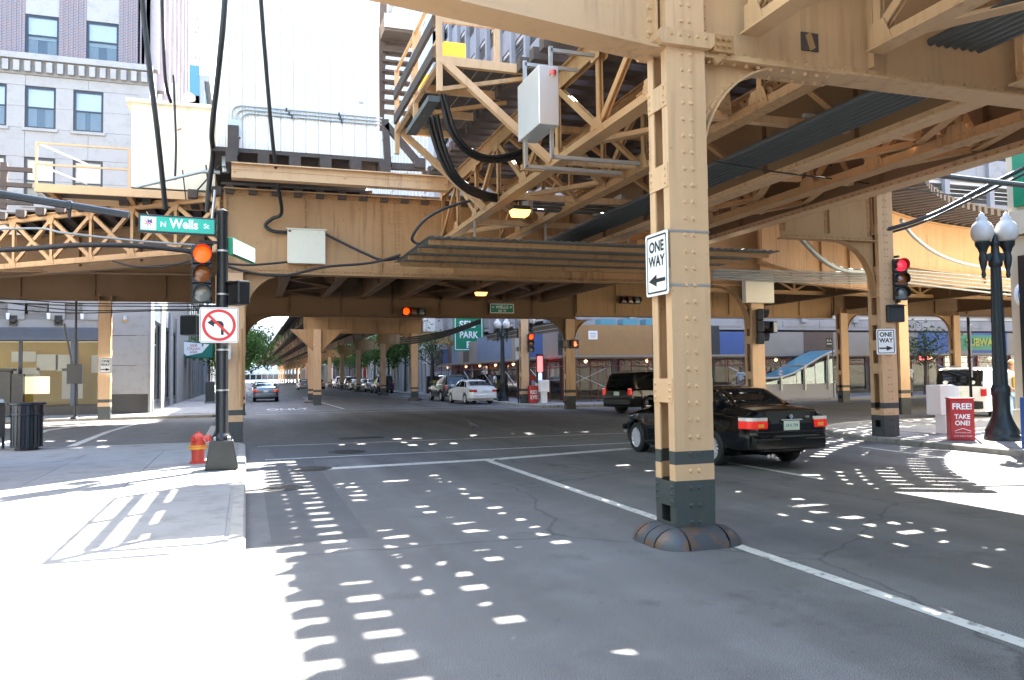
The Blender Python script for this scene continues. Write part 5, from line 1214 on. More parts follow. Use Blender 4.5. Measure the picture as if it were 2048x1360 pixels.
# red free paper box, white box and sign post on the right corner
q = onZ(1922, 880, KZ); fb = thing('paper_box', 'dark red free paper box reading FREE TAKE ONE on the sunlit corner', 'paper box', q); ya = -.95
u, v_ = axes(-.62); f = u.cross(Zv); ctr = q+Zv*.47
b = MB(); b.prism([(-.24, -.2), (.24, -.2), (.24, .2), (-.24, .2)], q, u, -f, Zv*.9); b.build('cabinet', M['box_red'], fb, bev=.02); b = MB(); b.prism([(-.25, -.21), (.25, -.21), (.25, .21), (-.25, .21)], q+Zv*.9, u, -f, Zv*.03); b.build('lid', M['box_red'], fb)
for c_, uu, w_ in ((ctr+f*.203, u, .44), (ctr-u*.243, -f, .36)):
    nn = uu.cross(Zv)
    lettering('FREE!', c_+Zv*.27+nn*.004, uu, Zv, .13, M['sign_white'], fb, width=w_*.86, bold=.03); lettering('TAKE', c_+Zv*.05+nn*.004, uu, Zv, .1, M['sign_white'], fb, width=w_*.7, bold=.03); lettering('ONE!', c_-Zv*.09+nn*.004, uu, Zv, .1, M['sign_white'], fb, width=w_*.66, bold=.03)
    b = MB(); b.bar(c_-uu*w_*.36-Zv*.26+nn*.004, c_-Zv*.2+nn*.004, .012, .002, up=nn); b.bar(c_-Zv*.2+nn*.004, c_+uu*w_*.36-Zv*.26+nn*.004, .012, .002, up=nn); b.build('roof_emblem', M['sign_white'], fb)
    lettering('apartments.com', c_-Zv*.29+nn*.004, uu, Zv, .03, M['sign_white'], fb, width=w_*.7); lettering('HOME SEARCH GUIDE', c_-Zv*.37+nn*.004, uu, Zv, .03, M['sign_white'], fb, width=w_*.8)
q = onZ(1888, 866, KZ); wb = thing('newspaper_box', 'plain white newspaper box on a pedestal behind the red box', 'newspaper box', q); b = MB(); b.prism([(-.3, .45), (.3, .45), (.3, 1.12), (.12, 1.18), (-.3, 1.18)], q+V((0, -.22, 0)), (1, 0, 0), Zv, (0, .44, 0)); b.build('cabinet', M['white_paint'], wb, bev=.02); b = MB(); b.box(q.x-.1, q.x+.2, q.y-.15, q.y+.15, KZ, .46+KZ); b.build('pedestal', M['white_paint'], wb)
q = onZ(1945, 872, KZ); sp_ = thing('sign_post', 'thin steel post with narrow parking signs seen edge on', 'sign post', q); b = MB(); b.box(q.x-.025, q.x+.025, q.y-.02, q.y+.02, KZ, 2.9); b.build('post', M['black_metal'], sp_)
u, _ = axes(.9)
plate((q.x, q.y-.03, 2.35), u, .3, .75, 'sign_white', sp_, 'sign_panel', .004, .02); plate((q.x, q.y-.03, 1.72), u, .3, .45, 'sign_white', sp_, 'sign_panel', .004, .02)
q = onZ(2072, 905, KZ); bb = thing('newspaper_box', 'bright blue newspaper box beside the beige corner building', 'newspaper box', q); b = MB(); b.box(q.x-.12, q.x+.4, q.y-.25, q.y+.2, KZ+.05, 1.15); b.build('cabinet', M['sign_blue'], bb, bev=.02); b = MB(); b.box(q.x-.05, q.x+.3, q.y-.15, q.y+.15, KZ, KZ+.049); b.build('base', M['black_metal'], bb)
# round shop sign on the corner building
q = onX(2046, 590, 17.9); rs = thing('round_sign', 'round blue and yellow shop sign on the beige corner building', 'sign', q); 
for r, m, o_, t_ in ((.30, 'sign_white', 0, .08), (.26, 'sign_blue', .081, .01)): b = MB(); b.cyl(q+V((.08-o_-0, 0, 0)) if 0 else q-V((0, o_, 0)), q-V((0, o_+t_, 0)), r, r, 28); b.build('disc', M[m], rs)
b = MB(); b.prism([(-.22, -.2), (.2, -.2), (.25, .0), (.1, .04), (-.1, .04), (-.24, .02)], q-V((0, .0915, 0)), (1, 0, 0), Zv, (0, -.006, 0)); b.build('yellow_panel', M['sign_yellow'], rs); lettering('Illinois', q+V((0, -.0985, -.03)), (1, 0, 0), Zv, .05, M['sign_blue'], rs); lettering('LOTTERY', q+V((0, -.0985, -.11)), (1, 0, 0), Zv, .08, M['sign_red'], rs, width=.36, bold=.02)
for k, m in ((0, 'sign_red'), (1, 'sign_yellow'), (2, 'sign_white')): b = MB(); b.bar(q+V((-.12+k*.08, -.0925, .1)), q+V((.0+k*.08, -.0925, .22)), .035, .003, up=(0, 1, 0)); b.build('stripe', M[m], rs)
b = MB(); b.bar(q+V((.3, 0, 0)), q+V((.6, 0, 0)), .05, .05); b.build('bracket', M['black_metal'], rs)
# newspaper boxes at the far corner
for px, py, m, w_, h_, lab, txt in ((1066, 806, 'box_red', .5, .95, 'red newspaper box with white lettering at the far corner', 'RED\nEYE'), (1073, 803, 'ply_slate', .45, 1.2, 'grey blue newspaper box behind the red one', None), (1088, 806, 'white_paint', .5, 1.25, 'white newspaper box on a slim pedestal at the far corner', None)):
    q = onZ(px, py, KZ); t = thing('newspaper_box', lab, 'newspaper box', q)
    if txt: b = MB(); b.box(q.x-w_/2, q.x+w_/2, q.y-.2, q.y+.2, KZ, KZ+h_); b.build('cabinet', M[m], t, bev=.02); lettering('RED', q+V((-.02, -.204, h_*.62)), (1, 0, 0), Zv, .2, M['sign_white'], t, width=.4, bold=.03); lettering('EYE', q+V((-.02, -.204, h_*.32)), (1, 0, 0), Zv, .2, M['sign_white'], t, width=.4, bold=.03)
    else: b = MB(); b.box(q.x-w_/2, q.x+w_/2, q.y-.2, q.y+.2, KZ+.6, KZ+h_); b.build('cabinet', M[m], t, bev=.02); b = MB(); b.box(q.x-.15, q.x+.15, q.y-.12, q.y+.12, KZ, KZ+.6); b.build('pedestal', M[m], t); plate(q+V((0, -.2, h_*.78)), V((1, 0, 0)), .3, .35, 'shop_panel', t, 'window_panel', .004, .01)
q = onZ(1063, 800, KZ); b = MB(); b.lathe([(.05, 0), (.05, .9), (.24, 1.0), (.3, 1.25), (.2, 1.5), (.0, 1.55)], q, 16); o = b.build('litter_bin', M['box_red'], None, 50); o['label'] = 'round red topped bin behind the far newspaper boxes'; o['category'] = 'bin'
# --- signals on the far structures ----------------------------------------------------------------------
p = onY(1062, 686, 38.2); pc = thing('steel_column', 'dark tan column carrying a red signal by the far newspaper boxes', 'column', (13.9, 38.9, KZ)); q = onZ(1049, 806, KZ); pc.location = q; column(q.x, q.y, 4.8, None, zb=KZ, detail=1, parent=pc, w=.42)
signal((q.x+.32, q.y-.3, onY(1062, 686, q.y-.3).z), 0., 'red traffic light on the dark column at the far right corner')
p = onY(828, 623, 35.6); signal(p, 0, 'sideways traffic light glowing red on the shaded far girder', horiz=True, s=.36)
p = onY(1262, 600, 35.3); signal(p, 0, 'sideways traffic light with dim green lens on the shaded girder', lit=-1, horiz=True, grn='green_off', redm='red_off', s=.36)
p = onY(1526, 653, 20.6); signal(p, 1.15, 'dark three-lens traffic light turned away on the column beyond the black sedan', lit=-1, grn='green_dim', s=.36)
p = onY(1544, 655, 20.7); ped(p, 2.0, 'small grey walk signal beside the turned away traffic light', s=.36)
p = onY(1806, 558, 14.9); sg2 = signal((p.x, 14.95, p.z), -.35, 'traffic light with a pale red lens on the sunlit corner column', redm='red_sunlit', s=.33)
for z in (p.z+.55, p.z-.52): b = MB(); b.bar((p.x, 15.0, z), (14.6, 15.3, z), .06, .05); b.build('mounting_arm', M['black_metal'], sg2)
p = onY(1797, 626, 14.9); ped((p.x, 14.98, p.z), -.3, 'black walk signal below the pale red traffic light', s=.42)
p = onY(1150, 688, 35.5); ped(p, 0, 'walk signal with glowing red hand on the far right kerb column', s=.42, hand=True)
p = onY(1122, 688, 35.5); ped(p, -1.4, 'dark walk signal seen from the side on the far right kerb column', s=.40)
# --- green street sign on the far girder ------------------------------------------------------------------
c = onY(1004, 617, 35.6); gs = thing('street_name_sign', 'green street sign reading N WELLS ST 200 W on the far girder', 'sign', c-Zv*.22); u = V((1, 0, 0)); plate(c, u, 1.16, .44, 'sign_white', gs, 'panel', .01, .03); plate(c, u, 1.10, .38, 'sign_green', gs, 'face', .004, .02, .011)
f = V((0, -1, 0)); lettering('WELLS', c+Zv*.06+f*.018, u, Zv, .14, M['sign_white'], gs, width=.62, bold=.02); lettering('N', c+Zv*.06-u*.44+f*.018, u, Zv, .09, M['sign_white'], gs, bold=.02); lettering('ST', c+Zv*.06+u*.44+f*.018, u, Zv, .09, M['sign_white'], gs, bold=.02); lettering('200  W', c-Zv*.11+f*.018, u, Zv, .09, M['sign_white'], gs, bold=.02)
# SELF PARK blade sign
c = onY(936, 664, 60); sf = thing('garage_sign', 'tall green garage sign lettered SELF PARK on the grey garage', 'sign', c-Zv*2); plate(c+Zv*.3, u, 2.4, 3.6, 'sign_green', sf, 'panel', .2, .05); border(c+Zv*.3, u, 2.4, 3.6, 'sign_white', sf, .203, .1, .06)
for s_, z in (('SELF', .56), ('PARK', -.25), ('P', -1.02)): lettering(s_, c+Zv*z+f*.205, u, Zv, .52, M['sign_white'], sf, width=1.5 if len(s_) > 1 else .4, bold=.03)
# parking sign post near far corner
q = onZ(1037, 806, KZ); sp2 = thing('sign_post', 'post with two small parking signs at the far corner kerb', 'sign post', q); b = MB(); b.box(q.x-.03, q.x+.03, q.y-.03, q.y+.03, KZ, 4.2); b.build('post', M['grey_metal'], sp2)
for z, h in ((3.45, .5), (2.75, .45)): plate((q.x, q.y-.035, z), u, .3, h, 'sign_white', sp2, 'sign_panel', .005, .02)
# yellow poster stand by the green parked vehicle
q = onZ(864, 787, KZ); q.x = max(q.x, 14.9); ps = thing('poster_stand', 'black poster stand with a yellow panel beyond the green vehicle', 'stand', q); b = MB(); b.box(q.x-.5, q.x+.5, q.y-.3, q.y+.3, KZ, 1.65); b.build('frame', M['black_metal'], ps); plate(q+V((.05, -.3, .7)), u, .6, .9, 'sign_yellow', ps, 'poster', .006, .01)
# paper sheet on plywood, black bus sign
# --- luminaires ---------------------------------------------------------------------------------------------
for px, py, Y, lab in ((1040, 425, 15.5, 'glowing orange lamp hung under the outer lattice truss'), (962, 587, 30.0, 'glowing orange lamp in the dark under the crossing')):
    c = onY(px, py, Y); t = thing('street_luminaire', lab, 'lamp', c); s_ = .17 if Y < 20 else .2
    b = MB(); b.prism([(-s_*1.2, .04), (s_*1.2, .04), (s_*1.0, .12), (-s_*1.0, .12)], c+V((0, -.14, 0)), (1, 0, 0), Zv, (0, .28, 0)); b.build('hood', M['grey_metal'], t)
    b = MB(); b.prism([(-s_*1.15, .04), (s_*1.15, .04), (s_*.85, -.08), (-s_*.85, -.08)], c+V((0, -.13, 0)), (1, 0, 0), Zv, (0, .26, 0)); b.build('lens', M['sodium'], t)
    b = MB(); b.cyl(c+Zv*.12, c+Zv*.7, .02, .02, 6); b.build('hanger', M['grey_metal'], t)
# --- sidewalk shed (covered walkway) ----------------------------------------------------------------------------
def shed(f, a0, a1, label, panels, depth=2.2, z0=2.72, z1=4.05, lamps=()):
    t = thing('covered_walkway', label, 'walkway', f.p((a0+a1)/2, KZ))
    x = a0; i = 0
    while x < a1-.1:
        w_, m, dz = panels[i % len(panels)]; w_ = min(w_, a1-x)
        o = f.slab(x+.01, x+w_-.01, z0, z1+dz, 0, .025).build('plywood_panel', M[m], t); x += w_; i += 1
    f.slab(a0, a1, z0-.12, z0-.005, -depth, .06).build('roof_deck', M['ply_grey'], t); f.slab(a0, a1, z0-.2, z0-.122, -.12, .05).build('edge_beam', M['grey_metal'], t)
    n = max(2, round((a1-a0)/2.6))
    for i in range(n+1):
        for dd in (0, -depth+.1):
            x = min(max(a0+(a1-a0)*i/n, a0+.05), a1-.05); b = MB(); b.cyl(f.p(x, KZ, dd-.03), f.p(x, z0-.2, dd-.03), .03, .03, 8); b.build('post', M['scaffold_red'], t)
        if i < n:
            x0, x1 = a0+(a1-a0)*i/n, a0+(a1-a0)*(i+1)/n
            b = MB(); b.tube([f.p(x0, z0-.28, -.03), f.p(x1, z0-.28, -.03)], .022, 6); b.tube([f.p(x0, z0-.62, -.03), f.p(x1, z0-.62, -.03)], .022, 6)
            for k in range(6): xa = x0+(x1-x0)*k/6; xb = x0+(x1-x0)*(k+1)/6; b.tube([f.p(xa, z0-.62, -.03), f.p((xa+xb)/2, z0-.28, -.03), f.p(xb, z0-.62, -.03)], .012, 5)
            b.build('header_frame', M['scaffold_red'], t)
            if i % 2 == 0:
                for s_ in (0, 1): b = MB(); b.tube([f.p(x0, .9 if s_ else 2.0, .0), f.p(x1, 2.0 if s_ else .9, .0)], .016, 5); b.build('brace', M['galv'], t)
    for x in lamps:
        b = MB(); b.lathe([(.02, .1), (.09, .05), (.1, 0), (.06, -.07), (.0, -.1)], f.p(x, z0-.34, -.3), 10); b.build('lamp', M['lamp_warm'], t)
    return t
SW = Face((16.4, 40.6, 0), (1, 0, 0)); SL = Face((16.4, 74, 0), (0, -1, 0))
shed(SW, 0, 34, 'red scaffold walkway with painted plywood parapet along Wells street', [(.9, 'ply_grey', 0), (4.6, 'ply_brown', .35), (4.4, 'ply_black', .35), (2.6, 'ply_blue', 0), (.5, 'ply_grey', 0), (2.8, 'ply_grey', 0), (2.2, 'ply_dark', -.0), (3.6, 'ply_grey', 0), (3.0, 'ply_grey', 0), (3.0, 'ply_blue', 0), (1.4, 'ply_grey', 0), (3.2, 'ply_blue', 0), (2.2, 'ply_grey', 0)], lamps=(1.5, 5.3, 9.4, 14, 19, 26, 31))
shed(SL, 2, 33.39, 'red scaffold walkway with mixed plywood parapet along Lake street', [(3.4, 'ply_black', -.1), (1.8, 'ply_blue', -.1), (1.4, 'ply_dark', .2), (2.2, 'ply_slate', .1), (1.6, 'ply_grey', .1), (1.8, 'ply_dark', .3), (2.2, 'ply_grey', .2), (2.6, 'ply_slate', .4), (1.4, 'ply_slate', .1), (4.2, 'ply_slate', 0), (1.6, 'ply_grey', 0), (4.2, 'ply_blue', 0), (2.4, 'ply_grey', 0)], lamps=(6, 12, 16, 20, 24, 29))
pap = thing('paper_notice', 'white paper notice stapled to the brown plywood', 'notice', onY(1187, 670, 40.5)); q = onY(1187, 670, 40.5); plate((q.x, 40.572, q.z), u, .55, .48, 'sign_white', pap, 'sheet', .003, .01)
for k, (m, w_) in enumerate((('ply_slate', .4), ('ply_slate', .36), ('sign_red', .3))): plate((q.x, 40.568, q.z+.1-k*.1), u, w_, .03, m, pap, 'print_line', .001, .005)
sb = thing('shop_banner', 'dark green banner with yellow lettering on the walkway parapet', 'banner', onY(1963, 688, 40.5)); q = onY(1963, 685, 40.5); plate((q.x, 40.57, q.z), u, 3.3, 1.0, 'sign_green', sb, 'panel', .003, .02); lettering('SUBWAY', q+V((0, -.04, 0)), u, Zv, .5, M['banner_text'], sb, width=2.7, bold=.03)
ns_ = thing('neon_sign', 'small glowing red shop neon under the walkway', 'neon sign', onY(1847, 714, 42.6)); q = onY(1847, 714, 43.2); plate(q, u, 1.0, .4, 'neon', ns_, 'tube_panel', .02, .1); b = MB(); b.cyl(q+Zv*.2, q+Zv*.5, .015, .015, 6); b.build('hanger', M['black_metal'], ns_)
ns_ = thing('neon_sign', 'upright red and blue neon shop sign under the walkway corner', 'neon sign', onY(1080, 742, 43)); q = onY(1080, 735, 43.0); plate(q+Zv*.2, u, .32, .9, 'neon', ns_, 'tube_panel', .02, .06); plate(q-Zv*.55, u, .2, .5, 'neon_blue', ns_, 'tube_panel', .02, .06); b = MB(); b.box(q.x-.22, q.x+.22, 43.0, 43.08, q.z-.9, q.z+.75); b.build('backing', M['trim_black'], ns_)
for px, py, w_, h_, m, lab, tx in ((988, 730, 1.5, .9, 'trim_black', 'black shop sign with script and yellow lettering', ('Cocktails', 'Steaks')), (985, 765, 1.3, 1.2, 'trim_black', 'black board with big white letters under the Lake street walkway', ('TKO',))):
    q = onX(px, py, 17.3); t = thing('shop_board', lab, 'sign', q); uu = V((0, -1, 0)); plate(q, uu, w_*1.6, h_, m, t, 'board', .04, .02)
    for k, s_ in enumerate(tx): lettering(s_, q+V((-.045, 0, h_*.2-k*.4)), uu, Zv, .3 if len(tx) > 1 else .55, M['sign_white'] if k == 0 else M['sign_yellow'], t, width=w_*1.2)
# teal canopy panels above the plywood
tc = thing('glass_canopy', 'row of teal glass panels above the brown plywood', 'canopy', onY(1240, 645, 42.5))
for i in range(4): q = onY(1215+i*45, 645, 42.5); b = MB(); b.box(q.x-.48, q.x+.48, 42.4, 43.2, q.z-.18, q.z+.2); b.build('glass_panel', M['teal_glass'], tc)
q0, q1 = onY(1190, 652, 42.5), onY(1375, 652, 42.5); b = MB(); b.box(q0.x, q1.x, 42.35, 43.3, q0.z-.25, q0.z-.15); b.build('sill', M['conc_light'], tc)
# --- subway entrance with glass roof -------------------------------------------------------------------------
sb_ = thing('subway_entrance', 'glass roofed subway stair entrance with steel frame on the far pavement', 'subway entrance', (27, 39.1, KZ)); YS = 38.5
xa, xb = onY(1515, 780, YS).x, onY(1672, 780, YS).x; zw = onY(1600, 768, YS).z
b = MB(); b.box(xa, xb, YS, YS+.12, KZ, zw); b.build('low_wall', M['conc_light'], sb_); b = MB(); b.box(xa, xb, YS+1.8, YS+1.92, KZ, zw); b.build('low_wall', M['conc_light'], sb_); b = MB(); b.box(xb-.12, xb, YS+.121, YS+1.799, KZ, zw); b.build('end_wall', M['conc_light'], sb_)
cv = [onY(px, py, YS-.05) for px, py in ((1530, 757), (1560, 755), (1590, 745), (1620, 727), (1645, 712), (1668, 702))]
for yy in (0, 2.0): b = MB(); b.tube(spline([c+V((0, yy, 0)) for c in cv], 5), .06, 8); b.build('curved_beam', M['galv'], sb_, 50)
sc_ = spline(cv, 2)
for a, c in zip(sc_[:-1], sc_[1:]): b = MB(); b.hexa((a+c)/2+V((0, 1.0, .05)), (c-a)/2*.97, (0, .97, 0), (0, 0, .01)); b.build('roof_pane', M['teal_glass'], sb_)
for px, py in ((1562, 752), (1609, 730), (1655, 708)):
    q = onY(px, py, YS-.05); b = MB(); b.box(q.x-.05, q.x+.05, YS-.12, YS-.02, .6, q.z); b.build('frame_post', M['galv'], sb_)
    b = MB(); b.box(q.x-.04, q.x+.04, YS-.019, YS+2.0, q.z-.06, q.z+.02); b.build('cross_bar', M['galv'], sb_)
for k in range(4): x0 = xa+.1+(xb-xa-.2)*k/4; x1 = xa+.1+(xb-xa-.2)*(k+1)/4; zt2 = max(zw+.1, [c.z for c in sc_][min(len(sc_)-1, 2*k+2)]-.15); b = MB(); b.prism([(x0+.02, zw+.01), (x1-.02, zw+.01), (x1-.02, zt2), (x0+.02, max(zw+.05, zt2-.3))], (0, YS+.05, 0), (1, 0, 0), Zv, (0, .012, 0)); b.build('side_pane', M['canopy_glass'], sb_)
bs = thing('bus_stop_sign', 'small black stop sign above the subway entrance', 'sign', onY(1658, 690, 38.2)); q = onY(1658, 686, 38.2); plate(q, u, .42, .55, 'sign_black', bs, 'panel', .02, .02); lettering('0 A', q+V((0, -.024, .13)), u, Zv, .13, M['sign_white'], bs, width=.32); plate(q-Zv*.05, u, .34, .04, 'sign_white', bs, 'print_line', .002, .005, .022); b = MB(); b.cyl((q.x+.25, 38.22, KZ), (q.x+.25, 38.22, q.z+.3), .03, .03, 8); b.build('post', M['grey_metal'], bs)
# awning and planters down the left pavement
aw = thing('awning_sign', 'green awning with a white lettered panel over the left pavement', 'awning', (-3.4, 80, 2.5)); q = onY(392, 700, 62.0); b = MB(); b.prism([(-1.1, .7), (1.1, .45), (1.1, -.55), (-1.1, -.5)], q, (1, 0, 0), Zv, (0, 3, 0)); b.build('canvas', M['awning'], aw); b = MB(); b.prism([(-1.0, .62), (.9, .4), (.4, -.2), (-.6, -.42), (-1.0, -.1)], q-V((0, .02, 0)), (1, 0, 0), Zv, (0, .015, 0)); b.build('white_panel', M['sign_white'], aw)
for k, s_ in enumerate(('SER', 'ITALIAN', '& BAR')): lettering(s_, q+V((-.15, -.03, .32-k*.24)), u, Zv, .2, M['box_red'], aw, width=.5+.35*(k == 1))
for x in (-.9, .9): b = MB(); b.cyl((q.x+x, 62.3, KZ), (q.x+x, 62.3, q.z-.4), .05, .05, 8); b.build('post', M['black_metal'], aw)
for px, py, lab in ((377, 793, 'dark planter with red flowers by the awning post'), (425-40+2, 790, 'dark planter with pink flowers behind the first planter')):
    q = onZ(px, py, KZ); t = thing('flower_planter', lab, 'planter', q); b = MB(); b.lathe([(.22, 0), (.35, .55), (.38, .6), (.3, .6)], q, 14); b.build('pot', M['navy_metal'], t, 40); b = MB()
    for k in range(120):
        d = V((R.gauss(0, .2), R.gauss(0, .2), .75+R.gauss(0, .16))); n = V((R.random()-.5, R.random()-.5, R.random())).normalized(); a = n.orthogonal().normalized()*.06; c = n.cross(a); b.quad(q+d-a, q+d-c, q+d+a, q+d+c)
    b.build('flowers', M['leaf_dark'], t); b = MB()
    for k in range(60):
        d = V((R.gauss(0, .22), R.gauss(0, .22), .85+R.gauss(0, .14))); n = V((R.random()-.5, R.random()-.5, R.random())).normalized(); a = n.orthogonal().normalized()*.045; c = n.cross(a); b.quad(q+d-a, q+d-c, q+d+a, q+d+c)
    b.build('blossoms', M['flower'], t)
q = onZ(421, 806, KZ); cbn = thing('control_cabinet', 'grey signal control cabinet by the left pavement kerb', 'cabinet', q); b = MB(); b.box(q.x-.3, q.x+.25, q.y-.2, q.y+.25, KZ+.1, 1.5); b.build('cabinet', M['grey_metal'], cbn, bev=.03); b = MB(); b.box(q.x-.36, q.x+.3, q.y-.26, q.y+.3, KZ, KZ+.1); b.build('plinth', M['concrete'], cbn)
# ---------------------------------------------------------------- vehicles
def interp(keys, x):
    if x <= keys[0][0]: return keys[0][1]
    for (a, va), (b, vb) in zip(keys[:-1], keys[1:]):
        if x <= b: t = (x-a)/(b-a); t = t*t*(3-2*t)*.35+t*.65; return va+(vb-va)*t
    return keys[-1][1]
class Car:
    def __init__(s, sp): s.__dict__.update(sp); s.h = s.L/2
    def zb(s, y):
        z = s.zlow+(.13 if (y < s.yr-s.ra and not s.suv) else 0)
        for yw in (s.yf, s.yr):
            d = abs(y-yw)
            if d < s.ra: z = max(z, s.rw+math.sqrt(s.ra**2-d*d)*1.0)
        return z
    def ring(s, y):
        w = interp(s.kw, y); zr = interp(s.kroof, y); zbelt = min(interp(s.kbelt, y), zr-.02); wr = min(interp(s.kwr, y), w*.97); zb = s.zb(y)
        zm = max(s.zmid, zb+.03); zm = min(zm, zbelt-.05)
        return [(0, zb), (w*.80, zb), (w*.965, zb+.015), (w*.99, max(zb+.035, s.zlow+.12)), (w, zm), (w*.985, zbelt-.06), (w*.955, zbelt), (w*.935, zbelt+.012), (wr+(w*.93-wr)*.08, zr-.055), (wr*.95, zr-.018), (wr*.6, zr-.003), (0, zr)]
    def S(s, y, k, sgn=1, off=0.):
        r = s.ring(y); i = min(int(k), len(r)-2); t = k-i; x = r[i][0]*(1-t)+r[i+1][0]*t; z = r[i][1]*(1-t)+r[i+1][1]*t
        dx, dz = r[i+1][0]-r[i][0], r[i+1][1]-r[i][1]; L = math.hypot(dx, dz) or 1
        return V((sgn*(x+off*dz/L), y, z-off*dx/L))
    def body(s):
        ys = set()
        n = 64
        for i in range(n+1): ys.add(round(-s.h+s.L*i/n, 4))
        for yw in (s.yf, s.yr):
            for i in range(-8, 9): ys.add(round(yw+s.ra*math.sin(i/8*1.5708)*.9999, 4))
        ys = sorted(ys); b = MB(); m = len(s.ring(0)); vs = []
        for y in ys:
            r = s.ring(y); vs += [V((x, y, z)) for x, z in r]+[V((-x, y, z)) for x, z in r[-2:0:-1]]
        N = 2*m-2; fs = []
        for i in range(len(ys)-1):
            for k in range(N): fs.append((i*N+k, (i+1)*N+k, (i+1)*N+(k+1) % N, i*N+(k+1) % N)[::-1])
        fs += [tuple(range(N)), tuple(range((len(ys)-1)*N, len(ys)*N))[::-1]]
        b.add(vs, fs); return b
    def patch(s, y0a, y1a, y0b, y1b, k0, k1, sgn, off, ny=8, nk=3):      # y-range at k0 and at k1
        b = MB(); vs = []
        for j in range(nk+1):
            t = j/nk; ya = y0a+(y0b-y0a)*t; yb = y1a+(y1b-y1a)*t; k = k0+(k1-k0)*t
            vs += [s.S(ya+(yb-ya)*i/ny, k, sgn, off) for i in range(ny+1)]
        fs = [(j*(ny+1)+i, j*(ny+1)+i+1, (j+1)*(ny+1)+i+1, (j+1)*(ny+1)+i) for j in range(nk) for i in range(ny)]
        if sgn < 0: fs = [f[::-1] for f in fs]
        return b.add(vs, fs)
    def screen(s, y0, y1, k0, off, ny=8, cut=0.):
        b = MB(); vs = []; ks = [k0+(11-k0)*i/4 for i in range(5)]
        for i in range(ny+1):
            y = y0+(y1-y0)*i/ny; row = [s.S(y, k, 1, off) for k in ks]; row += [V((-p.x, p.y, p.z)) for p in row[-2::-1]]; vs += row
        n = 9; fs = [(i*n+k, i*n+k+1, (i+1)*n+k+1, (i+1)*n+k) for i in range(ny) for k in range(n-1)]
        return b.add(vs, fs)
def wheel_parts(t, x, y, r, wd, sgn, spokes=9, hub='rim'):
    c = V((sgn*x, y, r)); ax = V((1, 0, 0)); b = MB(); n = 28; prof = [(r*.66, -wd/2), (r*.9, -wd/2), (r, -wd/2+.035), (r, wd/2-.035), (r*.9, wd/2), (r*.66, wd/2)]; vs = []
    for rr, o in prof: vs += [c+ax*o+V((0, rr*math.cos(6.28319*k/n), rr*math.sin(6.28319*k/n))) for k in range(n)]
    b.add(vs, [(i*n+k, i*n+(k+1) % n, (i+1)*n+(k+1) % n, (i+1)*n+k) for i in range(5) for k in range(n)]); w = b.build('wheel', M['tyre'], t, 40)
    b = MB(); b.cyl(c+ax*sgn*(wd/2-.09), c+ax*sgn*(wd/2-.075), r*.66, r*.66, 24); b.build('wheel_disc', M['trim_black'], w)
    b = MB(); o = c+ax*sgn*(wd/2-.012)
    for i in range(spokes):
        a = 6.28319*i/spokes; d = V((0, math.cos(a), math.sin(a))); q = V((0, -math.sin(a), math.cos(a))); b.hexa(o+d*r*.36-ax*sgn*.018, d*r*.30, q*.024*(9/spokes)**.5, ax*.014)
    b.cyl(o-ax*sgn*.05, o, r*.15, r*.12, 14)
    n = 28; vs = []
    for rr, oo in ((r*.66, .0), (r*.60, -.015), (r*.60, -.06)): vs += [o+ax*sgn*oo+V((0, rr*math.cos(6.28319*k/n), rr*math.sin(6.28319*k/n))) for k in range(n)]
    b.add(vs, [(i*n+k, i*n+(k+1) % n, (i+1)*n+(k+1) % n, (i+1)*n+k) for i in range(2) for k in range(n)]); b.build('rim', M[hub], w, 40)
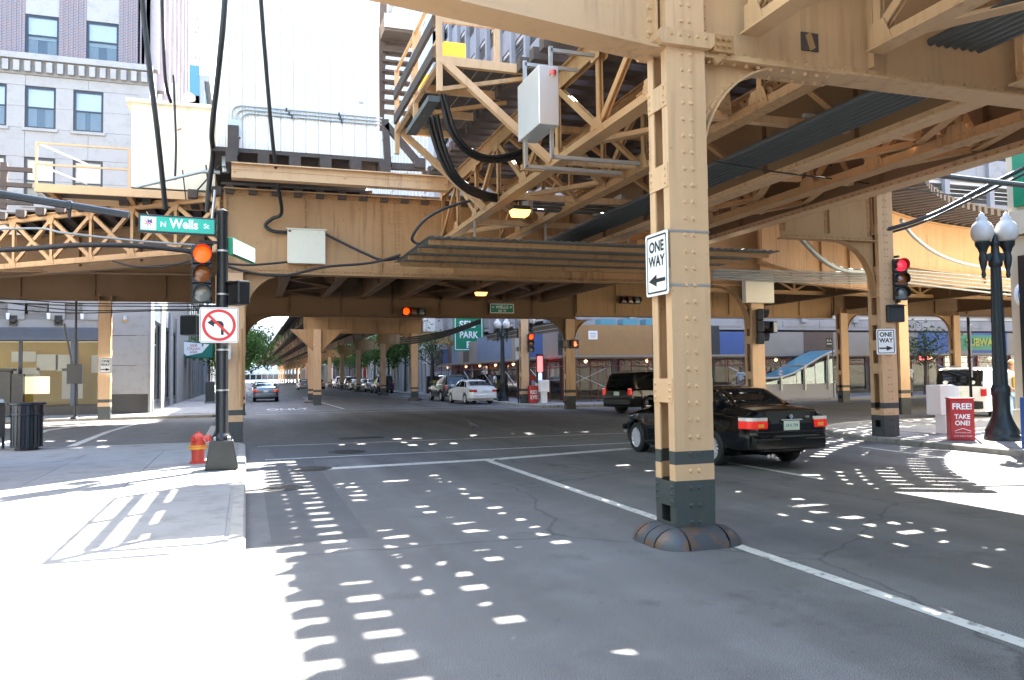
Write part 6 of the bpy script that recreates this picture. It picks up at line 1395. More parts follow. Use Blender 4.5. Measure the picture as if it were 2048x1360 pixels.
def build_car(name, label, sp, paint, loc, rz, group=None, lit=False, cat='car', rear=None, trim=None):
    s = Car(sp); t = thing(name, label, cat, (0, 0, 0), group)
    b = s.body(); b.build('body', M[paint], t, 32)
    b = MB(); b.box(-s.W*.34, s.W*.34, -s.h+.75, s.h-.25, s.zlow-.0, .62); b.box(-s.W*.46, s.W*.46, s.yr+s.ra+.03, s.yf-s.ra-.03, s.zlow-.015, s.zlow+.1); b.build('underbody', M['trim_black'], t)
    for y in (s.yf, s.yr):
        for sg in (-1, 1): wheel_parts(t, s.W/2-.125, y, s.rw, .215, sg, s.spokes)
    for (y0a, y1a, y0b, y1b) in s.side:
        for sg in (-1, 1): s.patch(y0a, y1a, y0b, y1b, 7.12, 7.90, sg, .004).build('side_window', M['car_glass'], t, 60)
    for nm, y0, y1 in (('windscreen', *s.ws), ('rear_window', *s.rws)): s.screen(y0, y1, 8.35, .004).build(nm, M['car_glass'], t, 60)
    # seams, mirrors, handles, lamps, plates
    for y in s.seams:
        for sg in (-1, 1): s.patch(y-.004, y+.004, y-.004, y+.004, 3.05, 6.9, sg, .0015, 1, 8).build('door_seam', M['trim_black'], t)
    for y in s.handles:
        for sg in (-1, 1): p = s.S(y, 5.2, sg, .02); b = MB(); b.hexa(p, (.012, 0, 0), (0, .09, 0), (0, 0, .014)); b.build('door_handle', M[trim or paint], t, bev=.005)
    for sg in (-1, 1):
        p = s.S(s.mirror, 7.1, sg, .12); b = MB(); b.hexa(p+V((0, 0, .06)), (.09, 0, 0), (0, .05, 0), (0, 0, .065)); b.hexa(p-V((sg*.1, 0, -.02)), (.05, 0, 0), (0, .025, 0), (0, 0, .02)); b.build('mirror', M[paint], t, bev=.02)
    L_ = 'lens_red_lit' if lit else 'lens_red'; hb = -s.h
    for sg in (-1, 1):
        x0, x1, z0, z1 = s.tail
        if not s.suv:
            q_ = s.W/1.8; pl2 = [(.49*q_, hb-.012), (.70*q_, hb-.010), (.785*q_, hb+.02), (.842*q_, hb+.10), (.885*q_, hb+.28), (.80*q_, hb+.28), (.5*q_, hb+.1)]
            for nm_, za, zb_, m_, gr in (('tail_light', .715, .845, L_, 0), ('reversing_lens', .846, .905, 'lens_clear', 0), ('indicator_lens', .735, .80, 'hydrant_band' if lit else L_, .004)):
                b = MB(); p3 = [(sg*(x_+gr), y_-gr) for x_, y_ in (pl2 if nm_ != 'indicator_lens' else [(.56*q_, hb-.012), (.68*q_, hb-.011), (.68*q_, hb+.05), (.56*q_, hb+.05)])]; b.prism(p3, (0, 0, za), (1, 0, 0), (0, 1, 0), (0, 0, zb_-za)); b.build(nm_, M[m_], t, bev=.008)
        b = MB(); b.prism([(sg*x0, z0), (sg*x1, z0+.01), (sg*x1, z1), (sg*x0, z1)], (0, hb+s.tdep, 0), (1, 0, 0), (0, 0, 1), (0, -.03-s.tdep, 0)); tl = b.build('tail_light', M[L_], t, bev=.012) if s.suv else None
        if s.suv: b = MB(); b.prism([(sg*(x0+.02), z1-.045), (sg*(x1-.01), z1-.045), (sg*(x1-.01), z1-.008), (sg*(x0+.02), z1-.008)], (0, hb-.031, 0), (1, 0, 0), (0, 0, 1), (0, -.004, 0)); b.build('reversing_lens', M['lens_clear'], tl)
        b = MB(); x0, x1, z0, z1 = s.head; b.prism([(sg*x0, z0), (sg*x1, z0+.02), (sg*x1, z1), (sg*x0, z1-.01)], (0, s.h-.16, 0), (1, 0, 0), (0, 0, 1), (0, .13, 0)); b.build('headlight', M['lens_clear'], t, bev=.02)
    z = s.plate; b = MB(); b.box(-.16, .16, hb-.022, hb-.006, z-.08, z+.08); pl = b.build('licence_plate', M['plate'], t)
    b = MB(); bo = [(-s.W*.47, hb+.34), (-s.W*.46, hb+.12), (-s.W*.40, hb-.01), (-s.W*.2, hb-.055), (0, hb-.065), (s.W*.2, hb-.055), (s.W*.40, hb-.01), (s.W*.46, hb+.12), (s.W*.47, hb+.34)]; b.prism(bo, (0, 0, s.bump-.16), (1, 0, 0), (0, 1, 0), (0, 0, .26)); b.build('rear_bumper', M[s.bumpm or paint], t, 35, bev=.035)
    b = MB(); b.box(-s.W*.42, s.W*.42, s.h-.1, s.h+.03, s.bump-.05, s.bump+.06); b.build('front_bumper', M[s.bumpm or paint], t, bev=.03)
    if s.suv:
        for sg in (-1, 1): b = MB(); b.tube([(sg*s.W*.36, -s.L*.3, s.H-.03), (sg*s.W*.36, -s.L*.28, s.H+.03), (sg*s.W*.37, s.L*.08, s.H+.03), (sg*s.W*.36, s.L*.1, s.H-.03)], .018, 6); b.build('roof_rail', M['trim_black'], t)
    if rear: rear(t, s, pl)
    place(t, loc, rz); return t
def K(*a): return list(a)
def sedan(L=4.78, W=1.80, H=1.435, scale=1.):
    h = L/2; q = h/2.39
    return dict(L=L, W=W, H=H, zlow=.20, zmid=.60, rw=.318, ra=.365, yf=h-.84, yr=-h+1.10, spokes=14,
        kw=K((-h, .70*W/1.8), (-h+.06, .80*W/1.8), (-h+.3, .868*W/1.8), (-h+.9, .895*W/1.8), (0, .90*W/1.8), (h-.9, .89*W/1.8), (h-.4, .84*W/1.8), (h-.08, .70*W/1.8), (h, .58*W/1.8)),
        kroof=K((-h, .80), (-h+.03, .97), (-h+.12, 1.04), (-h+.62, 1.085), (-h+.78, 1.10), (-h+1.45, H-.045), (-h+1.95, H), (.15, H), (.42, H-.03), (.62, H-.085), (h-1.12, 1.03), (h-.95, .99), (h-.5, .90), (h-.1, .74), (h, .60)),
        kbelt=K((-h, .74), (-h+.05, .90), (-h+.5, .955), (0, .94), (h-1.0, .90), (h-.4, .80), (h, .56)),
        kwr=K((-h, .5), (-h+.1, .66), (-h+.75, .68), (-h+1.4, .585), (0, .575), (.5, .56), (h-1.15, .66), (h-.6, .62), (h, .4)),
        side=[(.02, .95*q, .04, .42*q), (-.98*q, -.05, -.72*q, -.04), (-1.42*q, -1.06*q, -1.0*q, -.80*q)], ws=(.50*q, 1.22*q), rws=(-1.62*q, -1.02*q), seams=[1.05*q, -.0, -1.0*q], handles=[.12, -.85], mirror=.86*q,
        tail=(.50, .79, .735, .875), tdep=.22, head=(.36, .62, .58, .70), plate=.76, bump=.50, bumpm=None, suv=False)
def suv(L=4.6, W=1.83, H=1.74):
    h = L/2; q = h/2.3
    return dict(L=L, W=W, H=H, zlow=.30, zmid=.72, rw=.355, ra=.41, yf=h-.82, yr=-h+1.02, spokes=6,
        kw=K((-h, .82*W/1.83), (-h+.08, .87*W/1.83), (-h+.6, .90*W/1.83), (0, .915*W/1.83), (h-.7, .90*W/1.83), (h-.2, .82*W/1.83), (h, .66*W/1.83)),
        kroof=K((-h, .98), (-h+.02, 1.08), (-h+.28, H-.09), (-h+.42, H-.02), (-h+1.0, H), (.1, H-.01), (.38, H-.07), (1.0*q, 1.16), (1.2*q, 1.10), (h-.3, 1.02), (h-.06, .88), (h, .74)),
        kbelt=K((-h, .94), (-h+.03, 1.04), (0, 1.05), (1.0*q, 1.02), (h-.3, .92), (h, .70)),
        kwr=K((-h, .72), (-h+.2, .70), (-h+.5, .66), (.2, .64), (.5, .62), (1.1*q, .70), (h, .5)),
        side=[(.02, .82*q, .04, .42*q), (-.98*q, -.05, -.96*q, -.04), (-1.92*q, -1.06*q, -1.78*q, -1.04*q)], ws=(.44*q, .98*q), rws=(-h+.05, -h+.30), seams=[.92*q, -.0, -1.02*q], handles=[.12, -.85], mirror=.76*q,
        tail=(.66, .84, .80, 1.08), tdep=.05, head=(.45, .8, .72, .90), plate=.86, bump=.55, bumpm='trim_black', suv=True)
def bmw_rear(t, s, pl):
    hb = -s.h; f = V((0, -1, 0)); u = V((1, 0, 0))
    lettering('54 K 794', V((0, hb-.0235, .76)), u, Zv, .055, M['sign_green'], pl, width=.25, bold=.02)
    b = MB(); b.cyl((0, hb-.004, .915), (0, hb-.014, .915), .036, .036, 18); bd = b.build('emblem', M['chrome'], t); b = MB(); b.quad(V((0, hb-.0155, .915)), V((.024, hb-.0155, .915)), V((.017, hb-.0155, .932)), V((0, hb-.0155, .939))); b.quad(V((0, hb-.0155, .915)), V((-.024, hb-.0155, .915)), V((-.017, hb-.0155, .898)), V((0, hb-.0155, .891))); b.build('emblem_quarters', M['sign_blue'], bd)
    lettering('530i', V((.34, hb-.012, .90)), u, Zv, .035, M['chrome'], t, bold=.02)
    b = MB(); b.box(-.22, .22, hb-.03, hb-.004, .845, .87); b.build('plate_lamp_bar', M['chrome'], t, bev=.005)
    for z in (.655,): b = MB(); b.box(-.79, .79, hb-.006, hb+.02, z-.006, z+.006); b.build('trunk_seam', M['trim_black'], t)
    b = MB(); b.box(-.76, .76, hb-.058, hb-.048, .52, .545); b.build('bumper_strip', M['grey_metal'], t, bev=.004)
    for x in (-.5, -.42): b = MB(); b.cyl((x, hb-.03, .25), (x, hb+.2, .25), .033, .033, 12); b.build('tailpipe', M['chrome'], t)
    for sg in (-1, 1):
        for k, y in enumerate((.25, -.55)): b = MB(); b.hexa((sg*.36, y, .86), (.24, 0, 0), (0, .09, .0), (0, -.06, .3)); 
SD = sedan()
build_car('sedan_car', 'shiny black sedan with lit tail lights waiting behind the nearest column', SD, 'car_black', (8.88, 14.05, 0), math.radians(1.5), lit=True, rear=bmw_rear)
# black utility vehicle crossing to the right
q = onZ(1262, 828, 0); build_car('utility_vehicle', 'black utility vehicle with lit tail lights turning right across the crossing', suv(4.6, 1.83, 1.76), 'car_black', (q.x+1.55, q.y+.7, 0), math.radians(-72), lit=True)
q = onZ(1935, 838, 0); build_car('utility_vehicle', 'white utility vehicle driving off right past the sunlit corner', suv(4.4, 1.78, 1.76), 'car_white', (q.x+1.0, q.y+.4, 0), math.radians(-64))
build_car('sedan_car', 'white sedan parked at the right kerb past the crossing', sedan(4.5, 1.72, 1.44), 'car_white', (12.85, 46.6, 0), math.radians(5))
build_car('utility_vehicle', 'dark green utility vehicle parked ahead of the white sedan', suv(4.5, 1.78, 1.72), 'car_green', (13.0, 53.0, 0), math.radians(2))
build_car('coupe_car', 'slate grey coupe driving away in the left lane', sedan(4.6, 1.78, 1.33), 'car_slate', (1.35, 61.0, 0), math.radians(-1), lit=True)
build_car('utility_vehicle', 'dark blue utility vehicle with spare wheel on the back beside the right columns', suv(4.5, 1.85, 1.8), 'car_navy', (13.0, 81, 0), 0)
sw = MB(); sw.cyl((13.0, 78.75, 1.05), (13.0, 78.52, 1.05), .36, .33, 20); o = sw.build('spare_wheel', M['tyre'], bpy.data.objects['utility_vehicle.003'], 40)
cars = [('silver sedan parked behind the dark blue utility vehicle', 'car_silver', 0), ('white sedan parked second behind the dark blue utility vehicle', 'car_white', 0), ('tan sedan parked in the far right row', 'car_tan', 0), ('green utility vehicle parked in the far right row', 'car_green', 1), ('black sedan parked far down the right row', 'car_black', 0), ('white utility vehicle parked far down the right row', 'car_white', 1), ('red sedan parked at the end of the right row', 'car_red', 0)]
for i, (lab, pm_, k) in enumerate(cars): build_car('utility_vehicle' if k else 'sedan_car', lab, suv() if k else sedan(4.6, 1.76, 1.44), pm_, (13.0+R.uniform(-.1, .1), 88.5+i*6.3, 0), R.uniform(-.02, .02), 'cars parked down the right kerb')
for lab, pm_, x, y, k in (('silver car with lit brake lights waiting in the far centre lanes', 'car_silver', 7.4, 112, 0), ('tan car with lit brake lights waiting beside the silver one', 'car_tan', 9.6, 116, 0), ('black car ahead of the grey coupe', 'car_black', 1.6, 74, 0), ('silver car far ahead in the left lane', 'car_silver', 1.5, 90, 0)):
    build_car('sedan_car', lab, sedan(4.6, 1.76, 1.44), pm_, (x, y, 0), 0, 'cars in the far lanes', lit=True)
# ---------------------------------------------------------------- people, pigeon, trees
def person(label, loc, rz, h=1.74, shirt='cloth_white', legs='cloth_grey', skin='skin_dark', hair='hair', stride=.14, arms=((.22, .0), (.22, .05)), pack=None, lean=0.):
    t = thing('person', label, 'person', (0, 0, 0)); s = h/1.75
    def skinned(name, pts, edges, m, parent, lv=2):
        me = bpy.data.meshes.new(name); me.from_pydata([tuple(c*s for c in p[:3]) for p in pts], edges, []); o = bpy.data.objects.new(name, me); COL.objects.link(o); me.materials.append(M[m])
        o.modifiers.new('skin', 'SKIN'); o.modifiers['skin'].use_smooth_shade = True
        sub = o.modifiers.new('sub', 'SUBSURF'); sub.levels = lv; sub.render_levels = lv
        for i, p in enumerate(pts): me.skin_vertices[0].data[i].radius = (p[3]*s, (p[4] if len(p) > 4 else p[3])*s)
        me.skin_vertices[0].data[0].use_root = True; o.parent = parent; return o
    st = stride
    a, c = arms
    body = [(0, 0, .98, .15, .11), (0, .01+lean*.3, 1.18, .135, .105), (0, .01+lean*.6, 1.36, .165, .115), (0, lean*.8, 1.46, .10, .08), (0, .01+lean, 1.53, .052), (0, .035+lean*1.1, 1.60, .072, .082), (0, .03+lean*1.15, 1.69, .070, .085),
        (.19, lean*.7, 1.42, .055), (a[0]+.03, a[1]-.02, 1.14, .043), (a[0]+.02, a[1]+.08, .90, .031), (a[0]+.02, a[1]+.1, .82, .034, .02),
        (-.19, lean*.7, 1.42, .055), (-c[0]-.03, c[1]-.02, 1.14, .043), (-c[0]-.02, c[1]+.08, .90, .031), (-c[0]-.02, c[1]+.1, .82, .034, .02),
        (.095, 0, .90, .088), (.10, st*.45, .50, .058), (.10, st-.02, .09, .04), (.10, st+.14, .035, .035, .03), (-.095, 0, .90, .088), (-.10, -st*.25, .50, .058), (-.10, -st-.06, .09, .04), (-.10, -st+.10, .035, .035, .03)]
    ed = [(0, 1), (1, 2), (2, 3), (3, 4), (4, 5), (5, 6), (3, 7), (7, 8), (8, 9), (9, 10), (3, 11), (11, 12), (12, 13), (13, 14), (0, 15), (15, 16), (16, 17), (17, 18), (0, 19), (19, 20), (20, 21), (21, 22)]
    skinned('body', body, ed, skin, t)
    sh = [(0, 0, .93, .165, .125), (0, .01+lean*.3, 1.18, .152, .122), (0, .01+lean*.6, 1.36, .182, .13), (0, lean*.8, 1.455, .115, .092), (.19, lean*.7, 1.42, .072), ((a[0]+.22)/2+.01, (a[1])/2, 1.27, .066), (-.19, lean*.7, 1.42, .072), (-(c[0]+.22)/2-.01, c[1]/2, 1.27, .066)]
    skinned('shirt', sh, [(0, 1), (1, 2), (2, 3), (3, 4), (4, 5), (3, 6), (6, 7)], shirt, t)
    tr_ = [(0, 0, .96, .16, .122), (.095, 0, .88, .105), (.10, st*.45, .50, .078), (.10, st-.02, .12, .066), (-.095, 0, .88, .105), (-.10, -st*.25, .50, .078), (-.10, -st-.06, .12, .066)]
    skinned('trousers', tr_, [(0, 1), (1, 2), (2, 3), (0, 4), (4, 5), (5, 6)], legs, t)
    hm = MB(); hc = V((0, .015+lean*1.15, 1.70))*1
    vs = []; n = 12
    for j in range(6):
        ph = j/5*1.75
        for k in range(n): th = 6.28319*k/n; q = V((.082*math.sin(ph)*math.cos(th), .10*math.sin(ph)*math.sin(th), .088*math.cos(ph))); q.z = max(q.z, -.01+.03*(q.y > .03)) if q.y > .02 else q.z; vs.append((hc+q)*s)
    hm.add(vs, [(j*n+k, (j+1)*n+k, (j+1)*n+(k+1) % n, j*n+(k+1) % n) for j in range(5) for k in range(n)]); hm.build('hair', M[hair], t, 80)
    fc = MB(); yf = .12+lean*1.15
    for x in (-.03, .03): fc.dome((x*s, (yf-.008)*s, 1.665*s), (0, 1, 0), .010*s)
    fc.add([V((-.012, yf-.005, 1.63))*s, V((.012, yf-.005, 1.63))*s, V((0, yf+.018, 1.632))*s, V((0, yf-.006, 1.665))*s], [(0, 1, 2), (0, 2, 3), (1, 3, 2)]); fc.build('face_features', M['hair'], t)
    for sx, y0 in ((.10, st), (-.10, -st)):
        b = MB(); b.hexa(V((sx, y0+.05, .045))*s, (.045*s, 0, 0), (0, .135*s, 0), (0, 0, .045*s)); b.build('shoe', M['trim_black'], t, bev=.02)
    if pack: b = MB(); b.hexa(V((.02, -.19, 1.18))*s, (.10*s, 0, 0), (0, .07*s, 0), (0, 0, .15*s)); b.build('backpack', M[pack], t, bev=.05)
    place(t, loc, rz); return t
q = onZ(1822, 796, KZ); q = V((onY(1822, 780, 38.0).x, 38.0, KZ)); person('man in a white shirt and grey trousers standing with back turned beside the corner column', q, .2, 1.85, arms=((.24, .02), (.21, .0)), stride=.06, lean=.05)
q = V((onY(1482, 760, 38.6).x, 38.6, KZ)); person('man in a pale blue shirt seen over the black sedan roof', q, 2.2, 1.8, shirt='cloth_blue')
q = onX(2034, 780, 18.9); q = V((19.3, 16.0, KZ)); person('person in jeans with a yellow backpack walking by the corner building', q, -.5, 1.76, shirt='cloth_white', legs='denim', skin='skin', hair='hair_blond', stride=.24, pack='backpack')
q = V((onY(956, 765, 48.0).x, 48.0, KZ)); q.x = max(q.x, 14.8); person('person in a white shirt on the pavement behind the white sedan', q, 1.2, 1.72)
# pigeon
q = onZ(945, 858, 0); pg = thing('pigeon', 'small grey pigeon walking on the shaded roadway', 'pigeon', (0, 0, 0))
def blob(pts, m, nm):
    me = bpy.data.meshes.new(nm); me.from_pydata([p[:3] for p in pts], [(i, i+1) for i in range(len(pts)-1)], []); o = bpy.data.objects.new(nm, me); COL.objects.link(o); me.materials.append(M[m]); o.modifiers.new('skin', 'SKIN').use_smooth_shade = True; sb2 = o.modifiers.new('s', 'SUBSURF'); sb2.levels = 2; sb2.render_levels = 2
    for i, p in enumerate(pts): me.skin_vertices[0].data[i].radius = (p[3], p[4] if len(p) > 4 else p[3])
    me.skin_vertices[0].data[1].use_root = True; o.parent = pg
blob([(-.2, 0, .09, .03, .008), (-.10, 0, .12, .045, .03), (0, 0, .15, .06, .055), (.08, 0, .18, .05), (.11, 0, .24, .026), (.13, 0, .285, .028), (.165, 0, .28, .008)], 'pigeon', 'body')
for y in (-.025, .025): b = MB(); b.tube([(0.0+y, y, .11), (.01+y, y, .05), (.0+y, y, .0), (.05+y, y, .004)], .006, 5); b.build('leg', M['scaffold_red'], pg)
for sg in (-1, 1): b = MB(); b.prism([(.07, .03), (-.19, -.05), (-.1, -.045), (.06, -.04)], (0, sg*.055, .15), (1, 0, 0), (0, 0, 1), (0, sg*.012, 0)); b.build('wing', M['pigeon'], pg, bev=.004)
place(pg, q, 2.6)
# trees
def tree(x, y, h, cr, label, grp, seed, leafn=2600, m='leaf', zb=KZ, lean=(0, 0), ls=.16, zcrown=.36):
    rr = random.Random(seed); o = V((x, y, zb)); t = thing('street_tree', label, 'tree', o, grp); b = MB(); top = o+V((lean[0], lean[1], h*.72))
    b.tube([o, o+V((.03, .02, h*.2)), o.lerp(top, .6)+V((.05, -.03, 0)), top], [.15, .11, .08, .03], 8); ends = [top]
    for i in range(9):
        a = i*2.4+rr.random(); z0 = h*(zcrown-.04+.035*i); st_ = o+V((lean[0]*z0/h, lean[1]*z0/h, z0)); ln = cr*(.55+.4*rr.random()); e = st_+V((math.cos(a)*ln, math.sin(a)*ln, ln*(.5+.4*rr.random())))
        md = st_.lerp(e, .5)+V((0, 0, -.08*ln)); b.tube([st_, md, e], [.05, .035, .012], 6); ends += [e, md]
        for k in range(2): e2 = md+V((rr.gauss(0, .35*cr), rr.gauss(0, .35*cr), .3*cr*rr.random()+.2)); b.tube([md, e2], [.022, .008], 5); ends.append(e2)
    b.build('trunk', M['bark'], t, 60); c = MB(); cz = h*(zcrown+.30); clumps = []
    for e in ends+[o+V((lean[0]+rr.gauss(0, cr*.45), lean[1]+rr.gauss(0, cr*.45), cz+rr.gauss(0, h*.13))) for i in range(16)]: clumps.append((e, cr*(.2+.16*rr.random())))
    for i in range(leafn):
        e, r = clumps[int(rr.random()*len(clumps))]; p = e+V((rr.gauss(0, r*.62), rr.gauss(0, r*.62), rr.gauss(0, r*.45))); n = V((rr.gauss(0, 1), rr.gauss(0, 1), rr.gauss(.6, 1))).normalized(); a = n.orthogonal().normalized(); bb = n.cross(a); th = rr.random()*6.28; a, bb = a*math.cos(th)+bb*math.sin(th), bb*math.cos(th)-a*math.sin(th); s_ = ls*(.6+.8*rr.random())
        c.add([p-a*s_, p-bb*s_*.5+a*s_*.1, p+a*s_, p+bb*s_*.5+a*s_*.1], [(0, 1, 2, 3)])
    c.build('crown', M[m], t)
for i, (x, y, h, cr) in enumerate(((-1.0, 65, 6.2, 2.9), (-1.1, 76, 7.0, 3.0), (-1.6, 86, 7.5, 2.8), (-1.7, 100, 8, 3))): tree(x, y, h, cr, ('leafy green street tree arching over the left pavement, nearest of its row', 'second leafy tree along the left pavement', 'third leafy tree along the left pavement', 'last leafy tree along the left pavement')[i], 'trees down the left pavement', 20+i, 2600)
for i, (x, y, h, cr) in enumerate(((-1.2, 135, 9, 3.4), (-1.3, 170, 10, 4), (15.2, 150, 9, 3.6), (15.2, 190, 10, 4))): tree(x, y, h, cr, ('leafy tree far down the left pavement', 'last leafy tree at the far left end of the street', 'leafy tree far down the right pavement', 'last leafy tree at the far right end of the street')[i], 'far street trees', 90+i, 1500, ls=.3)
for i, (x, y, h, cr) in enumerate(((15.2, 68, 7, 2.2), (15.2, 80, 8, 2.6), (15.2, 90, 8, 2.8), (15.3, 101, 8.5, 2.9), (15.2, 113, 8, 2.8), (15.3, 127, 8.5, 3))): tree(x, y, h, cr, ('thin young tree by the covered walkway end', 'leafy tree beside the parked dark blue vehicle', 'leafy tree beyond the dark blue vehicle', 'leafy tree beside the parked tan sedan', 'leafy tree beside the far parked cars', 'farthest leafy tree on the right kerb')[i], 'trees down the right kerb', 40+i, 500 if i == 0 else 2600, ls=.12 if i == 0 else .17)
q = onY(1850, 720, 39.4); tree(q.x, 39.4, 5.2, 1.5, 'thin dark young tree in front of the blue plywood at right', None, 77, 700, 'leaf_dark', ls=.1)
# ---------------------------------------------------------------- cables, conduits, boxes hung on the structure
def cable(name, label, pts, r, m='cable', cat='cable', n=8, grp=None, smooth=6):
    b = MB(); b.tube(spline(pts, smooth) if smooth else pts, r, n); o = b.build(name, M[m], None, 60); tag(o, label, cat, grp); return o
# thick cables hanging past the tower
CY = 19.2
cable('power_cable', 'thick black cable hanging from above to the top of the street name sign', [onY(278, -120, 17.6), onY(285, 0, 18), onY(296, 110, 18.2), onY(312, 240, 18.5), onY(322, 330, 18.9), onY(331, 418, 19.4)], .055)
cable('power_cable', 'slim black cable hanging in front of the cream shed', [onY(322, -100, 18), onY(325, 40, 18.4), onY(331, 160, 18.8), onY(342, 205, 19.2)], .035)
cable('power_cable', 'frayed thin cable hanging down the face of the cream shed', [onY(347, 150, 21.0), onY(350, 230, 21.2), onY(352, 290, 21.3), onY(350, 360, 21.4)], .028)
cable('power_cable', 'thick black cable running down beside the left edge of the control tower', [onY(456, -100, 17.8), onY(447, 40, 18), onY(436, 150, 18.6), onY(424, 260, 19.4), onY(426, 310, 20.1), onY(418, 372, 20.5), onY(414, 425, 20.6)], .06)
cable('power_cable', 'long black cable dropping in front of the white tower siding to the pale box', [onY(516, -110, 17.4), onY(522, 0, 17.8), onY(531, 120, 18.4), onY(545, 280, 19.3), onY(556, 370, 19.9), onY(563, 425, 20.5), onY(545, 437, 20.75), onY(531, 450, 20.8), onY(545, 462, 20.82), onY(575, 465, 20.85)], .045)
# pale square box on the deep girder and its cables
q0, q1 = onY(575, 458, YG-.25), onY(651, 528, YG-.25); bx_ = thing('junction_box', 'pale square weathered junction box on the deep girder', 'junction box', ((q0.x+q1.x)/2, YG-.2, q1.z)); b = MB(); b.box(q0.x, q1.x, YG-.25, YG-.06, q1.z, q0.z); b.build('cabinet', M['box_paint'], bx_, bev=.01)
b = MB(); b.box(q0.x-.03, q1.x+.03, YG-.27, YG-.05, q0.z+.002, q0.z+.03); b.build('drip_lid', M['box_paint'], bx_); b = MB(); b.box(q0.x+.02, q0.x+.09, YG-.256, YG-.2505, q0.z-.07, q0.z-.02); b.build('label_plate', M['ply_dark'], bx_); b = MB(); b.box((q0.x+q1.x)/2-.2, (q0.x+q1.x)/2+.2, YG-.058, YG-.034, q1.z, q0.z); b.build('back_plate', M['tan'], bx_)
cable('power_cable', 'black cable sagging right from the pale box to the corrugated sheet', [onY(650, 468, YG-.2), onY(690, 488, YG-.3), onY(730, 507, YG-.4), onY(765, 520, YG-.5), onY(800, 516, YG-.8)], .035)
cable('power_cable', 'black cable looping from behind the signal pole across the deep girder', [onY(440, 528, YG-.5), onY(500, 545, YG-.5), onY(570, 551, YG-.5), onY(650, 534, YG-.5), onY(740, 526, YG-.5), onY(800, 510, YG-.9)], .032)
cable('power_cable', 'thin black cable running level from behind the signal pole to the pale box', [onY(440, 526, YG-.3), onY(500, 530, YG-.3), onY(575, 524, YG-.3)], .028)
cable('power_cable', 'black cable bending down onto the corrugated sheet beside the deep girder', [onY(1010, 398, 17.5), onY(930, 404, 17.8), onY(860, 432, 18), onY(826, 470, 18.2), onY(832, 486, 18.3), onY(870, 492, 18.0)], .035)
# corrugated sheet with purlins
cs = thing('corrugated_sheet', 'grey corrugated metal sheet with timber purlins hung below the trusses', 'metal sheet', (8, 18.4, 4.6)); x0, x1, y0, y1, zc_ = 3.62, 12.4, 16.4, 20.55, 4.62
b = MB(); n = 96; vs = []
for i in range(n+1):
    x = x0+(x1-x0)*i/n; z = zc_+(.035 if i % 2 else -.0)
    vs += [(x, y0, z), (x, y1, z), (x, y0, z+.006), (x, y1, z+.006)]
fs = []
for i in range(n): q = i*4; fs += [(q, q+1, q+5, q+4), (q+2, q+6, q+7, q+3), (q, q+4, q+6, q+2), (q+1, q+3, q+7, q+5)]
b.add(vs, fs); b.build('sheet', M['zinc'], cs)
for k in range(4): yy = y0+.35+k*1.15; b = MB(); b.box(x0+.1, x1-.1, yy-.05, yy+.05, zc_-.11, zc_-.005); b.build('purlin', M['tan'], cs)
for x in (4.9, 6.62, 8.75, 10.1): b = MB(); b.box(x-.02, x+.02, 17.3, 17.34, zc_+.03, 5.2); b.build('hanger_rod', M['galv'], cs)
# flat bank of grey conduits on the right
cb2 = thing('conduit_bank', 'flat bank of dark grey conduits running beneath the right track', 'conduits', (7.9, 14, 5.2))
for i in range(7): x = 7.35+i*.12; b = MB(); b.tube([(x, -6, 5.12), (x, 7.0, 5.12), (x, 12.9, 5.12)] if 0 else [(x, 7.5, 5.12), (x, 20.6, 5.12)], .048, 8); b.build('conduit', M['conduit_dark'], cb2, 60)
for y in (9, 12.5, 16, 19): b = MB(); b.box(7.25, 8.2, y-.03, y+.03, 5.17, 5.22); b.build('hanger_bar', M['galv'], cb2); 
cb2b = thing('conduit_bank', 'bank of dark conduits above the cross girder on the near side', 'conduits', (7.9, 2, 5.4))
for i in range(7): x = 7.35+i*.12; b = MB(); b.tube([(x, -6, 5.40), (x, 6.95, 5.40)], .048, 8); b.build('conduit', M['conduit_dark'], cb2b, 60)
cb3 = thing('conduit_bank', 'small bank of black conduits across the outer truss above the orange lamp', 'conduits', onY(1150, 405, 16.0))
for i in range(5): a, c = onY(1055+i*3, 392+i*7, 16.0+i*.05), onY(1250+i*3, 404+i*7, 16.0+i*.05); b = MB(); b.tube([a, c, onY(1330, 398+i*6, 16.2), onY(1420, 380+i*6, 16.6)], .032, 7); b.build('conduit', M['conduit_dark'], cb3, 60)
for px in (1060, 1245): q = onY(px, 407, 15.95); b = MB(); b.box(q.x-.05, q.x+.05, 15.9, 16.3, q.z-.22, q.z+.2); b.build('clamp', M['galv'], cb3)
# heavy cables curving from the platform to the truss
for k in range(3):
    o_ = V((k*.07, k*.03, k*.01))
    cable('feeder_cable', ('outer', 'middle', 'inner')[k]+' of three heavy black cables curving from the platform tray to the lower conduits', [onY(856+k*9, 235-k*3, 14.5), onY(862+k*9, 262, 14.5), onY(880+k*8, 315, 14.6), onY(905+k*7, 357, 14.8), onY(945+k*5, 388-k*4, 15.3), onY(1000, 402-k*5, 15.7), onY(1058, 397-k*2, 16.0)], .042)
for k in range(2):
    cable('feeder_cable', ('lower', 'upper')[k]+' of two heavy black cables looping from the platform to the truss top', [onY(880+k*8, 190, 13.4), onY(886+k*9, 215, 13.4), onY(900+k*10, 262, 13.5), onY(928+k*8, 300-k*4, 13.7), onY(970+k*3, 321-k*8, 14.1), onY(1020, 318-k*9, 14.5), onY(1075, 296-k*7, 14.9)], .042)
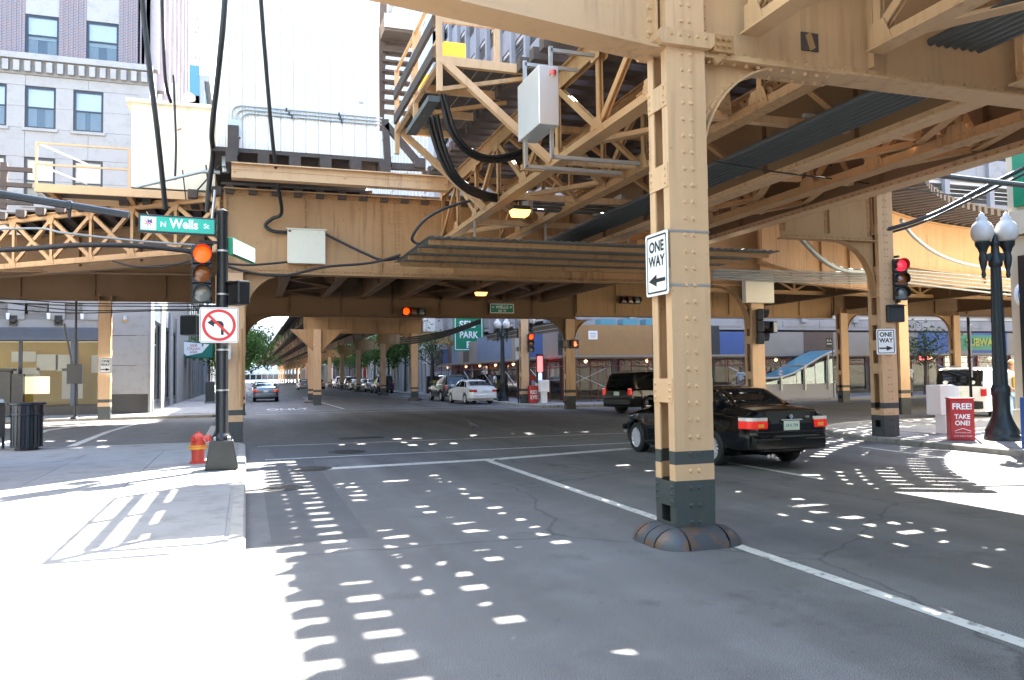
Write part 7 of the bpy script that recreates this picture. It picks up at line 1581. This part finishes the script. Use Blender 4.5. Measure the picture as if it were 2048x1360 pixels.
# platform with railings left of the track
pf = thing('service_platform', 'bright tan service platform with angle-iron railings left of the track', 'platform', (3.8, 13.4, 6.9)); X0, X1, Y0, Y1 = 3.02, 4.5, 12.7, 16.6; zf = 6.93
for k in range(6): b = MB(); b.box(X0+.03+k*.25, X0+.26+k*.25, Y0+.04, Y1, zf+.02, zf+.07); b.build('plank', M['board'], pf)
for (a, c) in (((X0, Y0), (X1, Y0)), ((X0, Y0), (X0, Y1)), ((X0, Y1), (X1, Y1)), ((X0, Y0+1.3), (X1, Y0+1.3)), ((X0, Y0+2.6), (X1, Y0+2.6))): b = MB(); b.angle((a[0], a[1], zf-.1), (c[0], c[1], zf-.1), .1, .13, .02); b.build('floor_beam', M['tan_light'], pf)
for (x, y) in ((X0, Y0), (X0, Y0+1.95), (X0, Y1), (X0+1.0, Y0)): b = MB(); zz = zf-.55 if (x, y) != (X0+1.0, Y0) else zf-.1; b.bar((x, y, zz), (x, y, zf+1.25 if x == X0 else zf+.62), .09, .09); b.build('post', M['tan_light'], pf)
for z in (.3, .75, 1.2): b = MB(); b.angle((X0-.01, Y0, zf+z), (X0-.01, Y1, zf+z), .05, .11, .015); b.build('rail', M['tan_light'], pf)
for z in (.62, 1.2): b = MB(); b.angle((X0, Y0-.01, zf+z), (X0+1.05, Y0-.01, zf+z), .05, .1, .015); b.build('rail', M['tan_light'], pf)
for z in (.0, .52): b = MB(); b.box(X0-.09, X0-.03, Y0+.1, Y1-.1, zf+z+.05, zf+z+.24); b.build('kick_board', M['tie'], pf)
for y in (Y0+.7, Y0+2.3): b = MB(); b.box(X0+.25, X0+.65, y, y+.55, zf+.08, zf+.62); b.build('switch_cabinet', M['sign_yellow'], pf, bev=.02)
b = MB(); b.angle((X0, Y0, zf-.05), (4.88, Y0-.1, 5.3), .12, .1, .02); b.build('diagonal_strut', M['tan_light'], pf); b = MB(); b.angle((X0, Y1, zf-.05), (4.88, Y1, 5.3), .12, .1, .02); b.build('diagonal_strut', M['tan_light'], pf)
b = MB(); b.bar((X0+.02, Y0+.5, zf-.5), (X0+.02, Y1-1.4, zf-.5), .2, .1); b.build('cable_tray', M['conduit_dark'], pf)
for y in (Y0, Y0+1.3): b = MB(); b.bar((X0, y, zf-.52), (4.6, y, zf-.16), .07, .07); b.build('tray_bracket', M['tan'], pf)
b = MB(); b.bar((4.5, Y0+.2, 5.27), (6.5, Y0+.2, 5.27), .1, .1); b.build('cross_tie', M['tan'], pf)
# stainless box with red lamp
sbx = thing('control_box', 'brushed steel control box with a red beacon hung beside the outer truss', 'control box', onY(1078, 270, 10.2)); Yb = 10.3
c0 = onY(1098, 190, Yb); W_, Hh_, D_ = .30, .84, .62; cx, cz = c0.x, c0.z
b = MB(); b.box(cx-W_/2, cx+W_/2, Yb, Yb+D_+.3, cz-Hh_/2, cz+Hh_/2); b.build('cabinet', M['steel_box'], sbx, bev=.012)
q = V((cx-.0, Yb-.03, cz+Hh_/2-.1)); b = MB(); b.lathe([(.05, -.04), (.05, .02), (.0, .03)], q+V((.05, 0, 0)), 12); rb_ = b.build('beacon', M['lens_red'], sbx, 50); b = MB(); b.cyl(q+V((.05, .03, -.02)), q+V((.05, -.01, -.02)), .035, .035, 10); b.build('beacon_base', M['sign_white'], rb_)
for dy, dx in ((.15, .1), (.75, -.08)):
    for z0_, z1_ in ((cz+Hh_/2, cz+Hh_/2+.35), (cz-Hh_/2-.42, cz-Hh_/2)): b = MB(); b.box(cx+dx-.025, cx+dx+.025, Yb+dy, Yb+dy+.05, z0_, z1_); b.build('strut_channel', M['galv'], sbx)
    b = MB(); b.bar((cx+dx, Yb+dy+.025, cz-Hh_/2-.40), (5.5, Yb+dy+.025, cz-Hh_/2-.40), .05, .05); b.build('support_arm', M['galv'], sbx); b = MB(); b.bar((cx+dx, Yb+dy+.025, cz+Hh_/2+.30), (4.8, Yb+dy+.025, cz+Hh_/2+.30), .05, .05); b.build('support_arm', M['galv'], sbx)
# long sagging cables at right
cable('power_cable', 'heavy black cable bundle sagging across to the globe lamp and corner building', [onY(1570, 448, 16), onY(1640, 466, 15.8), onY(1720, 468, 15.4), onY(1800, 452, 15), onY(1880, 422, 14.6), onY(1960, 380, 14.2), onY(2060, 330, 13.6)], .05)
cable('power_cable', 'second black cable sagging just below the heavy bundle', [onY(1575, 455, 16), onY(1660, 474, 15.8), onY(1740, 473, 15.4), onY(1830, 450, 15), onY(1920, 410, 14.6), onY(2060, 342, 13.6)], .03)
cable('cable_bundle', 'pale wrapped cable bundle curving down behind the corner column', [onY(1575, 450, 18), onY(1605, 480, 18.3), onY(1640, 515, 18.6), onY(1680, 538, 19), onY(1730, 543, 19.4), onY(1790, 540, 19.8)], .075, 'zinc', 'cable')
for k in range(5): cable('cable_bundle', ('topmost', 'second', 'middle', 'fourth', 'lowest')[k]+' grey cable running level behind the corner column to the right', [onY(1425, 540+k*4, 20.4), onY(1560, 543+k*5, 20.2), onY(1700, 545+k*5, 19.8), onY(1800, 541+k*6, 19.4), onY(1900, 548+k*7, 19.2), onY(2060, 562+k*8, 19)], .03, 'zinc', 'cable')
cable('cable_bundle', 'silvery cable following the curved girder at right', [onY(1802, 440, 16.6), onY(1830, 475, 17.2), onY(1880, 510, 18), onY(1950, 532, 18.6), onY(2060, 545, 19)], .05, 'zinc', 'cable')
pc_ = thing('conduit_pipe', 'dark conduit pipe running right under the long plate girders', 'conduit', onY(1680, 335, 13)); b = MB(); b.tube([onY(1668, 332, 13.2), onY(1800, 342, 12.6), onY(2060, 372, 11.6)], .055, 10); b.build('pipe', M['conduit_dark'], pc_, 60)
b = MB(); b.tube(spline([onY(1620, 270, 13.6), onY(1632, 300, 13.4), onY(1650, 322, 13.3), onY(1668, 332, 13.2)], 5), .035, 8); b.build('flexible_end', M['cable'], pc_, 60)
for px, py in ((1685, 333), (1865, 350)): q = onY(px, py, 12.9); b = MB(); b.cyl(q, q+Zv*.5, .015, .015, 6); b.build('hanger', M['galv'], pc_)
cable('power_cable', 'thin black wire strung from the arched bracket towards the right', [onY(1425, 322, 10), onY(1560, 345, 11), onY(1700, 362, 12), onY(1870, 385, 13), onY(1960, 400, 13.5)], .014)
# grey cabinet on the second column
q0, q1 = onY(1490, 545, YG-.4), onY(1548, 606, YG-.4); gb = thing('junction_box', 'grey steel cabinet high on the column beyond the black sedan', 'junction box', ((q0.x+q1.x)/2, YG-.4, q1.z)); b = MB(); b.box(q0.x, q1.x, YG-.42, YG-.22, q1.z, q0.z); b.build('cabinet', M['box_paint'], gb, bev=.01); b = MB(); b.box(q0.x+.3, q1.x-.3, YG-.219, YG-.206, q1.z, q0.z); b.build('back_plate', M['galv'], gb)
# overhead wires at left
for k, (y0, y1, sg) in enumerate(((592, 604, 8), (603, 611, 4), (614, 618, 10), (598, 614, 14))):
    cable('power_cable', ('upper', 'second', 'third', 'slack')[k]+' thin wire strung across the stone front at left', [onY(-40, y0, 30), onY(140, (y0+y1)/2+sg, 30), onY(300, y1+sg*.4, 30), onY(470, y1+2, 30)], .018)
cable('cable_bundle', 'black cable bundle strung along the left lattice truss', [onY(-60, 503, 21), onY(60, 497, 21), onY(160, 490, 20.8), onY(280, 492, 20.6), onY(400, 505, 20.4)], .06)
cable('cable_bundle', 'pale cable running along the left lattice truss', [onY(-60, 460, 20.6), onY(80, 457, 20.5), onY(130, 466, 20.4), onY(280, 482, 20.3), onY(390, 490, 20.3)], .025, 'zinc')
cable('power_cable', 'thin wire drooping under the left lattice truss', [onY(225, 522, 20.6), onY(270, 533, 20.5), onY(330, 533, 20.4), onY(385, 520, 20.3)], .02)
for k in range(4): cable('power_cable', ('first', 'second', 'third', 'fourth')[k]+' black cable slung towards the far right buildings below the shaded girder', [onY(960, 640+k*2, 36.5), onY(900, 660+k*3, 42), onY(842, 672+k*4, 50), onY(800, 676+k*4, 58)], .05)
# rusty pole gear beside the shed
gr = thing('wire_rack', 'tangle of conduit and wire fittings at the top left of the deep girder', 'fittings', onY(440, 350, 20.6))
for a, c, r in (((270, 375), (405, 343), .04), ((405, 343), (440, 345), .05), ((412, 330), (420, 400), .02), ((395, 380), (440, 330), .02), ((452, 300), (452, 345), .09), ((365, 340), (372, 400), .015), ((430, 380), (424, 440), .035)):
    b = MB(); b.tube([onY(*a, 20.5), onY(*c, 20.5)], r, 7); b.build('conduit', M['galv'] if r > .03 else M['cable'], gr, 60)
b = MB(); q = onY(452, 318, 20.4); b.box(q.x-.09, q.x+.09, 20.3, 20.45, q.z-.2, q.z+.2); b.build('meter_box', M['galv'], gr)
